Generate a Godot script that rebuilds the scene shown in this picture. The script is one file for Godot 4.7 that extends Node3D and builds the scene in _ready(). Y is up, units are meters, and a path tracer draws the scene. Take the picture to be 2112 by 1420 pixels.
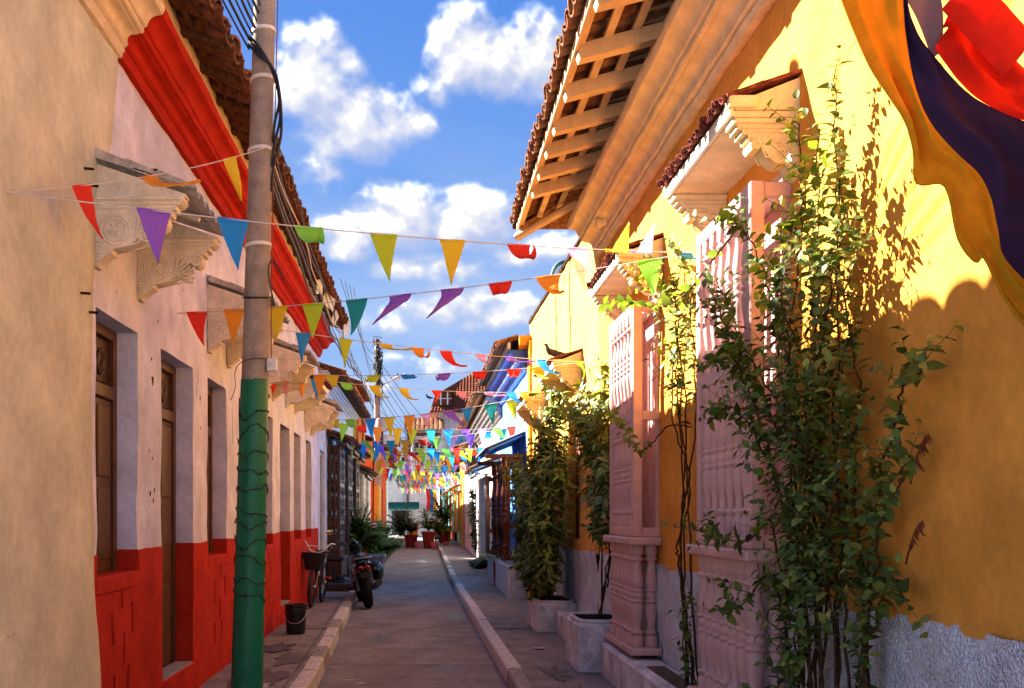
extends Node3D
# A narrow colonial street hung with bunting. Units are metres, y is up, the street runs away along -z.

const SUN_TRAVEL := Vector3(1.0, -0.79, 0.63)

const EXPOSURE := 8.3
const SKY := 1.0
const HEADROOM := 3.0
const HALO := 3.0
const CLOUD := Color(2.5, 2.45, 2.4)
const SUN := 1.6

var M := {}
var tex := {}
var rng := RandomNumberGenerator.new()
var nz := FastNoiseLite.new()
var taken := {}
var meshes := {}


# ------------------------------------------------------------------ mesh builder
class MB:
	var v := PackedVector3Array()
	var n := PackedVector3Array()
	var ix := PackedInt32Array()
	var x := Transform3D.IDENTITY
	var nb := Basis.IDENTITY
	var flip := false

	func frame(t: Transform3D) -> MB:
		x = t
		nb = t.basis.inverse().transposed()
		flip = t.basis.determinant() < 0.0
		return self

	func p(a: Vector3, nn: Vector3) -> int:
		v.append(x * a)
		n.append((nb * nn).normalized())
		return v.size() - 1

	func t3(i: int, j: int, k: int) -> void:
		if flip:
			ix.append(i); ix.append(j); ix.append(k)
		else:
			ix.append(i); ix.append(k); ix.append(j)

	func tri(a: Vector3, b: Vector3, c: Vector3) -> void:
		var nn := (b - a).cross(c - a)
		t3(p(a, nn), p(b, nn), p(c, nn))

	func quad(a: Vector3, b: Vector3, c: Vector3, d: Vector3) -> void:
		var nn := (c - a).cross(d - b)
		var i := p(a, nn)
		p(b, nn); p(c, nn); p(d, nn)
		t3(i, i + 1, i + 2)
		t3(i, i + 2, i + 3)

	func quad_out(a: Vector3, b: Vector3, c: Vector3, d: Vector3, o: Vector3) -> void:
		if (c - a).cross(d - b).dot(o) < 0.0:
			quad(d, c, b, a)
		else:
			quad(a, b, c, d)

	func quad_n(a: Vector3, b: Vector3, c: Vector3, d: Vector3, na: Vector3, nbb: Vector3, nc: Vector3, nd: Vector3) -> void:
		var i := p(a, na)
		p(b, nbb); p(c, nc); p(d, nd)
		if (c - a).cross(d - b).dot(na + nc) >= 0.0:
			t3(i, i + 1, i + 2); t3(i, i + 2, i + 3)
		else:
			t3(i, i + 2, i + 1); t3(i, i + 3, i + 2)

	# a box between two corners with chamfered edges
	func box(lo: Vector3, hi: Vector3, bev := 0.0) -> MB:
		var a := Vector3(minf(lo.x, hi.x), minf(lo.y, hi.y), minf(lo.z, hi.z))
		var b := Vector3(maxf(lo.x, hi.x), maxf(lo.y, hi.y), maxf(lo.z, hi.z))
		var c := (a + b) / 2.0
		var h := (b - a) / 2.0
		var e := minf(bev, minf(h.x, minf(h.y, h.z)) * 0.9)
		for ax in 3:
			var u := (ax + 1) % 3
			var w := (ax + 2) % 3
			for s in [-1.0, 1.0]:
				var q := []
				for k in [[-1, -1], [1, -1], [1, 1], [-1, 1]]:
					var pt := c
					pt[ax] += s * h[ax]
					pt[u] += k[0] * (h[u] - e)
					pt[w] += k[1] * (h[w] - e)
					q.append(pt)
				var o := Vector3.ZERO
				o[ax] = s
				quad_out(q[0], q[1], q[2], q[3], o)
		if e > 0.0:
			for ax in 3:
				var u := (ax + 1) % 3
				var w := (ax + 2) % 3
				for su in [-1.0, 1.0]:
					for sw in [-1.0, 1.0]:
						var q := []
						for k in [[-1, 0], [1, 0], [1, 1], [-1, 1]]:
							var pt := c
							pt[ax] += k[0] * (h[ax] - e)
							pt[u] += su * (h[u] - (e if k[1] == 0 else 0.0))
							pt[w] += sw * (h[w] - (e if k[1] == 1 else 0.0))
							q.append(pt)
						var o := Vector3.ZERO
						o[u] = su
						o[w] = sw
						quad_out(q[0], q[1], q[2], q[3], o)
			for sx in [-1.0, 1.0]:
				for sy in [-1.0, 1.0]:
					for sz in [-1.0, 1.0]:
						var s := Vector3(sx, sy, sz)
						var t := []
						for ax in 3:
							var pt := c + s * (h - Vector3(e, e, e))
							pt[ax] = c[ax] + s[ax] * h[ax]
							t.append(pt)
						if (t[1] - t[0]).cross(t[2] - t[0]).dot(s) < 0.0:
							tri(t[2], t[1], t[0])
						else:
							tri(t[0], t[1], t[2])
		return self

	# a turned shape about the y axis through at; prof holds (radius, height)
	func lathe(prof: Array, seg: int, at := Vector3.ZERO, arc := TAU, squash := Vector2.ONE) -> MB:
		var m := prof.size()
		var nn := []
		for i in m:
			var a: Vector2 = prof[maxi(i - 1, 0)]
			var b: Vector2 = prof[mini(i + 1, m - 1)]
			var t := b - a
			nn.append(Vector2(t.y, -t.x).normalized() if t.length() > 1e-6 else Vector2(1, 0))
		var base := v.size()
		for j in seg + 1:
			var g := arc * j / seg
			for i in m:
				p(at + Vector3(prof[i].x * cos(g) * squash.x, prof[i].y, prof[i].x * sin(g) * squash.y), Vector3(nn[i].x * cos(g), nn[i].y, nn[i].x * sin(g)))
		for j in seg:
			for i in m - 1:
				var q := base + j * m + i
				t3(q, q + 1, q + m)
				t3(q + 1, q + m + 1, q + m)
		return self

	# a round bar along points; r runs from r0 to r1
	func tube(pts: Array, r0: float, r1 := -1.0, seg := 6, caps := true) -> MB:
		if r1 < 0.0:
			r1 = r0
		var m := pts.size()
		var base := v.size()
		var side := Vector3.ZERO
		for i in m:
			var t: Vector3 = (pts[mini(i + 1, m - 1)] - pts[maxi(i - 1, 0)]).normalized()
			if side == Vector3.ZERO:
				side = t.cross(Vector3.UP if absf(t.y) < 0.9 else Vector3.RIGHT).normalized()
			else:
				side = (side - t * side.dot(t)).normalized()
			var up := side.cross(t)
			var r := lerpf(r0, r1, float(i) / (m - 1))
			for j in seg:
				var g := TAU * j / seg
				var d := side * cos(g) + up * sin(g)
				p(pts[i] + d * r, d)
		for i in m - 1:
			for j in seg:
				var a := base + i * seg + j
				var b := base + i * seg + (j + 1) % seg
				t3(a, a + seg, b)
				t3(b, a + seg, b + seg)
		if caps:
			for e in [0, m - 1]:
				var t2: Vector3 = (pts[mini(e + 1, m - 1)] - pts[maxi(e - 1, 0)]).normalized() * (-1.0 if e == 0 else 1.0)
				var c := p(pts[e], t2)
				var first := v.size()
				for j in seg:
					v.append(v[base + e * seg + j]); n.append((nb * t2).normalized())
				for j in seg:
					if e == 0:
						t3(c, first + j, first + (j + 1) % seg)
					else:
						t3(c, first + (j + 1) % seg, first + j)
		return self

	# an outline (x, y) pushed along z from z0 to z1; sides smooth where the outline bends little
	func prism(poly: PackedVector2Array, z0: float, z1: float, inset := 0.0) -> MB:
		var pl := poly
		if Geometry2D.is_polygon_clockwise(pl):
			pl = pl.duplicate()
			pl.reverse()
		var m := pl.size()
		var en := []
		for i in m:
			var e := pl[(i + 1) % m] - pl[i]
			en.append(Vector2(e.y, -e.x).normalized())
		var rim := PackedVector2Array()
		for i in m:
			var bis: Vector2 = (en[i] + en[(i + m - 1) % m])
			rim.append(pl[i] - (bis.normalized() * inset if bis.length() > 0.1 else Vector2.ZERO))
		var zs := [z0, z0 + inset, z1 - inset, z1] if inset > 0.0 else [z0, z1]
		for i in m:
			var j := (i + 1) % m
			var ni: Vector2 = en[i]
			var na: Vector2 = (ni + en[(i + m - 1) % m]).normalized() if ni.dot(en[(i + m - 1) % m]) > 0.7 else ni
			var nb2: Vector2 = (ni + en[j]).normalized() if ni.dot(en[j]) > 0.7 else ni
			for k in zs.size() - 1:
				var a0: Vector2 = rim[i] if inset > 0.0 and k == 0 else pl[i]
				var b0: Vector2 = rim[j] if inset > 0.0 and k == 0 else pl[j]
				var a1: Vector2 = rim[i] if inset > 0.0 and k == 2 else pl[i]
				var b1: Vector2 = rim[j] if inset > 0.0 and k == 2 else pl[j]
				quad_n(Vector3(a0.x, a0.y, zs[k]), Vector3(b0.x, b0.y, zs[k]), Vector3(b1.x, b1.y, zs[k + 1]), Vector3(a1.x, a1.y, zs[k + 1]), Vector3(na.x, na.y, 0), Vector3(nb2.x, nb2.y, 0), Vector3(nb2.x, nb2.y, 0), Vector3(na.x, na.y, 0))
		var cap := rim if inset > 0.0 else pl
		var tr := Geometry2D.triangulate_polygon(cap)
		for k in range(0, tr.size(), 3):
			var a := cap[tr[k]]
			var b := cap[tr[k + 1]]
			var c := cap[tr[k + 2]]
			if (b - a).cross(c - a) < 0.0:
				var s := b
				b = c
				c = s
			tri(Vector3(a.x, a.y, z1), Vector3(b.x, b.y, z1), Vector3(c.x, c.y, z1))
			tri(Vector3(c.x, c.y, z0), Vector3(b.x, b.y, z0), Vector3(a.x, a.y, z0))
		return self

	# a grid of points (rows of equal length) as one smooth sheet
	func sheet(rows: Array) -> MB:
		var h := rows.size()
		var w: int = rows[0].size()
		var base := v.size()
		for i in h:
			for j in w:
				var du: Vector3 = rows[i][mini(j + 1, w - 1)] - rows[i][maxi(j - 1, 0)]
				var dv: Vector3 = rows[mini(i + 1, h - 1)][j] - rows[maxi(i - 1, 0)][j]
				p(rows[i][j], du.cross(dv))
		for i in h - 1:
			for j in w - 1:
				var q := base + i * w + j
				t3(q, q + 1, q + w + 1)
				t3(q, q + w + 1, q + w)
		return self

	# a smooth closed body: rings of points, each ring closed
	func loft(rings: Array) -> MB:
		var m := rings.size()
		var k: int = rings[0].size()
		var base := v.size()
		for i in m:
			for j in k:
				var du: Vector3 = rings[i][(j + 1) % k] - rings[i][(j + k - 1) % k]
				var dv: Vector3 = rings[mini(i + 1, m - 1)][j] - rings[maxi(i - 1, 0)][j]
				var nn := du.cross(dv)
				if nn.length() < 1e-9:
					nn = rings[i][j] - rings[mini(maxi(i, 1), m - 2)][j]
				p(rings[i][j], nn)
		for i in m - 1:
			for j in k:
				var a := base + i * k + j
				var b := base + i * k + (j + 1) % k
				t3(a, b, b + k)
				t3(a, b + k, a + k)
		return self

	func mesh(shift := Vector3.ZERO) -> ArrayMesh:
		var am := ArrayMesh.new()
		if v.is_empty():
			return am
		var arr := []
		arr.resize(Mesh.ARRAY_MAX)
		var vv := v
		if shift != Vector3.ZERO:
			vv = PackedVector3Array()
			vv.resize(v.size())
			for i in v.size():
				vv[i] = v[i] - shift
		arr[Mesh.ARRAY_VERTEX] = vv
		arr[Mesh.ARRAY_NORMAL] = n
		arr[Mesh.ARRAY_INDEX] = ix
		am.add_surface_from_arrays(Mesh.PRIMITIVE_TRIANGLES, arr)
		return am


# ------------------------------------------------------------------ naming and placing
func numbered(called: String) -> String:
	var k: int = taken.get(called, 0)
	taken[called] = k + 1
	return called if k == 0 else "%s_%03d" % [called, k]


func tag(o: Node, label: String, category: String, group := "", kind := "") -> void:
	if label:
		o.set_meta("label", label)
	if category:
		o.set_meta("category", category)
	if group:
		o.set_meta("group", group)
	if kind:
		o.set_meta("kind", kind)


func thing(called: String, label: String, category: String, at := Vector3.ZERO, group := "", kind := "") -> Node3D:
	var o := Node3D.new()
	o.name = numbered(called)
	add_child(o)
	o.position = at
	tag(o, label, category, group, kind)
	return o


func origin_of(o: Node) -> Vector3:
	var s := Vector3.ZERO
	while o != self and o != null:
		s += o.position
		o = o.get_parent()
	return s


# commits shapes given in world coordinates as one part
func put(called: String, mb: MB, mat: Material, parent: Node) -> MeshInstance3D:
	var o := MeshInstance3D.new()
	o.name = called
	o.mesh = mb.mesh(origin_of(parent))
	o.material_override = mat
	parent.add_child(o, true)
	return o


# a shared mesh as one part, placed by a world transform
func place(called: String, m: Mesh, mat: Material, parent: Node, t: Transform3D) -> MeshInstance3D:
	var o := MeshInstance3D.new()
	o.name = called
	o.mesh = m
	o.material_override = mat
	o.transform = Transform3D(t.basis, t.origin - origin_of(parent))
	parent.add_child(o, true)
	return o


func alone(called: String, mb: MB, mat: Material, label: String, category: String, group := "", kind := "") -> MeshInstance3D:
	var o := MeshInstance3D.new()
	o.name = numbered(called)
	var c := Vector3.ZERO
	if mb.v.size() and kind != "structure":
		var b := AABB(mb.v[0], Vector3.ZERO)
		for q in mb.v:
			b = b.expand(q)
		c = b.get_center()
		c.y = b.position.y
	o.mesh = mb.mesh(c)
	o.position = c
	o.material_override = mat
	add_child(o)
	tag(o, label, category, group, kind)
	return o


# facade frames: (d along the street, y up, out towards the street)
func FR(xw: float, side: float) -> Transform3D:
	return Transform3D(Basis(Vector3(0, 0, -1), Vector3(0, 1, 0), Vector3(-side, 0, 0)), Vector3(xw, 0, 0))


# the same for a wall that runs from (x0, d0) to (x1, d1): its own d starts at 0
func FR2(x0: float, d0: float, x1: float, d1: float, side: float) -> Transform3D:
	var a := Vector3(x1 - x0, 0, d0 - d1).normalized()
	var o := Vector3(a.z, 0, -a.x)
	if o.x * side > 0.0:
		o = -o
	return Transform3D(Basis(a, Vector3(0, 1, 0), o), Vector3(x0, 0, -d0))


func V(a: float, b: float, c: float) -> Vector3:
	return Vector3(a, b, c)


func mbf(t := Transform3D.IDENTITY) -> MB:
	return MB.new().frame(t)


func wob(a: float, b: float) -> float:
	return nz.get_noise_2d(a, b)


func smooth_path(pts: Array, per: int) -> Array:
	var out := []
	for i in pts.size() - 1:
		var a: Vector3 = pts[maxi(i - 1, 0)]
		var b: Vector3 = pts[i]
		var c: Vector3 = pts[i + 1]
		var d: Vector3 = pts[mini(i + 2, pts.size() - 1)]
		for k in per:
			out.append(b.cubic_interpolate(c, a, d, float(k) / per))
	out.append(pts[-1])
	return out


# ------------------------------------------------------------------ textures and materials
func noise(kind: int, freq: float, oct: int, sd: int) -> FastNoiseLite:
	var f := FastNoiseLite.new()
	f.noise_type = kind as FastNoiseLite.NoiseType
	f.frequency = freq
	f.fractal_type = FastNoiseLite.FRACTAL_FBM
	f.fractal_octaves = oct
	f.seed = sd
	return f


func field(size: int, freq: float, oct: int, sd: int, kind := FastNoiseLite.TYPE_SIMPLEX_SMOOTH) -> PackedByteArray:
	var im := noise(kind, freq, oct, sd).get_seamless_image(size, size, false, false, 0.12, true)
	im.convert(Image.FORMAT_L8)
	return im.get_data()


func to_tex(bytes: PackedByteArray, size: int, fmt: int) -> ImageTexture:
	return ImageTexture.create_from_image(Image.create_from_data(size, size, false, fmt, bytes))


# colour texture near white: broad patches, fine mottle, dark specks and thin upright streaks
func mottle(called: String, sd: int, patch: float, fine: float, specks: float, streak: float, tint := Vector3(0.9, 0.8, 0.65)) -> void:
	var s := 512
	var a := field(s, 0.008, 4, sd)
	var b := field(s, 0.06, 3, sd + 1)
	var c := field(s, 0.14, 2, sd + 2)
	var e := field(s, 0.02, 3, sd + 3)
	var out := PackedByteArray()
	out.resize(s * s * 3)
	for y in s:
		for x in s:
			var i := y * s + x
			var k := 1.0 - patch * (1.0 - a[i] / 255.0) - fine * (1.0 - b[i] / 255.0)
			var dirt := 0.0
			if c[i] < 58:
				dirt += specks * (58 - c[i]) / 40.0
			if streak > 0.0:
				var w: float = e[((y / 14) * s + x) % (s * s)] / 255.0
				dirt += streak * maxf(0.0, w - 0.62) * 3.0 * (a[i] / 255.0)
			dirt = clampf(dirt, 0.0, 0.85)
			out[i * 3] = int(255.0 * clampf(k * lerpf(1.0, 0.55 * tint.x, dirt), 0, 1))
			out[i * 3 + 1] = int(255.0 * clampf(k * lerpf(1.0, 0.5 * tint.y, dirt), 0, 1))
			out[i * 3 + 2] = int(255.0 * clampf(k * lerpf(1.0, 0.5 * tint.z, dirt), 0, 1))
	tex[called] = to_tex(out, s, Image.FORMAT_RGB8)


func relief(called: String, sd: int, freq: float, oct: int, mode := 0, kind := FastNoiseLite.TYPE_SIMPLEX_SMOOTH) -> void:
	var s := 512
	var a := field(s, freq, oct, sd, kind)
	if mode == 1:
		for i in a.size():
			a[i] = int(clampf(pow(1.0 - absf(a[i] / 127.5 - 1.0), 2.0) * 255.0, 0, 255))
	tex[called] = to_tex(a, s, Image.FORMAT_L8)


func grain(called: String, sd: int) -> void:
	var s := 512
	var a := field(s, 0.05, 4, sd)
	var b := field(s, 0.01, 3, sd + 5)
	var out := PackedByteArray()
	out.resize(s * s * 3)
	for y in s:
		for x in s:
			var q := a[(y / 16) * s + x] / 255.0
			var k := 0.62 + 0.38 * q - 0.22 * (1.0 - b[y * s + x] / 255.0)
			out[(y * s + x) * 3] = int(255 * clampf(k, 0, 1))
			out[(y * s + x) * 3 + 1] = int(255 * clampf(k * 0.97, 0, 1))
			out[(y * s + x) * 3 + 2] = int(255 * clampf(k * 0.94, 0, 1))
	tex[called] = to_tex(out, s, Image.FORMAT_RGB8)


# real-world base colour (linear), surface texture, metres per repeat, roughness, relief
func mat(called: String, c: Color, t := "", per := 1.0, rough := 0.85, h := "", cm := 0.0) -> StandardMaterial3D:
	var m := StandardMaterial3D.new()
	m.albedo_color = c.linear_to_srgb()
	m.roughness = rough
	m.metallic_specular = 0.4 if rough < 0.7 else 0.12
	if t or h:
		m.uv1_triplanar = true
		m.uv1_world_triplanar = true
		m.uv1_scale = Vector3.ONE / per
	if t:
		m.albedo_texture = tex[t]
	if h:
		m.heightmap_enabled = true
		m.heightmap_texture = tex[h]
		m.heightmap_scale = cm
	M[called] = m
	return m


func cloth(called: String, c: Color, through: float, alpha := 1.0) -> void:
	var m := StandardMaterial3D.new()
	m.albedo_color = c.linear_to_srgb()
	m.roughness = 0.75
	m.metallic_specular = 0.25
	m.cull_mode = BaseMaterial3D.CULL_DISABLED
	m.backlight_enabled = true
	m.backlight = (c * through).linear_to_srgb()
	if alpha < 1.0:
		m.transparency = BaseMaterial3D.TRANSPARENCY_ALPHA
		m.albedo_color.a = alpha
	M[called] = m


func make_materials() -> void:
	mottle("plaster", 11, 0.17, 0.08, 0.12, 0.04)
	mottle("old_plaster", 21, 0.26, 0.16, 0.5, 0.5, Vector3(0.7, 0.7, 0.7))
	mottle("concrete", 31, 0.20, 0.16, 0.5, 0.0, Vector3(0.8, 0.8, 0.8))
	mottle("clay", 41, 0.45, 0.30, 1.0, 0.0, Vector3(0.6, 0.55, 0.5))
	mottle("paint", 51, 0.12, 0.08, 0.2, 0.0)
	mottle("leafy", 61, 0.30, 0.15, 0.0, 0.0)
	grain("wood", 71)
	relief("h_plaster", 81, 0.03, 4)
	relief("h_stucco", 82, 0.045, 3, 1)
	relief("h_rough", 83, 0.08, 3)
	relief("h_stone", 84, 0.05, 3, 0, FastNoiseLite.TYPE_CELLULAR)
	# walls
	mat("yellow", Color(0.86, 0.365, 0.062), "plaster", 2.3, 0.8, "h_plaster", 0.6)
	mat("yellow_2", Color(0.86, 0.45, 0.105), "plaster", 1.9, 0.8, "h_plaster", 0.6)
	mat("ochre", Color(0.82, 0.36, 0.04), "plaster", 1.9, 0.8, "h_plaster", 0.6)
	mat("beige_moulding", Color(0.88, 0.67, 0.42), "plaster", 1.1, 0.75, "h_plaster", 0.35)
	mat("cream", Color(0.88, 0.70, 0.42), "paint", 0.9, 0.7, "h_plaster", 0.2)
	mat("cream_white", Color(0.88, 0.81, 0.68), "paint", 0.9, 0.65, "h_plaster", 0.2)
	mat("pink_wood", Color(0.68, 0.40, 0.365), "paint", 0.7, 0.5)
	mat("white_rough", Color(0.88, 0.90, 0.97), "plaster", 0.9, 0.9, "h_stucco", 2.2)
	mat("white_dirty", Color(0.88, 0.88, 0.92), "old_plaster", 1.7, 0.9, "h_plaster", 0.8)
	mat("lavender", Color(0.84, 0.82, 0.98), "plaster", 2.1, 0.8, "h_plaster", 0.6)
	mat("red_wall", Color(0.56, 0.035, 0.016), "plaster", 1.6, 0.75, "h_plaster", 0.6)
	mat("red_moulding", Color(0.56, 0.026, 0.009), "plaster", 1.3, 0.75, "h_plaster", 0.3)
	mat("beige_wall", Color(0.75, 0.71, 0.52), "plaster", 2.7, 0.85, "h_plaster", 0.7)
	mat("old_cream", Color(0.95, 0.82, 0.65), "plaster", 0.9, 0.85, "h_plaster", 0.25)
	mat("grey_wall", Color(0.58, 0.57, 0.57), "old_plaster", 2.0, 0.9, "h_plaster", 0.8)
	mat("stained_white", Color(0.84, 0.84, 0.86), "old_plaster", 5.0, 0.9, "h_plaster", 1.0)
	mat("grey_white", Color(0.78, 0.77, 0.78), "plaster", 1.6, 0.85, "h_plaster", 0.5)
	mat("white_paint", Color(0.80, 0.79, 0.79), "paint", 1.2, 0.6)
	mat("blue_wall", Color(0.12, 0.35, 0.86), "plaster", 1.7, 0.75, "h_plaster", 0.6)
	mat("blue_trim", Color(0.025, 0.11, 0.52), "paint", 1.0, 0.45)
	mat("orange_wall", Color(0.72, 0.22, 0.04), "plaster", 1.6, 0.8)
	mat("green_wall", Color(0.28, 0.42, 0.08), "plaster", 1.6, 0.8)
	mat("teal_wall", Color(0.08, 0.55, 0.50), "plaster", 1.6, 0.75)
	mat("pale_teal", Color(0.35, 0.68, 0.68), "plaster", 1.6, 0.75)
	mat("coral_wall", Color(0.72, 0.14, 0.06), "plaster", 1.6, 0.75)
	mat("mint", Color(0.45, 0.68, 0.50), "paint", 1.2, 0.6)
	mat("rosy_wall", Color(0.72, 0.40, 0.42), "plaster", 1.6, 0.8)
	# ground
	mat("road", Color(0.315, 0.285, 0.29), "concrete", 3.1, 0.8, "h_rough", 0.05)
	mat("road_2", Color(0.335, 0.302, 0.307), "concrete", 2.7, 0.8, "h_rough", 0.05)
	mat("pavement", Color(0.335, 0.295, 0.285), "concrete", 2.3, 0.8, "h_rough", 0.08)
	mat("crossing", Color(0.50, 0.46, 0.42), "concrete", 1.9, 0.85)
	mat("earth", Color(0.12, 0.10, 0.08), "concrete", 3.0, 0.95)
	mat("kerb", Color(0.42, 0.385, 0.37), "concrete", 0.8, 0.85, "h_rough", 0.25)
	mat("kerb_white", Color(0.88, 0.84, 0.82), "old_plaster", 0.45, 0.85, "h_rough", 0.25)
	mat("dirt", Color(0.24, 0.18, 0.14), "concrete", 0.4, 0.95, "h_rough", 1.5)
	mat("soil", Color(0.05, 0.035, 0.025), "concrete", 0.4, 0.95, "h_rough", 2.0)
	mat("stone_red", Color(0.10, 0.025, 0.02), "clay", 0.5, 0.4, "h_stone", 1.5)
	mat("concrete_pole", Color(0.50, 0.41, 0.34), "concrete", 0.6, 0.85, "h_rough", 0.25)
	mat("pole_green", Color(0.008, 0.20, 0.095), "plaster", 0.5, 0.4, "h_plaster", 0.15)
	mat("pole_yellow", Color(0.70, 0.36, 0.04), "paint", 0.5, 0.5)
	# clay
	mat("tile_a", Color(0.54, 0.22, 0.11), "clay", 0.45, 0.85, "h_rough", 0.4)
	mat("tile_b", Color(0.43, 0.18, 0.10), "clay", 0.37, 0.85, "h_rough", 0.4)
	mat("tile_c", Color(0.62, 0.31, 0.17), "clay", 0.51, 0.85, "h_rough", 0.4)
	mat("tile_far", Color(0.50, 0.16, 0.09), "clay", 1.1, 0.85)
	mat("small_tile", Color(0.45, 0.13, 0.10), "clay", 0.3, 0.8, "h_rough", 0.5)
	mat("small_tile_b", Color(0.36, 0.105, 0.085), "clay", 0.24, 0.8, "h_rough", 0.5)
	mat("brick", Color(0.33, 0.10, 0.05), "clay", 0.4, 0.9)
	# wood
	mat("dark_wood", Color(0.11, 0.045, 0.022), "wood", 0.5, 0.45)
	mat("old_wood", Color(0.22, 0.11, 0.065), "wood", 0.4, 0.8, "h_rough", 0.5)
	mat("door_wood", Color(0.17, 0.065, 0.026), "wood", 0.6, 0.5)
	mat("rafter", Color(0.82, 0.58, 0.34), "paint", 0.8, 0.7)
	mat("red_brown_wood", Color(0.13, 0.022, 0.012), "wood", 0.6, 0.3)
	mat("orange_wood", Color(0.42, 0.12, 0.03), "wood", 0.6, 0.6)
	mat("fibre_cement", Color(0.76, 0.68, 0.62), "old_plaster", 0.5, 0.9, "h_rough", 0.4)
	mat("tin", Color(0.42, 0.44, 0.46), "old_plaster", 0.8, 0.5)
	# small things
	mat("black_plastic", Color(0.012, 0.012, 0.014), "", 1.0, 0.35)
	mat("rubber", Color(0.015, 0.014, 0.013), "", 1.0, 0.8)
	mat("black_paint", Color(0.010, 0.011, 0.014), "", 1.0, 0.2)
	mat("dark_teal_paint", Color(0.012, 0.03, 0.04), "", 1.0, 0.25)
	mat("iron", Color(0.02, 0.02, 0.022), "", 1.0, 0.5)
	mat("rust", Color(0.10, 0.04, 0.02), "clay", 0.2, 0.8)
	mat("wire", Color(0.02, 0.02, 0.022), "", 1.0, 0.5)
	mat("wire_red", Color(0.20, 0.05, 0.03), "", 1.0, 0.6)
	mat("cord", Color(0.62, 0.56, 0.52), "", 1.0, 0.8)
	mat("white_plastic", Color(0.72, 0.70, 0.66), "", 1.0, 0.4)
	mat("blue_plastic", Color(0.02, 0.10, 0.45), "", 1.0, 0.4)
	mat("pot_red", Color(0.28, 0.022, 0.016), "paint", 0.4, 0.6)
	mat("pot_pink", Color(0.70, 0.16, 0.20), "paint", 0.4, 0.6)
	mat("awning", Color(0.015, 0.13, 0.11), "paint", 0.8, 0.7)
	mat("awning_edge", Color(0.70, 0.70, 0.66), "paint", 0.8, 0.7)
	mat("dark_glass", Color(0.02, 0.025, 0.03), "", 1.0, 0.1)
	mat("room_dark", Color(0.03, 0.025, 0.022), "", 1.0, 0.9)
	mat("tail_red", Color(0.45, 0.02, 0.01), "", 1.0, 0.2)
	mat("teal_pipe", Color(0.06, 0.22, 0.28), "paint", 0.5, 0.5)
	mat("feather", Color(0.20, 0.16, 0.14), "clay", 0.09, 0.85)
	mat("dish", Color(0.16, 0.36, 0.62), "paint", 0.6, 0.4)
	mat("bag", Color(0.012, 0.013, 0.018), "", 1.0, 0.22)
	mat("stain", Color(0.40, 0.28, 0.22), "old_plaster", 0.3, 0.95, "h_stucco", 1.5)
	mat("damp", Color(0.13, 0.105, 0.10), "concrete", 0.9, 0.55)
	mat("scuff", Color(0.62, 0.58, 0.56), "old_plaster", 0.3, 0.9)
	mat("chip", Color(0.22, 0.15, 0.12), "clay", 0.2, 0.9)
	var chrome := mat("chrome", Color(0.62, 0.60, 0.58), "", 1.0, 0.25)
	chrome.metallic = 1.0
	var steel := mat("steel", Color(0.25, 0.24, 0.24), "", 1.0, 0.35)
	steel.metallic = 0.9
	# plants
	for k in 6:
		var c: Color = [Color(0.055, 0.085, 0.014), Color(0.075, 0.115, 0.018), Color(0.12, 0.17, 0.026), Color(0.040, 0.065, 0.013), Color(0.20, 0.20, 0.04), Color(0.20, 0.28, 0.04)][k]
		var m := mat("leaf_%d" % k, c, "", 1.0, 0.5)
		m.metallic_specular = 0.3
		m.backlight_enabled = true
		m.backlight = Color(c.r * 2.2, c.g * 2.2, c.b * 0.8).linear_to_srgb()
		m.cull_mode = BaseMaterial3D.CULL_DISABLED
	var lf := mat("foliage", Color(1, 1, 1), "", 1.0, 0.5)
	lf.metallic_specular = 0.3
	lf.vertex_color_use_as_albedo = true
	lf.cull_mode = BaseMaterial3D.CULL_DISABLED
	lf.backlight_enabled = true
	lf.backlight = Color(0.35, 0.35, 0.1)
	mat("leaf_dead", Color(0.14, 0.04, 0.02), "", 1.0, 0.8)
	mat("stem", Color(0.15, 0.075, 0.035), "clay", 0.15, 0.8)
	mat("stem_green", Color(0.12, 0.13, 0.04), "", 1.0, 0.7)
	# cloth
	cloth("flag_red", Color(0.62, 0.035, 0.02), 0.9)
	cloth("flag_orange", Color(0.66, 0.26, 0.03), 0.9)
	cloth("flag_yellow", Color(0.60, 0.46, 0.03), 0.9)
	cloth("flag_lime", Color(0.36, 0.48, 0.03), 0.9)
	cloth("flag_teal", Color(0.015, 0.22, 0.26), 0.9)
	cloth("flag_blue", Color(0.02, 0.22, 0.58), 0.9)
	cloth("flag_purple", Color(0.22, 0.09, 0.46), 0.9)
	cloth("flag_pink", Color(0.62, 0.26, 0.46), 0.9, 0.75)
	cloth("flag_green", Color(0.20, 0.52, 0.06), 0.9)
	relief("h_weave", 85, 0.35, 1)
	cloth("banner_yellow", Color(0.70, 0.38, 0.02), 1.3)
	cloth("banner_blue", Color(0.030, 0.016, 0.055), 0.2)
	cloth("banner_red", Color(0.55, 0.02, 0.012), 0.5)
	cloth("banner_grey", Color(0.20, 0.15, 0.16), 0.2)
	for k in ["banner_yellow", "banner_blue", "banner_red", "banner_grey"]:
		M[k].roughness = 0.95
		M[k].metallic_specular = 0.15
		M[k].uv1_triplanar = true
		M[k].uv1_scale = Vector3.ONE / 0.25
		M[k].albedo_texture = tex["paint"]
		M[k].heightmap_enabled = true
		M[k].heightmap_texture = tex["h_weave"]
		M[k].heightmap_scale = 0.06


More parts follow.
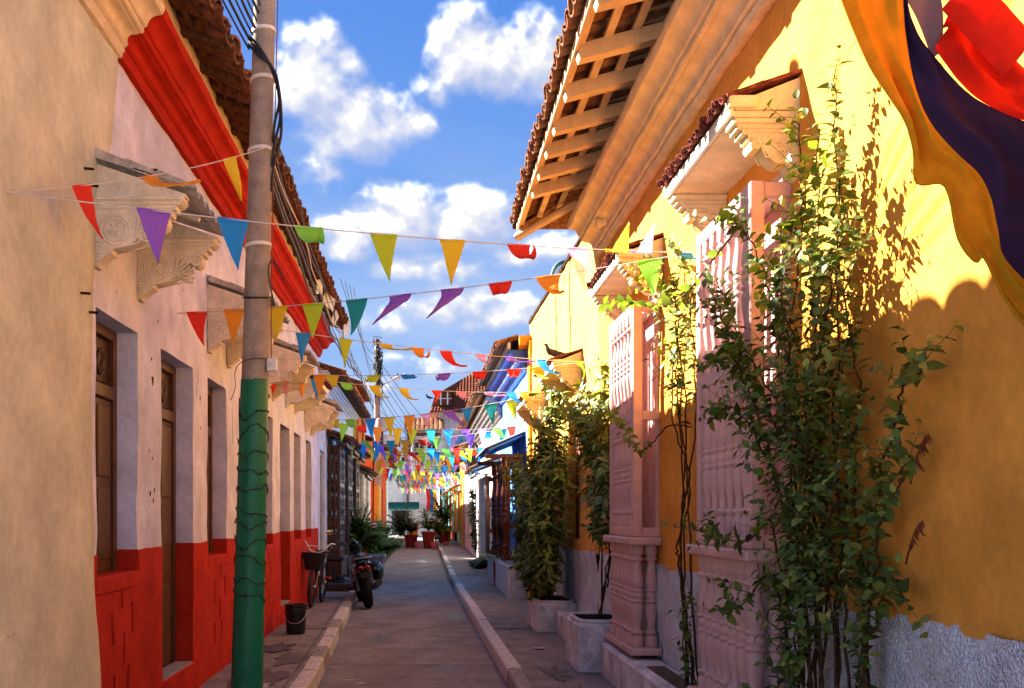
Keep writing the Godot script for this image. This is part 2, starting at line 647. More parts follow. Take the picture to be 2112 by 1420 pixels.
# ------------------------------------------------------------------ sky
func cloud_at(az: float, el: float, blobs: Array, f1: FastNoiseLite, f2: FastNoiseLite) -> float:
	var q := 0.0
	for b in blobs:
		var dx: float = (az - b[0]) / b[2]
		var dy: float = (el - b[1]) / (b[3] if el > b[1] else b[3] * 0.75)
		var r := dx * dx + dy * dy
		if r < 1.9:
			q = maxf(q, b[4] * (1.0 - r / 1.9))
	if q <= 0.0:
		return -1.0
	return q * 1.25 + 0.50 * f1.get_noise_2d(az, el * 1.25) + 0.18 * (0.45 - absf(f2.get_noise_2d(az, el * 1.2))) - 0.42


func sky_patch(w: int, h: int, a0: float, a1: float, e0: float, e1: float, blobs: Array) -> Image:
	var f1 := noise(FastNoiseLite.TYPE_SIMPLEX_SMOOTH, 0.30, 5, 5)
	var f2 := noise(FastNoiseLite.TYPE_SIMPLEX_SMOOTH, 0.75, 4, 9)
	var f3 := noise(FastNoiseLite.TYPE_SIMPLEX_SMOOTH, 0.11, 4, 19)
	var to_sun := -SUN_TRAVEL.normalized()
	var horizon := Color(0.72, 0.84, 0.985).srgb_to_linear()
	var middle := Color(0.42, 0.645, 0.96).srgb_to_linear()
	var high := Color(0.325, 0.555, 0.92).srgb_to_linear()
	var veil_c := Color(0.84, 0.89, 0.99).srgb_to_linear()
	var out := PackedByteArray()
	out.resize(w * h * 3)
	for y in h:
		var el := lerpf(e1, e0, (y + 0.5) / h)
		var t := clampf(el / 30.0, 0.0, 1.0)
		var blue := horizon.lerp(middle, pow(t, 0.55))
		blue = blue.lerp(high, clampf((el - 12.0) / 18.0, 0.0, 1.0))
		var ce := cos(deg_to_rad(el))
		var se := sin(deg_to_rad(el))
		for x in w:
			var az := lerpf(a0, a1, (x + 0.5) / w)
			var c := blue
			if el > -1.0 and el < 80.0:
				var near := []
				for b in blobs:
					if absf(az - b[0]) < b[2] * 1.7 and absf(el - b[1]) < b[3] * 1.7:
						near.append(b)
				# thin veil low down
				var veil := clampf(0.42 + 0.9 * f3.get_noise_2d(az * 0.6, el * 2.0), 0.0, 1.0) * clampf(1.0 - el / 26.0, 0.0, 1.0) * 0.7
				c = c.lerp(veil_c, veil)
				if near.size():
					var d := cloud_at(az, el, near, f1, f2)
					if d > 0.0:
						var up := cloud_at(az - 0.5, el + 0.8, near, f1, f2)
						var lit := clampf(0.46 + (d - up) * 0.9, 0.0, 1.0)
						var body := Color(0.52, 0.60, 0.87).lerp(Color(0.92, 0.92, 0.97), smoothstep(0.15, 0.72, lit)).lerp(CLOUD, smoothstep(0.62, 1.0, lit))
						c = c.lerp(body, smoothstep(0.0, 0.72, d))
			# bright haze close round the sun
			var s := Vector3(sin(deg_to_rad(az)) * ce, se, -cos(deg_to_rad(az)) * ce).dot(to_sun)
			if s > 0.6:
				var a := HALO * exp(-rad_to_deg(acos(minf(s, 1.0))) / 9.0)
				c = Color(c.r + a, c.g + a * 0.97, c.b + a * 0.9)
			c = Color(minf(c.r / HEADROOM, 1.0), minf(c.g / HEADROOM, 1.0), minf(c.b / HEADROOM, 1.0)).linear_to_srgb()
			var i := (y * w + x) * 3
			out[i] = int(c.r * 255.0)
			out[i + 1] = int(c.g * 255.0)
			out[i + 2] = int(c.b * 255.0)
	return Image.create_from_data(w, h, false, Image.FORMAT_RGB8, out)


func make_sky() -> ImageTexture:
	# clouds as (azimuth, elevation, half width, half height, strength) in degrees; the same sort all round the sky
	var blobs := [
		[-6.2, 22.8, 2.6, 2.6, 1.0], [-4.2, 20.6, 3.0, 2.2, 1.0], [-1.8, 20.9, 2.4, 1.6, 0.9], [-5.6, 18.6, 2.0, 2.2, 0.62],
		[2.4, 24.0, 2.4, 2.6, 1.0], [5.4, 23.7, 3.6, 2.4, 1.0], [0.6, 22.4, 1.5, 1.2, 0.7], [9.0, 23.0, 3.0, 2.0, 0.9],
		[-1.2, 15.9, 3.3, 2.1, 1.0], [2.6, 15.7, 3.2, 2.0, 1.0], [-4.6, 14.8, 2.6, 1.5, 0.85], [6.2, 14.3, 3.0, 1.3, 0.75], [0.8, 13.6, 4.4, 1.2, 0.7],
		[0.4, 11.4, 2.4, 1.5, 0.8], [3.6, 11.2, 2.8, 1.5, 0.8], [-2.2, 10.6, 2.0, 1.0, 0.6], [1.5, 8.4, 4.5, 1.2, 0.6], [-3.0, 7.2, 3.5, 0.9, 0.5],
	]
	var r := RandomNumberGenerator.new()
	r.seed = 77
	for k in 190:
		var az := r.randf_range(-180.0, 180.0)
		var el := 8.0 + 62.0 * pow(r.randf(), 1.25)
		if absf(az - 2.0) < 19.0 and el < 33.0:
			continue
		for j in r.randi_range(2, 4):
			blobs.append([az + r.randf_range(-4, 4), el + r.randf_range(-1.5, 1.5), r.randf_range(2.0, 4.2), r.randf_range(1.4, 2.6), r.randf_range(0.7, 1.0)])
	var W := 4096
	var low := sky_patch(640, 160, -180, 180, 0, 90, blobs)
	low.resize(W, W / 4, Image.INTERPOLATE_CUBIC)
	var im := Image.create(W, W / 2, false, Image.FORMAT_RGB8)
	im.fill(Color(0.30, 0.26, 0.22))
	im.blit_rect(low, Rect2i(0, 0, W, W / 4), Vector2i.ZERO)
	var x0 := 1800
	var x1 := 2480
	var y0 := 620
	var per := 360.0 / W
	var fine := sky_patch(x1 - x0, W / 4 - y0, x0 * per - 180.0, x1 * per - 180.0, 0.0, 90.0 - y0 * per, blobs)
	im.blit_rect(fine, Rect2i(0, 0, x1 - x0, W / 4 - y0), Vector2i(x0, y0))
	# a panorama's left edge lies straight ahead (-z)
	var turned = Image.create(W, W / 2, false, Image.FORMAT_RGB8)
	turned.blit_rect(im, Rect2i(W / 2, 0, W / 2, W / 2), Vector2i(0, 0))
	turned.blit_rect(im, Rect2i(0, 0, W / 2, W / 2), Vector2i(W / 2, 0))
	return ImageTexture.create_from_image(turned)


# ------------------------------------------------------------------ building kit
func cuts(a: float, b: float, step: float, marks: Array) -> Array:
	var s := [a, b]
	for m in marks:
		if m > a + 0.001 and m < b - 0.001:
			s.append(m)
	s.sort()
	var out := []
	for i in s.size() - 1:
		var len: float = s[i + 1] - s[i]
		if len < 0.001:
			continue
		var k := maxi(1, int(ceil(len / step)))
		for j in k:
			out.append(s[i] + len * j / k)
	out.append(b)
	return out


func bulge(d: float, y: float, amp: float) -> float:
	return amp * (wob(d * 55.0, y * 55.0) + 0.4 * wob(d * 190.0 + 70.0, y * 190.0))


# an uneven plastered face in facade coordinates with rectangular holes [d, y, width, height]
func face(mb: MB, d0: float, d1: float, y0: float, y1: float, holes: Array, amp := 0.012, step := 0.16, lift := 0.0, wave_top := 0.0, wave_bot := 0.0) -> void:
	var dm := []
	var ym := []
	for h in holes:
		dm.append(h[0]); dm.append(h[0] + h[2])
		ym.append(h[1]); ym.append(h[1] + h[3])
	var ds := cuts(d0, d1, step, dm)
	var ys := cuts(y0, y1, step, ym)
	var id := {}
	for i in ds.size() - 1:
		for j in ys.size() - 1:
			var cx: float = (ds[i] + ds[i + 1]) / 2.0
			var cy: float = (ys[j] + ys[j + 1]) / 2.0
			var skip := false
			for h in holes:
				if cx > h[0] and cx < h[0] + h[2] and cy > h[1] and cy < h[1] + h[3]:
					skip = true
					break
			if skip:
				continue
			var q := []
			for k in [[0, 0], [1, 0], [1, 1], [0, 1]]:
				var a: int = i + k[0]
				var b: int = j + k[1]
				var key := a * 4096 + b
				if not id.has(key):
					var d: float = ds[a]
					var y: float = ys[b]
					if b == ys.size() - 1 and wave_top > 0.0:
						y += wave_top * (wob(d * 130.0, 7.0) + 0.5 * wob(d * 420.0, 17.0))
					if b == 0 and wave_bot > 0.0:
						y += wave_bot * wob(d * 130.0, 27.0)
					var e := 0.04
					var nn := Vector3(bulge(d - e, y, amp) - bulge(d + e, y, amp), bulge(d, y - e, amp) - bulge(d, y + e, amp), 2.0 * e)
					id[key] = mb.p(Vector3(d, y, lift + bulge(d, y, amp)), nn)
				q.append(id[key])
			mb.t3(q[0], q[1], q[2])
			mb.t3(q[0], q[2], q[3])


# the four inner sides of a hole
func reveal(mb: MB, h: Array, deep: float, amp := 0.012, from_y := -99.0, to_y := 99.0, lift := 0.0, bottom := true) -> void:
	var ya := maxf(h[1], from_y)
	var yb := minf(h[1] + h[3], to_y)
	if yb <= ya:
		return
	var ys := cuts(ya, yb, 0.16, [])
	for side in 2:
		var d: float = h[0] + h[2] * side
		for i in ys.size() - 1:
			var a := V(d, ys[i], lift + bulge(d, ys[i], amp))
			var b := V(d, ys[i + 1], lift + bulge(d, ys[i + 1], amp))
			mb.quad_out(a, b, V(d, ys[i + 1], -deep), V(d, ys[i], -deep), V(1 - 2 * side, 0, 0))
	var ds := cuts(h[0], h[0] + h[2], 0.16, [])
	for i in ds.size() - 1:
		if to_y > h[1] + h[3]:
			var y: float = h[1] + h[3]
			mb.quad_out(V(ds[i], y, lift + bulge(ds[i], y, amp)), V(ds[i + 1], y, lift + bulge(ds[i + 1], y, amp)), V(ds[i + 1], y, -deep), V(ds[i], y, -deep), V(0, -1, 0))
		if bottom and from_y < h[1]:
			var y2: float = h[1]
			mb.quad_out(V(ds[i], y2, lift + bulge(ds[i], y2, amp)), V(ds[i + 1], y2, lift + bulge(ds[i + 1], y2, amp)), V(ds[i + 1], y2, -deep), V(ds[i], y2, -deep), V(0, 1, 0))


# a moulding: profile of (out, y) points carried from d0 to d1, slightly uneven, ends closed
func moulding(mb: MB, prof: Array, d0: float, d1: float, amp := 0.006, step := 0.3) -> void:
	var ds := cuts(d0, d1, step, [])
	var m := prof.size()
	for i in m - 1:
		var a: Vector2 = prof[i]
		var b: Vector2 = prof[i + 1]
		var e := (b - a).normalized()
		var nn := Vector2(e.y, -e.x)
		var na := nn
		var nb := nn
		if i > 0:
			var e2: Vector2 = (a - prof[i - 1]).normalized()
			if e2.dot(e) > 0.75:
				na = (nn + Vector2(e2.y, -e2.x)).normalized()
		if i < m - 2:
			var e3: Vector2 = (prof[i + 2] - b).normalized()
			if e3.dot(e) > 0.75:
				nb = (nn + Vector2(e3.y, -e3.x)).normalized()
		for k in ds.size() - 1:
			var u0 := amp * wob(ds[k] * 80.0, i * 5.0)
			var u1 := amp * wob(ds[k + 1] * 80.0, i * 5.0)
			var w0 := amp * wob(ds[k] * 80.0, (i + 1) * 5.0)
			var w1 := amp * wob(ds[k + 1] * 80.0, (i + 1) * 5.0)
			var n0 := V(0, na.y, na.x)
			var n1 := V(0, nb.y, nb.x)
			mb.quad_n(V(ds[k], a.y + u0, a.x + u0), V(ds[k + 1], a.y + u1, a.x + u1), V(ds[k + 1], b.y + w1, b.x + w1), V(ds[k], b.y + w0, b.x + w0), n0, n0, n1, n1)
	var cap := PackedVector2Array(prof)
	var tr := Geometry2D.triangulate_polygon(cap)
	for k in range(0, tr.size(), 3):
		for e in [d0, d1]:
			var q := []
			for j in 3:
				q.append(V(e, cap[tr[k + j]].y, cap[tr[k + j]].x))
			var o := V(-1 if e == d0 else 1, 0, 0)
			if (q[1] - q[0]).cross(q[2] - q[0]).dot(o) < 0:
				mb.tri(q[2], q[1], q[0])
			else:
				mb.tri(q[0], q[1], q[2])


func curve(out: Array, a: Vector2, b: Vector2, bow: float, k := 6) -> void:
	# adds points from a to b bowed sideways by bow
	var t := (b - a)
	var s := Vector2(t.y, -t.x).normalized()
	for i in k + 1:
		var f := float(i) / k
		out.append(a + t * f + s * bow * 4.0 * f * (1.0 - f))


# the big plaster cornice of both sides: (out, y) from the wall face
func cornice_profile(y: float, deep: float, high: float) -> Array:
	var p := []
	p.append(Vector2(-0.02, y - 0.02))
	p.append(Vector2(0.045, y - 0.02))
	curve(p, Vector2(0.05, y + 0.01), Vector2(0.055, y + 0.05), 0.012, 4)
	p.append(Vector2(0.075, y + 0.055))
	curve(p, Vector2(0.085, y + 0.065), Vector2(deep * 0.42, y + high * 0.42), -0.028, 7)
	p.append(Vector2(deep * 0.47, y + high * 0.43))
	curve(p, Vector2(deep * 0.48, y + high * 0.45), Vector2(deep * 0.58, y + high * 0.56), 0.02, 5)
	p.append(Vector2(deep * 0.63, y + high * 0.57))
	curve(p, Vector2(deep * 0.64, y + high * 0.58), Vector2(deep * 0.9, y + high * 0.82), -0.02, 6)
	p.append(Vector2(deep * 0.95, y + high * 0.83))
	curve(p, Vector2(deep * 0.96, y + high * 0.85), Vector2(deep, y + high), 0.008, 4)
	p.append(Vector2(-0.02, y + high))
	return p


func barrel_tile() -> ArrayMesh:
	if not meshes.has("tile"):
		var mb := mbf()
		var rows := []
		var k := 8
		# local: x across, y up, z down the slope
		for zz in [[0.0, 0.068], [0.22, 0.078], [0.42, 0.09]]:
			var ring := []
			for j in k + 1:
				var g := PI * j / k
				ring.append(V(zz[1] * cos(g), zz[1] * 0.72 * sin(g), zz[0]))
			for j in k + 1:
				var g := PI * (k - j) / k
				ring.append(V((zz[1] - 0.014) * cos(g), (zz[1] * 0.72 - 0.014) * sin(g), zz[0]))
			rows.append(ring)
		for i in 2:
			for j in rows[0].size():
				var j2: int = (j + 1) % rows[0].size()
				mb.quad(rows[i][j], rows[i][j2], rows[i + 1][j2], rows[i + 1][j])
		for j in k:
			var w: int = 2 * k + 1
			mb.quad(rows[2][j], rows[2][j + 1], rows[2][w - j - 1], rows[2][w - j])
			mb.quad(rows[0][w - j], rows[0][w - j - 1], rows[0][j + 1], rows[0][j])
		meshes["tile"] = mb.mesh()
	return meshes["tile"]


# rows of barrel tiles laid down a slope: (out0, y0) is the upper end of the lowest course; slope is drop per metre out
func tile_rows(parent: Node, fr: Transform3D, d0: float, d1: float, pitch: float, out_edge: float, y_edge: float, slope: float, courses: int, mats: Array, sc := 1.0, called := "roof_tile") -> void:
	var m := barrel_tile()
	var k := int(round((d1 - d0) / pitch))
	var down := Vector3(0, -slope, 1).normalized()
	var upn := Vector3(0, 1, slope).normalized()
	for c in courses:
		for i in k:
			for conv in 2:
				var d := d0 + (i + 0.25 + 0.5 * conv) * pitch + rng.randf_range(-0.008, 0.008)
				var back: float = 0.42 * sc + c * 0.36 * sc
				var lp := Vector3(d, y_edge, out_edge) - down * (back - rng.randf_range(-0.02, 0.02)) + upn * ((0.03 if conv == 1 else 0.062) * sc)
				var z := (fr.basis * (down.rotated(upn, rng.randf_range(-0.05, 0.05)).rotated(V(1, 0, 0), 0.035))).normalized()
				var y := (fr.basis * (upn if conv == 1 else -upn)).normalized()
				var x := y.cross(z).normalized()
				y = z.cross(x)
				place(called, m, M[mats[rng.randi() % mats.size()]], parent, Transform3D(Basis(x * sc * pitch / 0.2, y * sc, z * sc), fr * lp))


# turned baluster of unit height scaled to h, radius factor r
func baluster(h: float, r: float) -> ArrayMesh:
	var key := "bal_%d_%d" % [int(h * 1000), int(r * 1000)]
	if not meshes.has(key):
		var raw := [0, .044, .008, .048, .09, .048, .10, .036, .118, .034, .126, .046, .14, .049, .152, .045, .16, .030, .2, .0285, .25, .033, .31, .042, .37, .047, .405, .045, .428, .033, .436, .046, .447, .048, .458, .045, .466, .035, .48, .043, .5, .047, .52, .043, .534, .035, .542, .045, .553, .048, .564, .046, .572, .033, .6, .045, .64, .047, .69, .042, .75, .033, .8, .0285, .84, .030, .848, .045, .86, .049, .874, .046, .882, .034, .9, .036, .91, .048, .992, .048, 1, .044]
		var prof := []
		for i in range(0, raw.size(), 2):
			prof.append(Vector2(raw[i + 1] * r, raw[i] * h))
		var mb := mbf()
		mb.lathe(prof, 14)
		meshes[key] = mb.mesh()
	return meshes[key]


# ornate canopy console: side outline in (out, y), y = 0 at its flat top; carved on both cheeks
func console(parent: Node, fr: Transform3D, d: float, y: float, deep: float, high: float, thick: float, style: int, m: Material) -> void:
	var mb := mbf(fr * Transform3D(Basis.IDENTITY, V(d, y, 0)) * Transform3D(Basis(V(0, 0, 1), V(0, 1, 0), V(-1, 0, 0)), Vector3.ZERO))
	# here x is out, y is up, z is -d
	var p := PackedVector2Array()
	var t := []
	if style == 0:
		t = [0, 0, deep, 0, deep, -.035, deep - .02, -.04, deep - .02, -.06, deep - .045, -.066, deep - .045, -.085, deep - .075, -.09, deep - .075, -.11, deep - .095, -.115, deep - .085, -.14, deep - .10, -.162, deep - .13, -.165, deep - .15, -.15]
	else:
		t = [0, 0, deep, 0, deep + .005, -.03, deep - .015, -.055, deep - .04, -.06, deep - .04, -.085, deep - .065, -.09, deep - .07, -.115, deep - .095, -.12, deep - .09, -.15, deep - .10, -.18, deep - .125, -.195, deep - .155, -.185, deep - .17, -.165]
	for i in range(0, t.size(), 2):
		p.append(Vector2(t[i], t[i + 1]))
	var last := p[-1]
	if style == 0:
		for i in range(1, 9):
			var f := i / 8.0
			p.append(Vector2(lerpf(last.x, 0.075, f), lerpf(last.y, -high + 0.075, f) - 0.035 * sin(f * PI)))
		p.append(Vector2(0.06, -high + 0.07)); p.append(Vector2(0.055, -high + 0.05)); p.append(Vector2(0.0, -high + 0.0))
	else:
		for i in range(1, 9):
			var f := i / 8.0
			p.append(Vector2(lerpf(last.x, 0.14, f), lerpf(last.y, -high + 0.10, f) - 0.03 * sin(f * PI)))
		p.append(Vector2(0.12, -high + 0.10)); p.append(Vector2(0.115, -high + 0.075)); p.append(Vector2(0.085, -high + 0.06)); p.append(Vector2(0.06, -high + 0.035)); p.append(Vector2(0.035, -high + 0.02)); p.append(Vector2(0.03, -high)); p.append(Vector2(0.0, -high))
	mb.prism(p, -thick / 2, thick / 2, 0.006)
	for s in [-1.0, 1.0]:
		var z: float = s * (thick / 2 + 0.001)
		# stepped bands under the top
		for b in [[0.0, 0.028, 0.012], [0.04, 0.055, 0.008], [0.066, 0.078, 0.006]]:
			var e: float = deep - 0.01 - b[0] * 0.9
			mb.box(V(0.0, -b[1], s * thick / 2 - 0.002), V(e, -b[0] - 0.004, s * (thick / 2 + b[2])), 0.003)
		# scrolls
		if style == 0:
			for sc in [[deep - 0.115, -0.13, 0.032], [0.085, -high + 0.135, 0.042]]:
				var sp := []
				for i in 22:
					var g := i * 0.42
					var r: float = sc[2] * (1.0 - i / 26.0)
					sp.append(V(sc[0] + r * cos(g + 1.0), sc[1] + r * sin(g + 1.0), z))
				mb.tube(sp, 0.008, 0.005, 6)
			for k in 5:
				var g := 0.5 + k * 0.42
				mb.tube([V(deep - 0.16, -0.125, z), V(deep - 0.16 - 0.05 * cos(g), -0.125 - 0.012 + 0.05 * sin(g) * 0.4, z), V(deep - 0.17 - 0.09 * cos(g), -0.115 + 0.075 * (sin(g) - 0.6), z)], 0.009, 0.003, 5)
			mb.tube([V(deep - 0.15, -0.15, z), V(deep * 0.5, -0.20, z), V(0.13, -high + 0.11, z)], 0.007, 0.005, 5)
		else:
			var c := V(0.135, -0.20, z)
			for rr in [0.085, 0.062]:
				var ring := []
				for i in 19:
					ring.append(c + V(rr * cos(i * TAU / 18), rr * sin(i * TAU / 18), 0))
				mb.tube(ring, 0.0065, 0.0065, 6, false)
			for i in 6:
				var g := TAU * i / 6
				mb.tube([c, c + V(0.02 * cos(g), 0.02 * sin(g), s * 0.004), c + V(0.04 * cos(g), 0.04 * sin(g), 0)], 0.006, 0.011, 6)
			mb.tube([c - V(0, 0, 0.004), c + V(0, 0, s * 0.012)], 0.012, 0.006, 8)
			for k in 6:
				var g := -0.5 + k * 0.36
				var b0 := V(0.25, -0.235, z)
				mb.tube([b0, b0 + V(0.06 * cos(g), 0.06 * sin(g), s * 0.003), b0 + V(0.115 * cos(g + 0.12), 0.10 * sin(g + 0.12), 0)], 0.006, 0.011, 6)
			var sp := []
			for i in 18:
				var g := i * 0.45
				var r := 0.034 * (1.0 - i / 22.0)
				sp.append(V(deep - 0.13 + r * cos(g), -0.145 + r * sin(g), z))
			mb.tube(sp, 0.007, 0.004, 6)
			for k in 6:
				mb.tube([V(0.008, -0.26 - k * 0.022, z), V(0.05, -0.275 - k * 0.02, z)], 0.007, 0.004, 5)
			mb.tube([V(deep - 0.17, -0.18, z), V(deep * 0.5, -0.275, z), V(0.1, -high + 0.1, z)], 0.008, 0.006, 5)
	put("bracket", mb, m, parent)


func wavy_sheet(mb: MB, d0: float, d1: float, o0: float, y0: float, o1: float, y1: float, pitch: float, amp: float, thick: float) -> void:
	var k := int((d1 - d0) / pitch * 8)
	var top := [[], []]
	var bot := [[], []]
	for j in k + 1:
		var d := lerpf(d0, d1, float(j) / k)
		var w := amp * sin(TAU * (d - d0) / pitch)
		top[0].append(V(d, y0 + w, o0)); top[1].append(V(d, y1 + w, o1))
		bot[0].append(V(d, y0 + w - thick, o0)); bot[1].append(V(d, y1 + w - thick, o1))
	mb.sheet([top[1], top[0]])
	mb.sheet([bot[0], bot[1]])
	for j in k:
		mb.quad_out(bot[1][j], bot[1][j + 1], top[1][j + 1], top[1][j], V(0, 0, 1))
	mb.quad_out(bot[0][0], bot[1][0], top[1][0], top[0][0], V(-1, 0, 0))
	mb.quad_out(bot[0][k], bot[1][k], top[1][k], top[0][k], V(1, 0, 0))


# canopy of the right-hand houses: two consoles, flat soffit, white fascia, a small tiled lean-to
func tiled_canopy(house: Node, fr: Transform3D, d0: float, d1: float, y: float, deep: float, side_m: String, bracket_m: String) -> void:
	var c := mbf(fr)
	c.box(V(d0 + 0.02, y, 0.0), V(d1 - 0.02, y + 0.035, deep - 0.01), 0.004)
	var root := put("window_canopy", c, M["cream"], house)
	var f := mbf(fr)
	f.box(V(d0 + 0.01, y + 0.004, deep - 0.012), V(d1 - 0.01, y + 0.075, deep + 0.012), 0.004)
	put("fascia", f, M["cream_white"], root)
	for e in [d0 + 0.03, d1 - 0.03]:
		var s := mbf(fr * Transform3D(Basis(V(0, 0, 1), V(0, 1, 0), V(-1, 0, 0)), V(e, 0, 0)))
		s.prism(PackedVector2Array([Vector2(0.0, y + 0.036), Vector2(deep - 0.02, y + 0.036), Vector2(deep - 0.02, y + 0.07), Vector2(0.0, y + 0.20)]), -0.02, 0.02)
		put("side_panel", s, M[side_m], root)
		var bm := mbf(fr)
		bm.box(V(e - 0.045, y + 0.04, deep - 0.12), V(e + 0.045, y + 0.10, deep + 0.02), 0.004)
		put("beam_end", bm, M[side_m], root)
		console(root, fr, e + (0.06 if e < d1 - 0.2 else -0.06), y, deep - 0.01, 0.31, 0.12, 0, M[bracket_m])
	var r := mbf(fr)
	r.quad_out(V(d0 - 0.02, y + 0.235, 0.0), V(d1 + 0.02, y + 0.235, 0.0), V(d1 + 0.02, y + 0.108, deep + 0.03), V(d0 - 0.02, y + 0.108, deep + 0.03), V(0, 1, 0))
	r.quad_out(V(d0 - 0.02, y + 0.215, 0.0), V(d1 + 0.02, y + 0.215, 0.0), V(d1 + 0.02, y + 0.09, deep + 0.03), V(d0 - 0.02, y + 0.09, deep + 0.03), V(0, -1, 0))
	for e in [d0 - 0.02, d1 + 0.02]:
		r.quad_out(V(e, y + 0.215, 0.0), V(e, y + 0.235, 0.0), V(e, y + 0.108, deep + 0.03), V(e, y + 0.09, deep + 0.03), V(-1 if e < d0 else 1, 0, 0))
	r.quad_out(V(d0 - 0.02, y + 0.09, deep + 0.03), V(d1 + 0.02, y + 0.09, deep + 0.03), V(d1 + 0.02, y + 0.108, deep + 0.03), V(d0 - 0.02, y + 0.108, deep + 0.03), V(0, 0, 1))
	put("canopy_roof", r, M["small_tile"], root)
	tile_rows(root, fr, d0, d1, 0.115, deep + 0.05, y + 0.075, 0.34, 1, ["small_tile", "small_tile_b"], 0.56, "roof_tile")


# canopy of the left-hand house: consoles with rosettes under a corrugated sheet
func sheet_canopy(house: Node, fr: Transform3D, d0: float, d1: float, y: float, deep: float, high: float, m: String) -> void:
	var w := mbf(fr)
	wavy_sheet(w, d0 - 0.02, d1 + 0.02, 0.0, y + 0.235, deep + 0.035, y + 0.045, 0.165, 0.026, 0.008)
	var root := put("window_canopy", w, M["fibre_cement"], house)
	for e in [d0 + 0.05, d1 - 0.05]:
		var s := mbf(fr * Transform3D(Basis(V(0, 0, 1), V(0, 1, 0), V(-1, 0, 0)), V(e, 0, 0)))
		s.prism(PackedVector2Array([Vector2(-0.01, y - 0.005), Vector2(deep - 0.02, y - 0.005), Vector2(deep - 0.02, y + 0.012), Vector2(-0.01, y + 0.20)]), -0.045, 0.045)
		put("side_panel", s, M[m], root)
		console(root, fr, e, y, deep - 0.03, high, 0.11, 1, M[m])
	# slabs of broken cement laid along the near edge
	for k in 3:
		var o0 := [0.02, 0.2, 0.38][k] as float
		var o1 := [0.24, 0.36, 0.54][k] as float
		var s := mbf(fr)
		var ya := y + 0.25 - o0 * 0.335
		var yb := y + 0.25 - o1 * 0.335
		var e0 := d0 - 0.03 + 0.01 * k
		s.quad_out(V(e0, ya + 0.03, o0), V(e0 + 0.16, ya + 0.05, o0), V(e0 + 0.13, yb + 0.03, o1), V(e0, yb + 0.015, o1), V(0, 1, 0))
		s.quad_out(V(e0, ya - 0.03, o0), V(e0, ya + 0.03, o0), V(e0, yb + 0.015, o1), V(e0, yb - 0.025, o1), V(-1, 0, 0))
		s.quad_out(V(e0, yb - 0.025, o1), V(e0 + 0.13, yb - 0.02, o1), V(e0 + 0.13, yb + 0.03, o1), V(e0, yb + 0.015, o1), V(0, 0, 1))
		put("broken_slab", s, M["fibre_cement"], root)
	var lath := mbf(fr)
	lath.tube([V((d0 + d1) / 2, y + 0.19, 0.0), V((d0 + d1) / 2, y + 0.01, deep - 0.05)], 0.022, 0.022, 4)
	put("rafter", lath, M["cream_white"], root)


# panelled double door or shutter standing at the back of a reveal
func leaf_door(house: Node, fr: Transform3D, h: Array, back: float, called: String, wood: String) -> void:
	var d0: float = h[0]
	var w: float = h[2]
	var y0: float = h[1]
	var y1: float = h[1] + h[3]
	var b := mbf(fr)
	b.box(V(d0, y0, -back - 0.05), V(d0 + w, y1, -back - 0.012))
	var root := put(called, b, M[wood], house)
	var fm := mbf(fr)
	fm.box(V(d0, y0, -back - 0.02), V(d0 + 0.07, y1, -back + 0.03), 0.006)
	fm.box(V(d0 + w - 0.07, y0, -back - 0.02), V(d0 + w, y1, -back + 0.03), 0.006)
	fm.box(V(d0 + 0.07, y1 - 0.07, -back - 0.02), V(d0 + w - 0.07, y1, -back + 0.03), 0.006)
	put("frame", fm, M[wood], root)
	var ty := y1 - 0.42
	var tb := mbf(fr)
	tb.box(V(d0 + 0.07, ty - 0.045, -back - 0.02), V(d0 + w - 0.07, ty + 0.045, -back + 0.035), 0.008)
	put("transom_bar", tb, M[wood], root)
	var ob := mbf(fr)
	ob.box(V(d0 + 0.09, ty + 0.06, -back - 0.02), V(d0 + w - 0.09, y1 - 0.085, -back - 0.004), 0.006)
	for k in 2:
		var cx := d0 + w * (0.3 + 0.4 * k)
		var cy := (ty + y1) / 2 - 0.02
		for ph in [0.0, PI]:
			var sp := []
			for i in 20:
				var g = i * 0.5 + ph
				var r := 0.09 * (1.0 - i / 24.0)
				sp.append(V(cx + r * cos(g) * 1.0, cy + r * sin(g), -back + 0.0))
			ob.tube(sp, 0.013, 0.008, 6)
	put("carved_transom", ob, M["dark_wood"], root)
	for k in 2:
		var a := d0 + 0.075 + k * (w - 0.15) / 2 + 0.004
		var e := a + (w - 0.15) / 2 - 0.008
		var lf := mbf(fr)
		lf.box(V(a, y0 + 0.01, -back - 0.015), V(e, ty - 0.05, -back + 0.012), 0.004)
		put("door_leaf", lf, M[wood], root)
		var n := 3 if ty - y0 > 1.6 else 2
		var seg := (ty - 0.05 - y0 - 0.06) / n
		for i in n:
			var pn := mbf(fr)
			pn.box(V(a + 0.05, y0 + 0.06 + i * seg + 0.03, -back + 0.006), V(e - 0.05, y0 + 0.06 + (i + 1) * seg - 0.04, -back + 0.024), 0.014)
			put("panel", pn, M[wood], root)


# slab roof behind an eave: top and underside, from the wall head back to a ridge
func roof_slab(parent: Node, fr: Transform3D, d0: float, d1: float, o_eave: float, y_eave: float, slope: float, back: float, m: String) -> Node:
	var mb := mbf(fr)
	var q := PackedVector2Array([Vector2(o_eave, y_eave), Vector2(o_eave, y_eave + 0.03), Vector2(-back, y_eave + 0.03 + slope * (back + o_eave)), Vector2(-back, y_eave + slope * (back + o_eave) - 0.1)])
	mb.frame(fr * Transform3D(Basis(V(0, 0, 1), V(0, 1, 0), V(-1, 0, 0)), V(d1, 0, 0)))
	mb.prism(q, 0.0, d1 - d0)
	return put("roof", mb, M[m], parent)


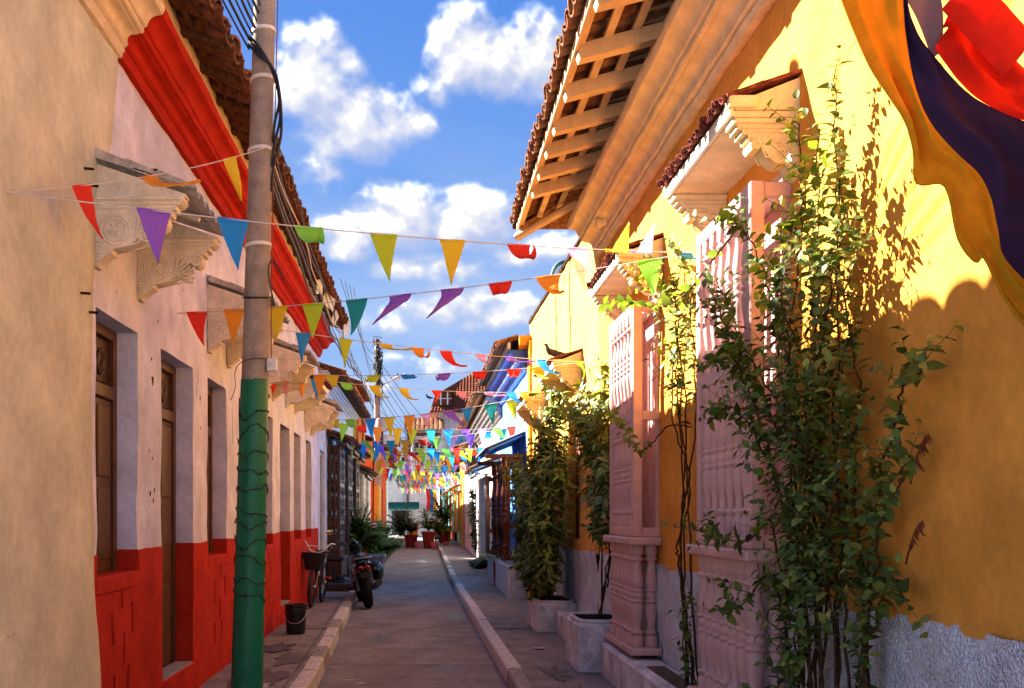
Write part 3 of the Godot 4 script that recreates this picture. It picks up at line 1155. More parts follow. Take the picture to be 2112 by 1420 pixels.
func body(parent: Node, fr: Transform3D, d0: float, d1: float, y1: float, back0: float, back1: float, m: String) -> void:
	var mb := mbf(fr)
	mb.box(V(d0, 0.0, -back1), V(d1, y1, -back0))
	put("rear_wall", mb, M[m], parent)


# a projecting window cage of turned bars
func cage(house: Node, fr: Transform3D, d0: float, d1: float, y0: float, y1: float, out: float, m: String, bars: int, rails: Array, r := 1.0, called := "window_cage", side_bars := 1) -> Node:
	var t := 0.075
	var root := Node3D.new()
	root.name = called
	house.add_child(root, true)
	for e in [d0, d1 - t]:
		var mb := mbf(fr)
		mb.box(V(e, y0, out - t), V(e + t, y1, out), 0.006)
		put("post", mb, M[m], root)
	var ys := [y0]
	ys.append_array(rails)
	ys.append(y1)
	for i in ys.size():
		var yy: float = ys[i]
		var lo := yy - 0.04
		if i == 0: lo = yy
		if i == ys.size() - 1: lo = yy - 0.08
		var rl := mbf(fr)
		rl.box(V(d0 + t, lo, out - t + 0.004), V(d1 - t, lo + 0.08, out - 0.004), 0.006)
		put("rail", rl, M[m], root)
		for e in [d0, d1 - t]:
			var sb := mbf(fr)
			sb.box(V(e + 0.006, lo + 0.002, 0.0), V(e + t - 0.012, lo + 0.078, out - t), 0.005)
			put("side_rail", sb, M[m], root)
	for i in ys.size() - 1:
		var a: float = ys[i] + (0.08 if i == 0 else 0.04)
		var b: float = ys[i + 1] - (0.08 if i == ys.size() - 2 else 0.04)
		var bm := baluster(b - a, r)
		for k in bars:
			var d := lerpf(d0 + t, d1 - t, (k + 0.5) / bars)
			place("baluster", bm, M[m], root, Transform3D(Basis.IDENTITY.rotated(V(0, 1, 0), rng.randf_range(-0.2, 0.2)), fr * V(d, a, out - t / 2)))
		for k in side_bars:
			for e in [d0 + t / 2, d1 - t / 2]:
				place("baluster", bm, M[m], root, Transform3D(Basis.IDENTITY, fr * V(e, a, (out - t) * (k + 0.5) / side_bars)))
	return root


# ------------------------------------------------------------------ the street itself
func kerb_left(d: float) -> float:
	if d < 9.5:
		return -1.0
	return lerpf(-1.0, -1.3, clampf((d - 9.5) / 10.0, 0, 1)) - 0.012 * maxf(0.0, d - 19.5)


func kerb_right(d: float) -> float:
	return 0.77 if d < 9.5 else lerpf(0.77, 0.60, clampf((d - 9.5) / 14.0, 0, 1))


func strip(mb: MB, a: Callable, b: Callable, d0: float, d1: float, y: float, amp := 0.004) -> void:
	var ds := cuts(d0, d1, 0.4, [])
	var rows := []
	for d in ds:
		var r := []
		for k in 7:
			var x := lerpf(a.call(d), b.call(d), k / 6.0)
			r.append(V(x, y + amp * wob(x * 22.0, d * 22.0), -d))
		rows.append(r)
	mb.sheet(rows)


func build_ground() -> void:
	var g := mbf()
	var rows := []
	for i in 9:
		var r := []
		for j in 9:
			r.append(V(-400 + 100 * j, -0.03, 400 - 100 * i))
		rows.append(r)
	g.sheet(rows)
	alone("ground", g, M["earth"], "brown bare earth under and beyond the whole street", "ground", "", "structure")
	# the crossing where the photographer stands: open paving in the sun behind the camera
	var cr := mbf()
	var crows := []
	for i in 9:
		var r := []
		for j in 13:
			r.append(V(-42.0 + 7.0 * j, -0.012, -1.0 + 4.6 * i))
		crows.append(r)
	crows.reverse()
	cr.sheet(crows)
	alone("crossing", cr, M["crossing"], "open pale concrete paving of the crossing at the mouth of the street", "paving", "", "structure")
	var road := thing("road", "narrow concrete street running away between the two rows of houses", "road", V(0, 0, 0), "", "structure")
	var joints := [1.0, 3.5, 7.2, 10.9, 14.4, 18.3, 22.4, 27.2, 33.0, 40.0, 50.0, 62.0, 80.0]
	for i in joints.size() - 1:
		var mb := mbf()
		var d0: float = joints[i] + 0.012
		var d1: float = joints[i + 1] - 0.012
		strip(mb, kerb_left, kerb_right, d0, d1, 0.004)
		put("slab", mb, M["road" if i % 2 == 0 else "road_2"], road)
	for side in 2:
		var pv := thing("pavement", ["concrete pavement below the pink and red house", "concrete pavement below the yellow house"][side], "pavement", V(0, 0, 0), "", "structure")
		var pj := [1.6, 3.6, 6.1, 8.4, 10.6, 13.2, 15.7, 18.0, 21.0, 25.0, 31.0, 40.0, 55.0, 80.0]
		for i in pj.size() - 1:
			var mb := mbf()
			if side == 0:
				strip(mb, func(_d): return -3.0, func(d): return kerb_left(d) - 0.15, pj[i] + 0.008, pj[i + 1] - 0.008, 0.134 + 0.006 * (i % 2))
			else:
				strip(mb, func(d): return kerb_right(d) + 0.15, func(_d): return 3.0, pj[i] + 0.008, pj[i + 1] - 0.008, 0.134 + 0.006 * (i % 2))
			put("slab", mb, M["pavement"], pv)
		var base := mbf()
		base.box(V(-3.0 if side == 0 else kerb_right(0) + 0.02, 0.0, -80.0), V(kerb_left(0) - 0.35 if side == 0 else 3.0, 0.12, -1.6))
		put("bed", base, M["earth"], pv)
		var kb := thing("kerb", ["kerb of worn concrete blocks by the green pole, some whitewashed", "kerb of worn concrete blocks beside the yellow house, some whitewashed"][side], "kerb", V(0, 0, 0), "", "structure")
		var d := 1.6
		while d < 80.0:
			var len := rng.randf_range(0.8, 1.15) if d < 30.0 else 3.0
			var white := wob(d * 37.0, side * 50.0) > -0.02
			var q := []
			for e in [d + 0.006, d + len - 0.006]:
				var x: float = kerb_left(e) if side == 0 else kerb_right(e)
				q.append(x)
			var s := -1.0 if side == 0 else 1.0
			var mb := mbf()
			var jit := rng.randf_range(-0.006, 0.006)
			var zz := [-(d + 0.006), -(d + len - 0.006)]
			var y1 := 0.148 + jit
			var ring := [Vector2(0.0, -0.02), Vector2(0.006, y1 - 0.028), Vector2(0.012, y1 - 0.012), Vector2(0.026, y1), Vector2(0.142, y1 + 0.002), Vector2(0.152, y1 - 0.008), Vector2(0.152, -0.02)]
			for i in ring.size() - 1:
				var a: Vector2 = ring[i]
				var b: Vector2 = ring[i + 1]
				var e2 := (b - a)
				mb.quad_out(V(q[0] + s * a.x, a.y, zz[0]), V(q[1] + s * a.x, a.y, zz[1]), V(q[1] + s * b.x, b.y, zz[1]), V(q[0] + s * b.x, b.y, zz[0]), V(-s * e2.y, e2.x, 0))
			for e in 2:
				for i in range(1, ring.size() - 1):
					var a: Vector2 = ring[0]
					var t := [V(q[e] + s * a.x, a.y, zz[e]), V(q[e] + s * ring[i].x, ring[i].y, zz[e]), V(q[e] + s * ring[i + 1].x, ring[i + 1].y, zz[e])]
					if (t[1] - t[0]).cross(t[2] - t[0]).z * (1 if e == 0 else -1) < 0:
						mb.tri(t[2], t[1], t[0])
					else:
						mb.tri(t[0], t[1], t[2])
			put("kerb_block", mb, M["kerb_white" if white else "kerb"], kb)
			d += len


# ------------------------------------------------------------------ left side
const LEFT_X := -1.93
const OPEN := [5.99, 7.48, 9.06, 10.6, 12.0, 13.6, 15.04, 16.5]
const OPEN_W := [0.87, 1.0, 0.88, 0.9, 0.9, 0.95, 0.82, 0.8]
const OPEN_KIND := [0, 1, 0, 1, 0, 1, 0, 0]


func build_left_near() -> void:
	var fr := FR(LEFT_X, -1.0)
	# beige house nearest the camera
	var b := thing("beige_house", "beige plastered house front nearest the camera at the left edge", "house", V(LEFT_X, 0, -5.0))
	var mb := mbf(fr)
	# its far edge wanders: a strip of quads whose last column follows the paint line
	var ys := cuts(0.1, 4.5, 0.16, [])
	var rows := []
	for y in ys:
		var e := 5.86 + 0.20 * smoothstep(1.6, 0.2, y) + 0.48 * smoothstep(2.7, 4.5, y) + 0.035 * wob(y * 60.0, 3.0)
		var r := []
		for k in 21:
			var d := lerpf(4.0, e, k / 20.0)
			r.append(V(d, y, 0.022 + bulge(d, y, 0.012)))
		r.append(V(e + 0.004, y, -0.02))
		rows.append(r)
	mb.sheet(rows)
	put("wall", mb, M["beige_wall"], b)
	body(b, fr, 4.0, 5.9, 4.5, 0.03, 6.0, "beige_wall")
	var ce := mbf(fr)
	ce.box(V(4.0, 0.1, -0.3), V(4.1, 4.5, 0.0))
	put("corner", ce, M["beige_wall"], b)
	var cp := mbf(fr)
	moulding(cp, cornice_profile(4.46, 0.31, 0.30), 4.0, 6.36, 0.008, 0.25)
	put("cornice", cp, M["beige_moulding"], b)
	for k in [[5.72, 3.54], [5.80, 3.47], [5.66, 2.83], [5.79, 2.75]]:
		var nl := mbf(fr)
		nl.tube([V(k[0], k[1], 0.0), V(k[0] + 0.01, k[1] - 0.004, 0.075)], 0.008, 0.008, 5)
		put("nail", nl, M["rust"], b)
	# pink and red house
	var h := thing("pink_house", "long pink and white house with red base band, red cornice and tiled eave", "house", V(LEFT_X, 0, -12.0))
	var d0 := 5.8
	var d1 := 18.4
	var top := 4.5
	var split := 1.37
	var holes := []
	for i in OPEN.size():
		var y0: float = 0.38 if OPEN_KIND[i] == 1 else 1.22
		holes.append([OPEN[i], y0, OPEN_W[i], 2.82 - y0])
	var up := mbf(fr)
	face(up, d0, d1, split - 0.03, top, holes, 0.014, 0.18)
	for q in holes:
		reveal(up, q, 0.17, 0.014, split)
	put("wall", up, M["lavender"], h)
	var slots := []
	for i in OPEN.size():
		if OPEN_KIND[i] == 0:
			for s in [[0.50, 1.0], [0.26, 0.80], [0.70, 0.84], [0.50, 0.64], [0.32, 0.42], [0.60, 0.43]]:
				slots.append([OPEN[i] + s[0] + rng.randf_range(-0.02, 0.02), s[1] + rng.randf_range(-0.015, 0.015) - 0.0, 0.042, 0.2])
	var lo := mbf(fr)
	var all := holes.duplicate()
	all.append_array(slots)
	face(lo, d0, d1, 0.1, split, all, 0.014, 0.18, 0.007, 0.016)
	for q in holes:
		reveal(lo, q, 0.165, 0.014, -9.0, split, 0.007)
	for q in slots:
		reveal(lo, q, 0.05, 0.014, -9.0, 99.0, 0.007)
	put("base_band", lo, M["red_wall"], h)
	for q in slots:
		var v := mbf(fr)
		v.box(V(q[0] - 0.01, q[1] - 0.01, -0.09), V(q[0] + q[2] + 0.01, q[1] + q[3] + 0.01, -0.045))
		put("vent_slot", v, M["chip"], h)
	# rounded sills of the windows and worn steps of the doors
	for i in holes.size():
		var q: Array = holes[i]
		var s := mbf(fr)
		if OPEN_KIND[i] == 0:
			s.box(V(q[0] - 0.02, q[1] - 0.10, -0.15), V(q[0] + q[2] + 0.02, q[1] + 0.012, 0.016), 0.014)
			put("sill", s, M["red_wall"], h)
		else:
			s.box(V(q[0] - 0.01, 0.1, -0.15), V(q[0] + q[2] + 0.01, q[1] + 0.006, 0.022), 0.012)
			put("door_step", s, M["red_wall"], h)
			var tr := mbf(fr)
			tr.box(V(q[0] + 0.03, q[1], -0.14), V(q[0] + q[2] - 0.03, q[1] + 0.014, 0.012), 0.006)
			put("threshold", tr, M["kerb"], h)
		leaf_door(h, fr, q, 0.165, "door" if OPEN_KIND[i] == 1 else "window", "door_wood")
	body(h, fr, d0, d1 - 0.02, 4.5, 0.235, 6.0, "lavender")
	# end wall strip beside the reveals up to the street face
	var ew := mbf(fr)
	ew.box(V(d1 - 0.02, 0.1, -0.23), V(d1, top, 0.0))
	put("end_wall", ew, M["lavender"], h)
	var co := mbf(fr)
	moulding(co, cornice_profile(4.46, 0.31, 0.30), 6.37, d1 + 0.02, 0.008, 0.25)
	put("cornice", co, M["red_moulding"], h)
	var fz := mbf(fr)
	face(fz, 4.0, d1, 4.75, 5.24, [], 0.012, 0.3, 0.20)
	put("frieze", fz, M["beige_moulding"], h)
	var fb := mbf(fr)
	fb.box(V(4.0, 4.5, -6.0), V(d1, 5.1, -0.03))
	fb.box(V(4.0, 4.70, -0.03), V(d1, 5.1, 0.17))
	put("wall_head", fb, M["old_cream"], h)
	# eave: rafters, battens and barrel tiles
	var rf := roof_slab(h, fr, 3.9, d1 + 0.1, 0.12, 5.13, 0.33, 6.0, "old_wood")
	var k := 0
	var d := 4.1
	while d < d1:
		var r := mbf(fr * Transform3D(Basis(V(0, 0, 1), V(0, 1, 0), V(-1, 0, 0)), V(d + rng.randf_range(-0.08, 0.08), 0, 0)))
		var e := rng.randf_range(0.40, 0.52)
		r.prism(PackedVector2Array([Vector2(0.1, 5.04), Vector2(e, 5.04 - 0.33 * (e - 0.1)), Vector2(e, 5.11 - 0.33 * (e - 0.1)), Vector2(0.1, 5.12)]), -0.035, 0.035)
		put("rafter", r, M["old_wood"], rf)
		d += 0.62
		k += 1
	for o in [0.30, 0.42, 0.52]:
		var bt := mbf(fr)
		var y: float = 5.10 - 0.33 * (o - 0.1)
		var last := d0 - 2.0
		var pts := []
		for j in 20:
			pts.append(V(lerpf(3.95, d1, j / 19.0), y + 0.02 * wob(j * 40.0, o * 100.0), o + 0.02 * wob(j * 60.0, o * 50.0)))
		bt.tube(pts, 0.022, 0.022, 5)
		put("batten", bt, M["old_wood"], rf)
	tile_rows(rf, fr, 3.9, d1 + 0.1, 0.27, 0.56, 4.93, 0.33, 2, ["tile_a", "tile_b", "tile_b"], 1.15)
	# odd pieces of board tucked under the eave towards the far end
	for q in [[14.6, 0.42, 0.3], [15.6, 0.46, 0.22], [16.9, 0.44, 0.26], [17.9, 0.55, 0.2]]:
		var bd := mbf(fr * Transform3D(Basis.from_euler(V(rng.randf_range(-0.5, 0.5), rng.randf_range(-0.5, 0.5), rng.randf_range(-0.8, 0.8))), V(q[0], 4.86, q[1])))
		bd.box(V(-0.15, -0.1, -0.008), V(0.15, 0.1, 0.008), 0.002)
		put("loose_board", bd, M["grey_white"], rf)
	# canopies over the windows
	sheet_canopy(h, fr, 5.93, 6.95, 3.45, 0.56, 0.41, "old_cream")
	sheet_canopy(h, fr, 9.06, 10.06, 3.45, 0.56, 0.41, "old_cream")
	sheet_canopy(h, fr, 11.95, 12.95, 3.45, 0.56, 0.41, "old_cream")
	tiled_canopy(h, fr, 14.1, 15.2, 3.38, 0.48, "cream_white", "cream_white")
	sheet_canopy(h, fr, 16.4, 17.4, 3.32, 0.5, 0.38, "old_cream")
	# chips of paint and nail holes in the plaster
	for q in [[7.2, 2.7], [7.22, 2.55], [7.15, 2.05], [7.25, 2.0], [7.2, 1.75], [7.28, 1.7], [7.31, 1.78], [8.75, 2.6], [8.8, 2.35], [6.6, 3.3], [7.4, 3.0], [10.2, 2.6], [10.3, 1.9], [8.7, 1.2], [11.7, 2.1], [6.4, 3.0], [8.2, 3.4]]:
		var ch := mbf(fr)
		var c := V(q[0], q[1], bulge(q[0], q[1], 0.014) + 0.001)
		var ring := []
		var n := rng.randi_range(5, 8)
		var sz := rng.randf_range(0.010, 0.026)
		for j in n:
			var g := TAU * j / n
			var rr := sz * rng.randf_range(0.5, 1.3)
			ring.append(c + V(rr * cos(g), rr * 1.3 * sin(g), 0.0))
		for j in n:
			ch.quad_out(c + V(0, 0, 0.004), ring[j], ring[(j + 1) % n], c + V(0, 0, 0.004), V(0, 0, 1))
		put("plaster_chip", ch, M["chip"], h)
	for q in [[4.62, 1.02, 0.16, 0.03], [8.6, 2.6, 0.12, 0.3], [10.25, 2.3, 0.05, 0.5], [7.1, 1.5, 0.1, 0.2], [11.6, 2.4, 0.08, 0.35]]:
		var ck := mbf(fr)
		var pts := []
		for j in 10:
			var f := j / 9.0
			var dd: float = q[0] + q[2] * f + 0.03 * wob(j * 60.0, q[0] * 100.0)
			var y: float = q[1] + q[3] * f + 0.03 * wob(j * 60.0, q[1] * 100.0)
			pts.append(V(dd, y, bulge(dd, y, 0.014) + (0.0225 if dd < 5.8 else 0.0005)))
		ck.tube(pts, 0.002, 0.001, 4, false)
		put("crack", ck, M["chip"], b if q[0] < 5.8 else h)
	# iron pin in the wall with the end of a bunting line
	for q in [[7.05, 3.98], [9.3, 3.72]]:
		var nl := mbf(fr)
		nl.tube([V(q[0], q[1], 0.0), V(q[0] + 0.01, q[1], 0.09)], 0.009, 0.009, 5)
		put("nail", nl, M["rust"], h)


# ------------------------------------------------------------------ right side
const RIGHT_X := 1.91


func build_right_near() -> void:
	var fr := FR(RIGHT_X, 1.0)
	var h := thing("yellow_house", "large yellow house with white rough base, pink window cages and deep tiled eave", "house", V(RIGHT_X, 0, -7.0))
	var d0 := 2.3
	var d1 := 11.2
	var split := 1.2
	var holes := [[5.36, 1.44, 0.97, 1.98], [8.36, 1.44, 0.97, 1.98]]
	var up := mbf(fr)
	face(up, d0, d1, split - 0.03, 4.5, holes, 0.016, 0.17)
	for q in holes:
		reveal(up, q, 0.14, 0.016)
	put("wall", up, M["yellow"], h)
	var lo := mbf(fr)
	face(lo, d0, d1, 0.1, split, [], 0.05, 0.07, 0.012, 0.009)
	put("base_band", lo, M["white_rough"], h)
	body(h, fr, d0, d1 - 0.01, 4.5, 0.20, 6.0, "yellow")
	var ew := mbf(fr)
	ew.box(V(d1 - 0.01, 0.1, -6.0), V(d1, 5.2, 0.0))
	put("end_wall", ew, M["yellow"], h)
	# damp brown stain under the paint line and hairline cracks in the plaster
	for q in [[4.12, 1.10, 0.07, 0.16], [7.55, 0.75, 0.05, 0.2], [3.75, 0.8, 0.05, 0.1]]:
		var st := mbf(fr)
		var c := V(q[0], q[1], 0.0)
		var rows := []
		for i in 7:
			var row := []
			for j in 17:
				var g := TAU * j / 16
				var r: float = (i / 6.0) * (1.0 + 0.5 * wob(j * 45.0 if j < 16 else 0.0, q[0] * 90.0))
				var d: float = q[0] + q[2] * r * cos(g)
				var y: float = q[1] + q[3] * r * sin(g) * (1.0 if sin(g) < 0 else 0.6)
				row.append(V(d, y, bulge(d, y, 0.05) + 0.006 - 0.004 * i / 6.0))
			rows.append(row)
		rows.reverse()
		st.sheet(rows)
		put("stain", st, M["stain"], h)
	for q in [[4.35, 3.75, 0.5, -0.1], [3.9, 3.0, 0.12, -0.2], [4.05, 2.75, 0.15, -0.22], [7.9, 1.9, 0.05, 0.3], [9.9, 3.9, 0.2, 0.35]]:
		var ck := mbf(fr)
		var pts := []
		for j in 10:
			var f := j / 9.0
			var dd: float = q[0] + q[2] * f + 0.03 * wob(j * 60.0, q[0] * 100.0)
			var y: float = q[1] + q[3] * f + 0.03 * wob(j * 60.0, q[1] * 100.0)
			pts.append(V(dd, y, bulge(dd, y, 0.016) + 0.0005))
		ck.tube(pts, 0.0022, 0.001, 4, false)
		put("crack", ck, M["chip"], h)
	var ce := mbf(fr)
	ce.box(V(d0, 1.2, -0.3), V(d0 + 0.1, 4.5, -0.012))
	put("corner", ce, M["yellow"], h)
	var cb := mbf(fr)
	cb.box(V(d0 - 0.01, 0.1, -0.3), V(d0 + 0.1, 1.2, -0.02))
	put("corner", cb, M["white_rough"], h)
	# ledge along the foot of the wall
	var lg := mbf(fr)
	lg.box(V(2.3, 0.1, 0.0), V(9.5, 0.43, 0.29), 0.025)
	put("ledge", lg, M["white_dirty"], h)
	var lg2 := mbf(fr)
	lg2.box(V(9.5, 0.1, 0.0), V(12.8, 0.40, 0.27), 0.025)
	put("ledge", lg2, M["white_dirty"], h)
	for q in [[6.5, 7.9], [3.5, 5.2]]:
		var so := mbf(fr)
		so.box(V(q[0], 0.40, 0.06), V(q[1], 0.434, 0.21), 0.004)
		put("soil_bed", so, M["dirt"], h)
	# cornice and frieze
	var co := mbf(fr)
	moulding(co, cornice_profile(4.43, 0.36, 0.36), d0, d1, 0.010, 0.22)
	put("cornice", co, M["beige_moulding"], h)
	var pipe := mbf(fr)
	pipe.tube([V(10.3, 4.57, 0.08), V(10.3, 4.53, 0.19)], 0.045, 0.045, 12)
	put("drain_spout", pipe, M["cream"], h)
	var fb := mbf(fr)
	fb.box(V(d0, 4.5, -6.0), V(d1, 5.06, -0.03))
	fb.box(V(d0, 4.74, -0.03), V(d1, 5.06, 0.24))
	put("wall_head", fb, M["beige_moulding"], h)
	# roof with hip at the far end
	var rf := roof_slab(h, fr, d0, d1 + 0.1, 0.34, 5.14, 0.26, 6.2, "rafter")
	for d in [2.75, 3.35, 4.0, 4.62, 5.25, 5.88, 6.5, 7.26, 7.93, 8.64, 9.2, 9.8, 10.35]:
		var r := mbf(fr * Transform3D(Basis(V(0, 0, 1), V(0, 1, 0), V(-1, 0, 0)), V(d, 0, 0)))
		r.prism(PackedVector2Array([Vector2(0.2, 4.985), Vector2(0.26, 4.955), Vector2(0.82, 4.81), Vector2(0.835, 4.85), Vector2(0.835, 4.925), Vector2(0.2, 5.09)]), -0.05, 0.05, 0.006)
		put("rafter", r, M["rafter"], rf)
	var hip := mbf(fr)
	hip.tube([V(11.1, 5.0, 0.25), V(11.78, 4.80, 0.86)], 0.055, 0.055, 4)
	put("hip_rafter", hip, M["rafter"], rf)
	for d in [11.45]:
		var r := mbf(fr)
		r.box(V(11.0, 4.96, 0.0), V(11.7, 5.03, 0.08), 0.006)
		put("rafter", r, M["rafter"], rf)
	for o in [0.42, 0.62, 0.815]:
		var bt := mbf(fr)
		var y: float = 5.03 - 0.26 * (o - 0.42)
		bt.box(V(2.3, y - 0.012, o - 0.03), V(11.2 + o * 0.6, y + 0.02, o + 0.03), 0.004)
		put("batten", bt, M["rafter"], rf)
	var fa := mbf(fr)
	fa.box(V(2.3, 4.87, 0.835), V(11.75, 4.95, 0.86), 0.004)
	put("fascia", fa, M["rafter"], rf)
	tile_rows(rf, fr, 2.4, 11.8, 0.2, 0.93, 4.955, 0.26, 2, ["tile_a", "tile_b", "tile_c"])
	# the hip side of the roof, sloping down past the end wall
	var hp := mbf(fr)
	hp.quad_out(V(11.2, 5.22, 0.2), V(11.85, 4.97, 0.9), V(11.9, 4.97, -6.0), V(11.2, 5.22, -6.0), V(0.3, 1, 0))
	hp.quad_out(V(11.2, 5.16, 0.2), V(11.85, 4.91, 0.9), V(11.9, 4.91, -6.0), V(11.2, 5.16, -6.0), V(0, -1, 0))
	hp.quad_out(V(11.85, 4.91, 0.9), V(11.9, 4.91, -6.0), V(11.9, 4.97, -6.0), V(11.85, 4.97, 0.9), V(1, 0, 0))
	put("hip_roof", hp, M["tile_b"], rf)
	# window cages
	for k in 2:
		var c := 5.32 + 3.0 * k
		var cg := cage(h, fr, c, c + 1.06, 1.42, 3.34, 0.22, "pink_wood", 6, [2.41], 0.80, "window_cage", 0)
		var sh := mbf(fr)
		sh.box(V(c - 0.08, 1.355, 0.0), V(c + 1.14, 1.418, 0.27), 0.012)
		put("shelf", sh, M["pink_wood"], cg)
		var bp := mbf(fr)
		bp.box(V(c - 0.08, 0.465, 0.0), V(c + 1.14, 0.525, 0.26), 0.01)
		put("base_plate", bp, M["pink_wood"], cg)
		for e in [c + 0.1, c + 0.9]:
			var ft := mbf(fr)
			ft.box(V(e, 0.425, 0.04), V(e + 0.07, 0.466, 0.2))
			put("foot", ft, M["old_wood"], cg)
		var bm := baluster(0.83, 1.12)
		for j in 7:
			place("baluster", bm, M["pink_wood"], cg, Transform3D(Basis.IDENTITY, fr * V(c + 0.06 + j * 0.155, 0.525, 0.175)))
		for e in [c + 0.06, c + 0.99]:
			place("baluster", bm, M["pink_wood"], cg, Transform3D(Basis.IDENTITY, fr * V(e, 0.525, 0.06)))
		# plank shutters within
		var wf := mbf(fr)
		wf.box(V(c + 0.03, 1.43, -0.14), V(c + 0.10, 3.42, 0.03), 0.005)
		wf.box(V(c + 0.96, 1.43, -0.14), V(c + 1.03, 3.42, 0.03), 0.005)
		wf.box(V(c + 0.10, 3.34, -0.14), V(c + 0.96, 3.42, 0.03), 0.005)
		put("window_frame", wf, M["pink_wood"], cg)
		for j in 5:
			var pk := mbf(fr)
			pk.box(V(c + 0.105 + j * 0.172, 1.44, -0.11), V(c + 0.105 + j * 0.172 + 0.166, 3.34, -0.075), 0.006)
			put("plank", pk, M["pink_wood"], cg)
		tiled_canopy(h, fr, c - 0.12, c + 1.3, 3.63, 0.35, "cream", "cream")
	# second yellow house, lower, with a plain parapet
	var f2 := FR2(1.91, 11.2, 1.83, 17.9, 1.0)
	var h2 := thing("yellow_house", "yellow house with stained plain parapet and two ornate plaster canopies before the blue house", "house", V(1.9, 0, -14.0))
	var L := 6.7
	var hh := [[1.35, 1.3, 0.9, 1.75], [4.7, 1.3, 0.85, 1.75]]
	var w2 := mbf(f2)
	face(w2, 0.0, L, 1.15, 4.95, hh, 0.016, 0.17, 0.0, 0.03)
	for q in hh:
		reveal(w2, q, 0.14, 0.016)
	put("wall", w2, M["yellow_2"], h2)
	var b2 := mbf(f2)
	face(b2, 0.0, L, 0.1, 1.18, [], 0.05, 0.1, 0.012, 0.03)
	put("base_band", b2, M["white_rough"], h2)
	body(h2, f2, 0.01, L, 4.93, 0.2, 6.0, "yellow_2")
	var pil := mbf(f2)
	pil.box(V(L - 0.35, 0.1, -0.1), V(L, 4.6, 0.05), 0.01)
	put("pilaster", pil, M["ochre"], h2)
	var stub := mbf(f2)
	stub.prism(PackedVector2Array([Vector2(L - 0.2, 4.55), Vector2(L + 0.02, 4.50), Vector2(L + 0.02, 4.68), Vector2(L - 0.25, 4.70)]), 0.0, 0.2, 0.01)
	put("corbel", stub, M["ochre"], h2)
	for q in hh:
		leaf_door(h2, f2, q, 0.12, "window", "orange_wood")
	tiled_canopy(h2, f2, 1.15, 2.6, 3.38, 0.34, "cream", "cream")
	tiled_canopy(h2, f2, 4.35, 5.75, 3.30, 0.34, "cream", "cream")
	var cap := mbf(f2)
	for j in 30:
		cap.box(V(j * L / 30.0, 4.93 + 0.02 * wob(j * 70.0, 4.0), -0.2), V((j + 0.96) * L / 30.0, 4.99 + 0.03 * wob(j * 90.0, 9.0), 0.025), 0.008)
	put("coping", cap, M["rust"], h2)
	for q in [[2.05, 0.0], [3.3, 1.0]]:
		var cr := mbf(f2)
		var pts := []
		for j in 14:
			pts.append(V(q[0] + 0.05 * wob(j * 30.0, q[1] * 50.0), lerpf(4.95, 3.45, j / 13.0), 0.012 + bulge(q[0], lerpf(4.95, 3.45, j / 13.0), 0.016)))
		cr.tube(pts, 0.007, 0.007, 4)
		put("wire", cr, M["rust"], h2)


func build_planters() -> void:
	for q in [[9.45, 10.3, 0.50, 0.6, "white plastered planter box holding the thin climber beside the far pink cage"], [12.75, 13.85, 0.53, 0.50, "long white plastered planter box under the dense climbing shrub"]]:
		var fr := FR(RIGHT_X, 1.0)
		var o := thing("planter", q[4], "planter", V(1.7, 0.134, -(q[0] + q[1]) / 2), "white planter boxes at the yellow wall")
		var mb := mbf(fr)
		var y1: float = q[3]
		mb.box(V(q[0], 0.12, 0.0), V(q[1], y1, q[2]), 0.03)
		put("box", mb, M["white_dirty"], o)
		var so := mbf(fr)
		so.box(V(q[0] + 0.08, y1 - 0.02, 0.03), V(q[1] - 0.08, y1 + 0.012, q[2] - 0.08), 0.01)
		put("soil", so, M["soil"], o)
		var rim := mbf(fr)
		var ring := []
		for j in 25:
			var g := TAU * j / 24
			ring.append(V((q[0] + q[1]) / 2 + (q[1] - q[0]) * 0.46 * signf(cos(g)) * pow(absf(cos(g)), 0.4), y1 + 0.01 + 0.008 * wob(j * 50.0, y1 * 90.0), q[2] / 2 + q[2] * 0.44 * signf(sin(g)) * pow(absf(sin(g)), 0.4)))
		rim.tube(ring, 0.022, 0.022, 6, false)
		put("rim", rim, M["white_dirty"], o)


# ------------------------------------------------------------------ plants
func leaf_mesh(key: String, len: float, wide: float, droop: float, fold: float) -> ArrayMesh:
	if not meshes.has(key):
		var mb := mbf()
		var rows := []
		for i in 5:
			var t := i / 4.0
			var w: float = wide * [0.12, 0.85, 1.0, 0.62, 0.03][i]
			var y := -droop * t * t * len
			rows.append([V(-w, y + fold * w, t * len), V(0, y, t * len), V(w, y + fold * w, t * len)])
		mb.sheet(rows)
		meshes[key] = mb.mesh()
	return meshes[key]


func leaf_basis(dir: Vector3, up: Vector3) -> Basis:
	var z := dir.normalized()
	var x := up.cross(z)
	if x.length() < 0.05:
		x = V(1, 0, 0).cross(z)
	x = x.normalized()
	return Basis(x, z.cross(x), z)


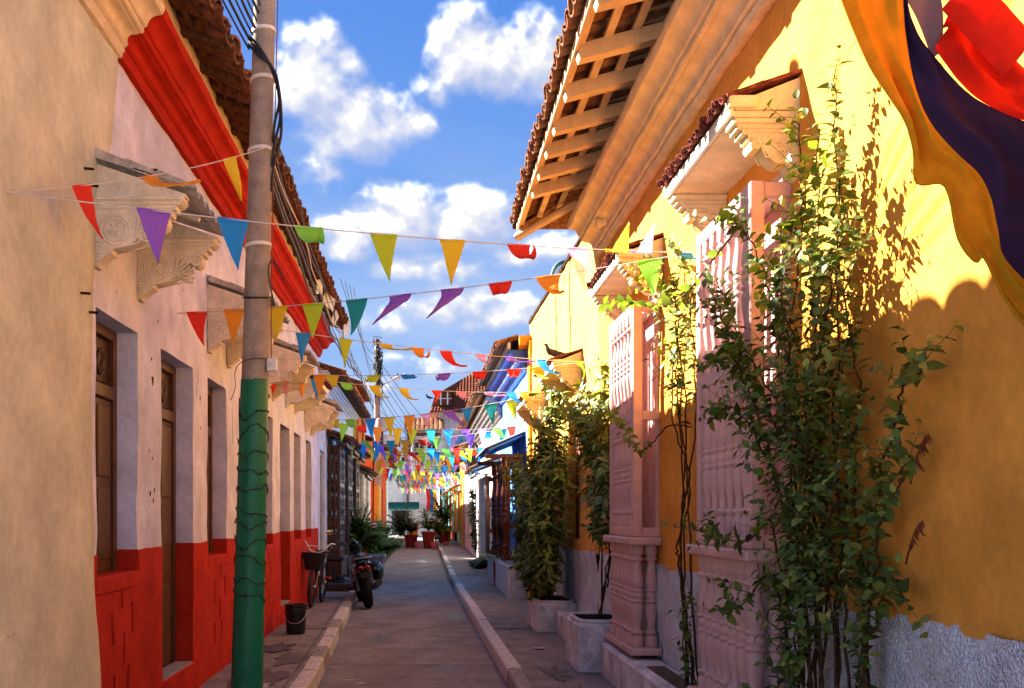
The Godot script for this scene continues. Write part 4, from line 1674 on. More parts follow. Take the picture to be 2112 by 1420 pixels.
# leaves as parts (the first so many) and the rest of the foliage as one body
func plant_leaves(root: Node3D, m: Mesh, at: Array, parts: int, called := "foliage") -> void:
	for i in range(at.size() - 1, 0, -1):
		var j := rng.randi_range(0, i)
		var s = at[i]
		at[i] = at[j]
		at[j] = s
	var n := mini(parts, at.size())
	for i in n:
		place("leaf", m, M["leaf_%d" % at[i][1]], root, at[i][0])
	if at.size() > n:
		var mm := MultiMesh.new()
		mm.transform_format = MultiMesh.TRANSFORM_3D
		mm.use_colors = true
		mm.mesh = m
		mm.instance_count = at.size() - n
		var o := origin_of(root)
		for i in range(n, at.size()):
			var t: Transform3D = at[i][0]
			mm.set_instance_transform(i - n, Transform3D(t.basis, t.origin - o))
			var c: Color = M["leaf_%d" % at[i][1]].albedo_color.srgb_to_linear()
			var k := rng.randf_range(0.8, 1.25)
			mm.set_instance_color(i - n, Color(c.r * k, c.g * k, c.b * k))
		var f := MultiMeshInstance3D.new()
		f.name = called
		f.multimesh = mm
		f.material_override = M["foliage"]
		f.set_meta("kind", "stuff")
		root.add_child(f, true)


# climbing plant: stems are paths of (d, y, out); leaves in pairs along them and along short side shoots
func climber(called: String, label: String, category: String, fr: Transform3D, stems: Array, r: float, leaf: Mesh, gap: float, bare: float, shoots: float, reach: float, parts: int, tones: Array, lean := 0.0) -> Node3D:
	var base: Vector3 = fr * Vector3(stems[0][0][0], stems[0][0][1], stems[0][0][2])
	var root := thing(called, label, category, base)
	var at := []
	var twigs := mbf()
	for s in stems:
		var pts := []
		for q in s:
			pts.append(V(q[0], q[1], q[2]))
		var path := smooth_path(pts, 7)
		for i in range(1, path.size()):
			path[i] += V(wob(i * 40.0 + pts[0].x * 300.0, 1.0), 0.0, 0.4 * wob(i * 40.0, pts[0].x * 300.0)) * 0.05
			path[i].z = maxf(path[i].z, 0.03)
		var wp := []
		for q in path:
			wp.append(fr * q)
		var mb := mbf()
		mb.tube(wp, r, r * 0.35, 5)
		put("stem", mb, M["stem"], root)
		var run := 0.0
		var total := 0.0
		for i in path.size() - 1:
			total += path[i].distance_to(path[i + 1])
		var next := total * bare
		var acc := 0.0
		for i in path.size() - 1:
			var seg: Vector3 = path[i + 1] - path[i]
			var sl := seg.length()
			while next < acc + sl:
				var p: Vector3 = path[i] + seg * ((next - acc) / sl)
				var dir := seg.normalized()
				leaf_pair(at, fr, p, dir, leaf, tones, 1.0)
				if rng.randf() < shoots:
					var g := rng.randf_range(0, TAU)
					var sd := (V(cos(g), rng.randf_range(-0.2, 0.9), 0.45 + 0.55 * sin(g)) + dir * 0.5).normalized()
					var ln := reach * rng.randf_range(0.35, 1.0)
					var tp := []
					var n := maxi(2, int(ln / 0.05))
					for k in n + 1:
						var f := float(k) / n
						var q := p + sd * ln * f + V(0, lean * f * f * ln, 0)
						q.z = maxf(q.z, 0.04)
						tp.append(q)
					var tw := []
					for q in tp:
						tw.append(fr * q)
					twigs.tube(tw, r * 0.32, r * 0.15, 4, false)
					for k in range(1, n + 1):
						leaf_pair(at, fr, tp[k], sd, leaf, tones, 1.0 - 0.35 * float(k) / n)
				next += gap * rng.randf_range(0.7, 1.3)
			acc += sl
	if twigs.v.size():
		put("twig", twigs, M["stem_green"], root).set_meta("kind", "stuff")
	plant_leaves(root, leaf, at, parts)
	return root


func leaf_pair(at: Array, fr: Transform3D, p: Vector3, dir: Vector3, _leaf: Mesh, tones: Array, sc: float) -> void:
	var side := dir.cross(V(0, 0, 1))
	if side.length() < 0.1:
		side = V(1, 0, 0)
	side = side.normalized().rotated(dir, rng.randf_range(0, TAU))
	for s in [-1.0, 1.0]:
		if rng.randf() < 0.12:
			continue
		var d: Vector3 = (side * s + dir * rng.randf_range(0.15, 0.8) + V(0, rng.randf_range(-0.35, 0.2), rng.randf_range(0.0, 0.35))).normalized()
		var up := (dir + V(rng.randf_range(-0.4, 0.4), 0.6, 0.5)).normalized()
		var q := p
		if q.z + d.z * 0.05 < 0.02:
			d.z = absf(d.z)
		var wd := (fr.basis * d).normalized()
		var wu := (fr.basis * up).normalized()
		var k := sc * (0.5 + 0.85 * pow(rng.randf(), 1.3))
		at.append([Transform3D(leaf_basis(wd, wu) * Basis.from_scale(Vector3.ONE * k), fr * q), tones[rng.randi() % tones.size()]])


func build_climbers() -> void:
	var fr := FR(RIGHT_X, 1.0)
	var l1 := leaf_mesh("leaf_a", 0.064, 0.020, 0.28, 0.3)
	var l2 := leaf_mesh("leaf_b", 0.15, 0.026, 0.5, 0.3)
	climber("climbing_vine", "large leafy climbing vine at the right, sprawling over the nearest pink window cage", "vine", fr, [
		[[4.26, 0.42, 0.08], [4.26, 1.12, 0.07], [4.35, 1.73, 0.09], [4.46, 2.37, 0.11], [4.43, 2.99, 0.13], [4.41, 3.53, 0.15]],
		[[4.4, 0.42, 0.08], [4.43, 1.31, 0.09], [4.51, 1.95, 0.11], [4.62, 2.61, 0.13], [4.75, 3.09, 0.15], [4.79, 3.45, 0.17]],
		[[4.5, 0.42, 0.09], [4.53, 1.2, 0.09], [4.57, 1.74, 0.13], [4.57, 2.28, 0.15], [4.3, 2.7, 0.17], [4.25, 3.05, 0.19]],
		[[4.78, 0.42, 0.09], [4.68, 1.3, 0.11], [4.75, 1.97, 0.15], [4.97, 2.57, 0.21], [5.01, 2.89, 0.29], [5.25, 3.15, 0.36]],
		[[4.72, 0.42, 0.09], [4.62, 1.52, 0.11], [4.82, 1.97, 0.17], [5.07, 2.33, 0.27], [5.19, 2.54, 0.33], [5.25, 2.83, 0.41]],
		[[4.96, 0.42, 0.09], [4.92, 1.16, 0.11], [4.84, 1.74, 0.16], [5.13, 2.24, 0.25], [5.53, 2.45, 0.33], [5.6, 2.4, 0.39]],
		[[4.3, 0.42, 0.09], [4.16, 1.53, 0.09], [3.95, 1.9, 0.11], [3.85, 2.08, 0.11], [3.74, 2.11, 0.11], [3.70, 2.15, 0.11]],
		[[4.56, 0.42, 0.09], [4.35, 1.72, 0.11], [4.2, 2.09, 0.13], [4.28, 2.48, 0.15], [4.1, 2.75, 0.17]],
		[[4.98, 0.42, 0.11], [5.02, 1.51, 0.19], [5.24, 1.46, 0.29], [5.68, 1.51, 0.37]],
		[[4.86, 0.42, 0.11], [5.02, 1.27, 0.19], [5.16, 1.17, 0.29], [5.36, 1.08, 0.33]],
		[[4.92, 0.42, 0.11], [4.84, 0.78, 0.16], [4.71, 1.03, 0.21], [4.84, 1.29, 0.23]],
		[[4.4, 0.42, 0.07], [4.21, 1.03, 0.09], [4.0, 1.34, 0.09], [3.88, 1.27, 0.09]],
		[[4.5, 0.42, 0.07], [4.16, 1.33, 0.09], [4.02, 1.62, 0.11], [3.88, 1.71, 0.11], [3.82, 1.83, 0.11]],
		[[4.7, 0.42, 0.14], [4.6, 1.5, 0.16], [4.55, 2.2, 0.22], [4.72, 2.62, 0.27], [4.6, 2.95, 0.25]],
		[[4.65, 0.42, 0.10], [4.78, 1.2, 0.14], [4.62, 2.0, 0.2], [4.35, 2.45, 0.2], [4.28, 2.95, 0.16]],
		[[4.55, 0.42, 0.12], [4.65, 1.6, 0.16], [4.72, 2.3, 0.24], [4.62, 2.75, 0.22], [4.68, 3.2, 0.18]],
		[[4.75, 0.42, 0.12], [4.85, 1.6, 0.16], [4.82, 2.3, 0.24], [4.88, 2.7, 0.24], [4.9, 3.0, 0.2]],
		[[4.8, 0.42, 0.12], [4.75, 1.4, 0.2], [4.95, 1.9, 0.27], [5.25, 2.15, 0.34], [5.5, 2.1, 0.38]],
		[[4.7, 0.42, 0.12], [4.8, 1.5, 0.2], [5.05, 2.1, 0.28], [5.3, 2.5, 0.34], [5.45, 2.75, 0.36]],
		[[4.6, 0.42, 0.14], [4.62, 1.3, 0.2], [4.5, 1.8, 0.24], [4.38, 2.2, 0.22]],
		[[4.5, 0.42, 0.14], [4.48, 1.2, 0.18], [4.3, 1.7, 0.2], [4.22, 2.3, 0.18]],
		[[4.42, 0.42, 0.12], [4.5, 1.6, 0.14], [4.48, 2.3, 0.2], [4.52, 2.8, 0.18], [4.55, 3.3, 0.16]],
	], 0.008, l1, 0.037, 0.30, 0.55, 0.23, 300, [0, 1, 1, 2, 0, 3, 4])
	climber("trailing_vine", "long vine shoot reaching sideways above the far pink window cage", "vine", fr, [
		[[5.52, 3.2, 0.19], [6.1, 2.92, 0.36], [6.6, 2.95, 0.43], [7.3, 3.12, 0.47], [8.15, 3.28, 0.51]],
	], 0.007, l1, 0.10, 0.1, 0.0, 0.1, 40, [0, 1, 3])
	climber("climbing_vine", "stringy climbing vine with bare stems between the two pink window cages", "vine", fr, [
		[[7.03, 0.43, 0.07], [7.18, 0.96, 0.08], [7.3, 1.47, 0.09], [6.9, 2.13, 0.09], [6.87, 2.78, 0.11], [7.05, 3.28, 0.13], [7.04, 3.5, 0.15]],
		[[6.9, 0.43, 0.07], [7.01, 1.15, 0.09], [7.08, 1.81, 0.09], [7.28, 2.33, 0.09], [6.94, 2.96, 0.11], [6.68, 3.19, 0.13]],
		[[6.96, 0.43, 0.07], [7.3, 1.19, 0.09], [7.3, 1.4, 0.11], [7.01, 1.81, 0.09], [7.3, 2.35, 0.15], [7.03, 2.97, 0.17], [7.35, 3.28, 0.23], [7.73, 3.44, 0.27]],
		[[7.1, 0.43, 0.09], [7.2, 1.3, 0.09], [7.15, 1.9, 0.1], [7.0, 2.4, 0.13], [7.1, 3.0, 0.17], [6.9, 3.35, 0.18]],
		[[7.0, 0.43, 0.12], [7.22, 1.2, 0.1], [7.12, 2.0, 0.12], [7.2, 2.6, 0.14], [7.0, 3.1, 0.2], [7.3, 3.3, 0.3]],
	], 0.009, l1, 0.05, 0.62, 0.55, 0.3, 120, [1, 1, 2, 0, 4])
	climber("vine_shoot", "leafy vine shoot hanging in front of the far pink window cage", "vine", fr, [
		[[7.0, 2.2, 0.09], [7.14, 2.22, 0.21], [7.4, 2.10, 0.29], [7.63, 2.08, 0.33], [7.8, 2.25, 0.38], [8.16, 2.40, 0.41]],
	], 0.007, l1, 0.06, 0.35, 0.3, 0.16, 60, [0, 1, 3])
	climber("low_vine", "short leafy vine at the foot of the wall between the pink cages", "vine", fr, [
		[[6.85, 0.43, 0.1], [6.83, 0.62, 0.14], [6.9, 0.95, 0.12]], [[6.95, 0.43, 0.12], [6.98, 0.7, 0.15], [6.9, 1.1, 0.12]],
	], 0.006, l1, 0.05, 0.1, 0.4, 0.12, 50, [0, 3, 1])
	climber("low_vine", "low leafy shoots at the foot of the wall beside the nearest pink cage", "vine", fr, [
		[[4.75, 0.43, 0.14], [4.8, 0.62, 0.2], [4.95, 0.85, 0.22]], [[4.62, 0.43, 0.15], [4.6, 0.66, 0.22], [4.7, 0.9, 0.24]], [[4.5, 0.43, 0.12], [4.42, 0.6, 0.2], [4.5, 0.8, 0.2]], [[4.85, 0.43, 0.16], [4.95, 0.6, 0.22], [5.05, 0.72, 0.26]],
	], 0.006, l1, 0.04, 0.1, 0.5, 0.16, 100, [0, 3, 1])
	climber("thin_climber", "thin climbing plant rising from the plaster planter left of the far pink cage", "climber", fr, [
		[[9.9, 0.58, 0.22], [9.95, 1.2, 0.13], [10.05, 2.2, 0.11], [10.1, 3.08, 0.11]],
		[[9.85, 0.58, 0.24], [9.75, 1.5, 0.13], [10.4, 2.4, 0.17], [10.75, 2.95, 0.22]],
		[[9.95, 0.58, 0.2], [10.2, 1.41, 0.15], [10.45, 2.2, 0.19], [10.0, 2.66, 0.15]],
		[[9.9, 0.9, 0.15], [9.7, 1.5, 0.13], [9.62, 2.3, 0.15]],
		[[10.0, 0.7, 0.18], [10.3, 1.8, 0.15], [10.55, 2.5, 0.26], [10.9, 2.7, 0.34]],
	], 0.009, l2, 0.042, 0.30, 0.85, 0.34, 160, [1, 2, 1, 4, 2], -0.3)
	climber("climbing_shrub", "dense climbing shrub rising to a point beside the blue house", "climber", fr, [
		[[13.2, 0.5, 0.3], [13.5, 1.68, 0.31], [13.0, 2.59, 0.29], [12.6, 3.12, 0.22]],
		[[13.3, 0.5, 0.36], [13.7, 1.68, 0.41], [13.0, 2.45, 0.31], [12.75, 2.9, 0.24]],
		[[13.0, 0.5, 0.31], [12.9, 1.4, 0.21], [12.6, 2.1, 0.19], [12.55, 2.5, 0.19]],
		[[13.5, 0.5, 0.36], [14.1, 1.3, 0.42], [14.9, 1.85, 0.47], [15.3, 2.3, 0.5]],
		[[13.2, 0.5, 0.41], [13.7, 1.1, 0.51], [13.9, 1.8, 0.50], [13.6, 2.2, 0.40]],
		[[13.4, 0.5, 0.36], [13.3, 1.4, 0.46], [13.2, 2.0, 0.45], [13.0, 2.4, 0.36]],
		[[12.9, 0.5, 0.3], [12.8, 1.2, 0.36], [12.7, 1.9, 0.36], [12.6, 2.2, 0.3]],
		[[13.3, 0.5, 0.3], [13.2, 1.2, 0.4], [13.4, 1.75, 0.44], [13.1, 2.2, 0.36]], [[13.0, 0.5, 0.36], [13.0, 1.3, 0.44], [12.9, 1.9, 0.42], [12.8, 2.35, 0.3]],
		[[13.4, 0.5, 0.3], [13.9, 1.2, 0.4], [14.3, 1.7, 0.4], [14.2, 2.1, 0.34]], [[13.1, 0.5, 0.4], [13.5, 0.95, 0.52], [13.6, 1.5, 0.54]],
	], 0.012, l2, 0.036, 0.08, 1.0, 0.42, 260, [1, 2, 2, 5, 0, 4], -0.2)
	# broad-leaved plant under it
	var l3 := leaf_mesh("leaf_c", 0.2, 0.085, 0.4, 0.15)
	climber("broadleaf_plant", "dark broad-leaved plant low in the planter under the climbing shrub", "plant", fr, [
		[[13.5, 0.5, 0.4], [13.6, 0.8, 0.5], [13.7, 1.05, 0.52]], [[13.3, 0.5, 0.42], [13.2, 0.75, 0.52], [13.1, 0.95, 0.5]], [[13.1, 0.5, 0.4], [12.95, 0.8, 0.45], [12.9, 1.1, 0.4]], [[13.6, 0.5, 0.36], [13.9, 0.8, 0.46], [14.1, 1.1, 0.48]],
	], 0.008, l3, 0.09, 0.05, 0.4, 0.15, 80, [3, 3, 0])
	# dead sprays
	for q in [[3.62, 1.86, 0.12], [3.66, 1.55, 0.1]]:
		var o := thing("dead_spray", ["withered red-brown leaf spray on the ochre wall right of the large vine, upper one", "withered red-brown leaf spray on the ochre wall right of the large vine, lower one"][0 if q[1] > 1.7 else 1], "dead leaves", fr * V(q[0], q[1] - 0.1, 0.06))
		var mb := mbf()
		var pts := []
		for j in 10:
			var f := j / 9.0
			pts.append(fr * V(q[0] + 0.30 * (1 - f), q[1] - 0.14 * (1 - f) * (1 - f) + 0.03 * f, 0.05 + 0.08 * f))
		mb.tube(pts, 0.004, 0.002, 4)
		put("stem", mb, M["leaf_dead"], o)
		for j in range(3, 10):
			for e in 2:
				place("leaf", l1, M["leaf_dead"], o, Transform3D(leaf_basis(V(rng.randf_range(-0.4, 0.4), -1, rng.randf_range(-0.3, 0.6)), V(rng.randf_range(-1, 0.2), 0, rng.randf_range(-0.8, 0.8))) * Basis.from_scale(V(0.42, 0.8, 0.9) * rng.randf_range(0.6, 1.0)), pts[j]))


# a clump of arching fronds made of narrow leaflets
func fern(called: String, label: String, category: String, at: Vector3, high: float, wide: float, fronds: int, leaflets: int, tones: Array, leaf_len: float, parts := 0, group := "") -> Node3D:
	var root := thing(called, label, category, at, group)
	var m := leaf_mesh("blade_%d" % int(leaf_len * 1000), leaf_len, leaf_len * 0.17, 0.35, 0.25)
	var arr := []
	var mb := mbf()
	for i in fronds:
		var g := rng.randf_range(0, TAU)
		var spread := wide * sqrt(rng.randf_range(0.05, 1.0))
		var h := high * rng.randf_range(0.55, 1.0) * (1.0 - 0.35 * pow(spread / wide, 2.0))
		var pts := []
		for k in 7:
			var f := k / 6.0
			pts.append(at + V(cos(g) * spread * f * (0.4 + 0.6 * f), h * (f * 1.35 - 0.4 * f * f * (0.6 + spread / wide)), sin(g) * spread * f * (0.4 + 0.6 * f)))
		mb.tube(pts, 0.008, 0.003, 4, false)
		for k in leaflets:
			var f := 0.22 + 0.78 * k / (leaflets - 1.0)
			var q: Vector3 = pts[int(f * 5.99)].lerp(pts[int(f * 5.99) + 1], fmod(f * 5.99, 1.0))
			var t: Vector3 = (pts[int(f * 5.99) + 1] - pts[int(f * 5.99)]).normalized()
			var side := t.cross(V(0, 1, 0)).normalized()
			for s in [-1.0, 1.0]:
				var d: Vector3 = (side * s + t * 0.8 + V(0, rng.randf_range(-0.3, 0.35), 0)).normalized()
				arr.append([Transform3D(leaf_basis(d, V(0, 1, 0) + side * 0.3) * Basis.from_scale(Vector3.ONE * rng.randf_range(0.6, 1.1) * (1.1 - 0.5 * f)), q), tones[rng.randi() % tones.size()]])
	put("stem", mb, M["stem_green"], root)
	plant_leaves(root, m, arr, parts)
	return root


func pot(parent_label: String, at: Vector3, r: float, h: float, m: String, group := "", square := false) -> Node3D:
	var o := thing("flower_pot", parent_label, "pot", at, group)
	var mb := mbf(Transform3D(Basis.IDENTITY, at))
	if square:
		mb.loft([sq(r * 0.78, 0.0), sq(r * 0.8, 0.001), sq(r, h * 0.86), sq(r * 1.08, h * 0.87), sq(r * 1.08, h), sq(r * 0.94, h), sq(r * 0.92, h - 0.04)])
	else:
		mb.lathe([Vector2(0, 0), Vector2(r * 0.72, 0), Vector2(r * 0.95, h * 0.84), Vector2(r * 1.06, h * 0.86), Vector2(r * 1.08, h * 0.98), Vector2(r * 1.02, h), Vector2(r * 0.93, h), Vector2(r * 0.9, h - 0.05)], 20)
	put("pot", mb, M[m], o)
	var so := mbf(Transform3D(Basis.IDENTITY, at))
	so.lathe([Vector2(r * 0.93, h - 0.05), Vector2(r * 0.5, h - 0.035), Vector2(0.0, h - 0.03)], 14)
	put("soil", so, M["soil"], o)
	return o


func sq(r: float, y: float) -> Array:
	var out := []
	for k in 4:
		for j in 3:
			var a := PI / 4 + PI / 2 * k
			var c := V(cos(a), 0, sin(a)) * r * 1.414
			var b := V(cos(a + PI / 2), 0, sin(a + PI / 2)) * r * 1.414
			out.append(c.lerp(b, [0.03, 0.5, 0.97][j]) + V(0, y, 0))
	out.reverse()
	return out


# ------------------------------------------------------------------ poles, wires, bunting
func wire_path(a: Vector3, b: Vector3, sag: float, n := 24) -> Array:
	var pts := []
	for i in n + 1:
		var f := float(i) / n
		pts.append(a.lerp(b, f) - V(0, sag * 4.0 * f * (1.0 - f), 0))
	return pts


func build_pole() -> void:
	var base := V(-1.262, 0.13, -7.2)
	var o := thing("utility_pole", "tall leaning concrete pole in front of the pink house, lower part painted green", "utility pole", base)
	var lean := 0.026
	var rad := func(y: float) -> float: return 0.109 - 0.0066 * y
	var ax := func(y: float) -> Vector3: return base + V(lean * y, y, 0)
	var rings := []
	for i in 50:
		var y := i * 0.126
		var ring := []
		for j in 28:
			var g := TAU * j / 28
			var r: float = rad.call(y) * (1.0 + 0.012 * wob(j * 60.0, y * 90.0))
			# chipped hollows and exposed edges up the front
			var front := exp(-pow((fposmod(g - 1.75 + PI, TAU) - PI) / 0.13, 2.0))
			if y > 2.5 and wob(y * 160.0, 11.0) > 0.05:
				r -= 0.012 * front
			ring.append(ax.call(y) + V(cos(g) * r, 0, -sin(g) * r) * 1.0)
		rings.append(ring)
	var mb := mbf()
	for r in rings:
		r.reverse()
	mb.loft(rings)
	put("shaft", mb, M["concrete_pole"], o)
	# green coat of paint: a skin a few millimetres proud with a ragged top
	var gr := []
	for i in 26:
		var ring := []
		for j in 40:
			var g: float = TAU * (40 - j) / 40.0
			var y := 2.42 * i / 25.0
			if i == 25:
				y += 0.018 * wob(j * 45.0, 3.0) + 0.010 * wob(j * 140.0, 9.0)
			var r: float = rad.call(y) + 0.004 + 0.0025 * wob(j * 80.0, y * 120.0)
			ring.append(ax.call(y) + V(cos(g) * r, 0, -sin(g) * r))
		gr.append(ring)
	var gm := mbf()
	gm.loft(gr)
	put("green_paint", gm, M["pole_green"], o)
	for y in [3.35, 4.02, 4.52, 4.86]:
		var band := mbf()
		var tilt := 0.02
		var pts := []
		for j in 25:
			var g := TAU * j / 24
			var r: float = rad.call(y) + 0.004
			pts.append(ax.call(y) + V(cos(g) * r, tilt * sin(g + 1.0) * 0.5, sin(g) * r))
		for k in 3:
			var p2 := []
			for q in pts:
				p2.append(q + V(0, 0.008 * k, 0))
			band.tube(p2, 0.006, 0.006, 5, false)
		put("strap", band, M["white_plastic"], o)
	# dark line of twinkle lights wound round the green part
	var fl := thing("fairy_lights", "black string of small lights wound round the green part of the pole", "string lights", base + V(0, 0.8, 0))
	var sp := []
	var turns := 11.0
	for i in 260:
		var f := i / 259.0
		var y := lerpf(0.85, 2.25, f) + 0.03 * sin(f * TAU * turns + 0.8) + 0.11 * wob(i * 5.0, 2.0)
		var g := f * TAU * turns
		var r: float = rad.call(y) + 0.009 + 0.004 * absf(wob(i * 22.0, 5.0))
		sp.append(ax.call(y) + V(cos(g) * r, 0, sin(g) * r))
	var cm := mbf()
	cm.tube(sp, 0.0042, 0.0042, 5)
	put("cord", cm, M["wire"], fl)
	for i in range(6, 258, 9):
		var b := mbf()
		var out: Vector3 = (sp[i] - ax.call(sp[i].y - base.y)) * V(1, 0, 1)
		var dn := V(0, -1 if i % 2 else 1, 0) * 0.02
		b.tube([sp[i], sp[i] + dn + out.normalized() * 0.008], 0.0045, 0.003, 5)
		put("bulb", b, M["wire"], fl)
	# looped cable ends on the shaft
	var lp := thing("cable_loop", "thin dark cable tied round the pole with its loop sticking out", "cable", ax.call(3.0))
	var pts := []
	for j in 20:
		var g := -PI * 0.05 + PI * 1.1 * j / 19.0
		pts.append(ax.call(3.0) + V(-cos(g) * (rad.call(3.0) + 0.007), -0.02 * sin(g), sin(g) * (rad.call(3.0) + 0.007)))
	pts.append(ax.call(2.95) + V(0.13, -0.02, 0.05))
	pts.append(ax.call(3.1) + V(0.09, 0.06, 0.09)); pts.append(ax.call(3.2) + V(0.12, 0.04, 0.08)); pts.append(ax.call(3.1) + V(0.2, 0.0, 0.06))
	var lm := mbf()
	lm.tube(smooth_path(pts, 3), 0.007, 0.006, 5)
	put("cord", lm, M["wire"], lp)
	var jb := thing("junction_box", "small white plastic box strapped to the pole just above the green paint", "electrical box", ax.call(2.46) + V(0.11, 0, 0.03))
	var bx := mbf(Transform3D(Basis.IDENTITY, ax.call(2.52) + V(0.125, 0, 0.045)))
	bx.box(V(-0.035, -0.045, -0.02), V(0.035, 0.045, 0.02), 0.006)
	put("case", bx, M["white_plastic"], jb)
	var ct := mbf(Transform3D(Basis(V(1, 0, 0), V(0, 0, 1), V(0, -1, 0)), ax.call(2.52) + V(0.115, 0, 0.066)))
	ct.lathe([Vector2(0.0, 0.004), Vector2(0.014, 0.003), Vector2(0.016, 0.0)], 14)
	put("knob", ct, M["grey_white"], jb)
	var bw := mbf()
	bw.tube(smooth_path([ax.call(2.55) + V(0.12, 0, 0.05), ax.call(2.9) + V(0.112, 0.0, 0.05), ax.call(3.5) + V(0.1, 0, 0.03), ax.call(4.3) + V(0.098, 0, 0.03), ax.call(5.2) + V(0.095, 0, 0.02)], 6), 0.004, 0.004, 5)
	put("wire", bw, M["wire_red"], jb)
	var tw := mbf()
	tw.tube(smooth_path([ax.call(2.56) + V(0.1, 0, 0.06), ax.call(2.55) + V(0.0, 0.005, 0.11), ax.call(2.53) + V(-0.1, 0, 0.05), ax.call(2.46) + V(-0.13, 0, 0.06), ax.call(2.36) + V(-0.125, 0, 0.06), ax.call(2.27) + V(-0.155, 0, 0.06)], 5), 0.004, 0.003, 5)
	put("wire", tw, M["wire_red"], jb)
	# cables: bundle coming in from above, heavy loops, and the lines that follow the eave down the street
	for i in 7:
		var c := mbf()
		var a := V(-1.95 + 0.10 * i, 6.4 + 0.13 * i, -4.6 - 0.05 * i)
		var e: Vector3 = ax.call(4.72 + 0.05 * i) + V(-0.09 + 0.012 * i, 0, 0.06)
		c.tube(wire_path(a, e, 0.16 + 0.05 * i, 16), 0.007 + 0.003 * (i % 2), -1.0, 5)
		alone("overhead_cable", c, M["wire"], "black overhead cable of the bundle coming down to the top of the nearest pole", "cable", "overhead cables at the nearest pole")
	for i in 3:
		var c := mbf()
		var y := 4.7 - 0.03 * i
		c.tube(smooth_path([ax.call(y + 0.1) + V(-0.09, 0, 0.08), ax.call(y) + V(-0.02, 0.02, 0.12), ax.call(y - 0.12) + V(0.07 + 0.02 * i, 0, 0.10), ax.call(y - 0.32 - 0.08 * i) + V(0.13 + 0.01 * i, 0, 0.06), ax.call(y - 0.48 - 0.12 * i) + V(0.10, 0, 0.04), ax.call(y - 0.62 - 0.14 * i) + V(0.085, 0, 0.02)], 6), 0.011, 0.009, 6)
		alone("cable_coil", c, M["wire"], "thick black cable looping round the upper shaft of the nearest pole", "cable", "cable loops on the nearest pole")
	for i in 6:
		var c := mbf()
		var pts2 := []
		for j in 25:
			var f := j / 24.0
			pts2.append(V(lerpf(-1.16, -1.38, minf(1.0, f * 2.0)) + 0.05 * wob(j * 30.0, i * 40.0), lerpf(4.55 - 0.08 * i, 4.62 - 0.05 * i, f) - 0.12 * sin(f * PI * 2.0) * (0.3 + 0.2 * i) + 0.05 * wob(j * 40.0, i * 30.0), -lerpf(7.25, 27.0, f)))
		c.tube(smooth_path(pts2, 2), 0.007 if i < 4 else 0.012, -1.0, 5)
		alone("eave_cable", c, M["wire" if i != 2 else "cord"], "cable strung along the tiled eave of the pink house" if i != 2 else "pale cable strung along the tiled eave of the pink house", "cable", "cables along the pink house eave" if i != 2 else "")


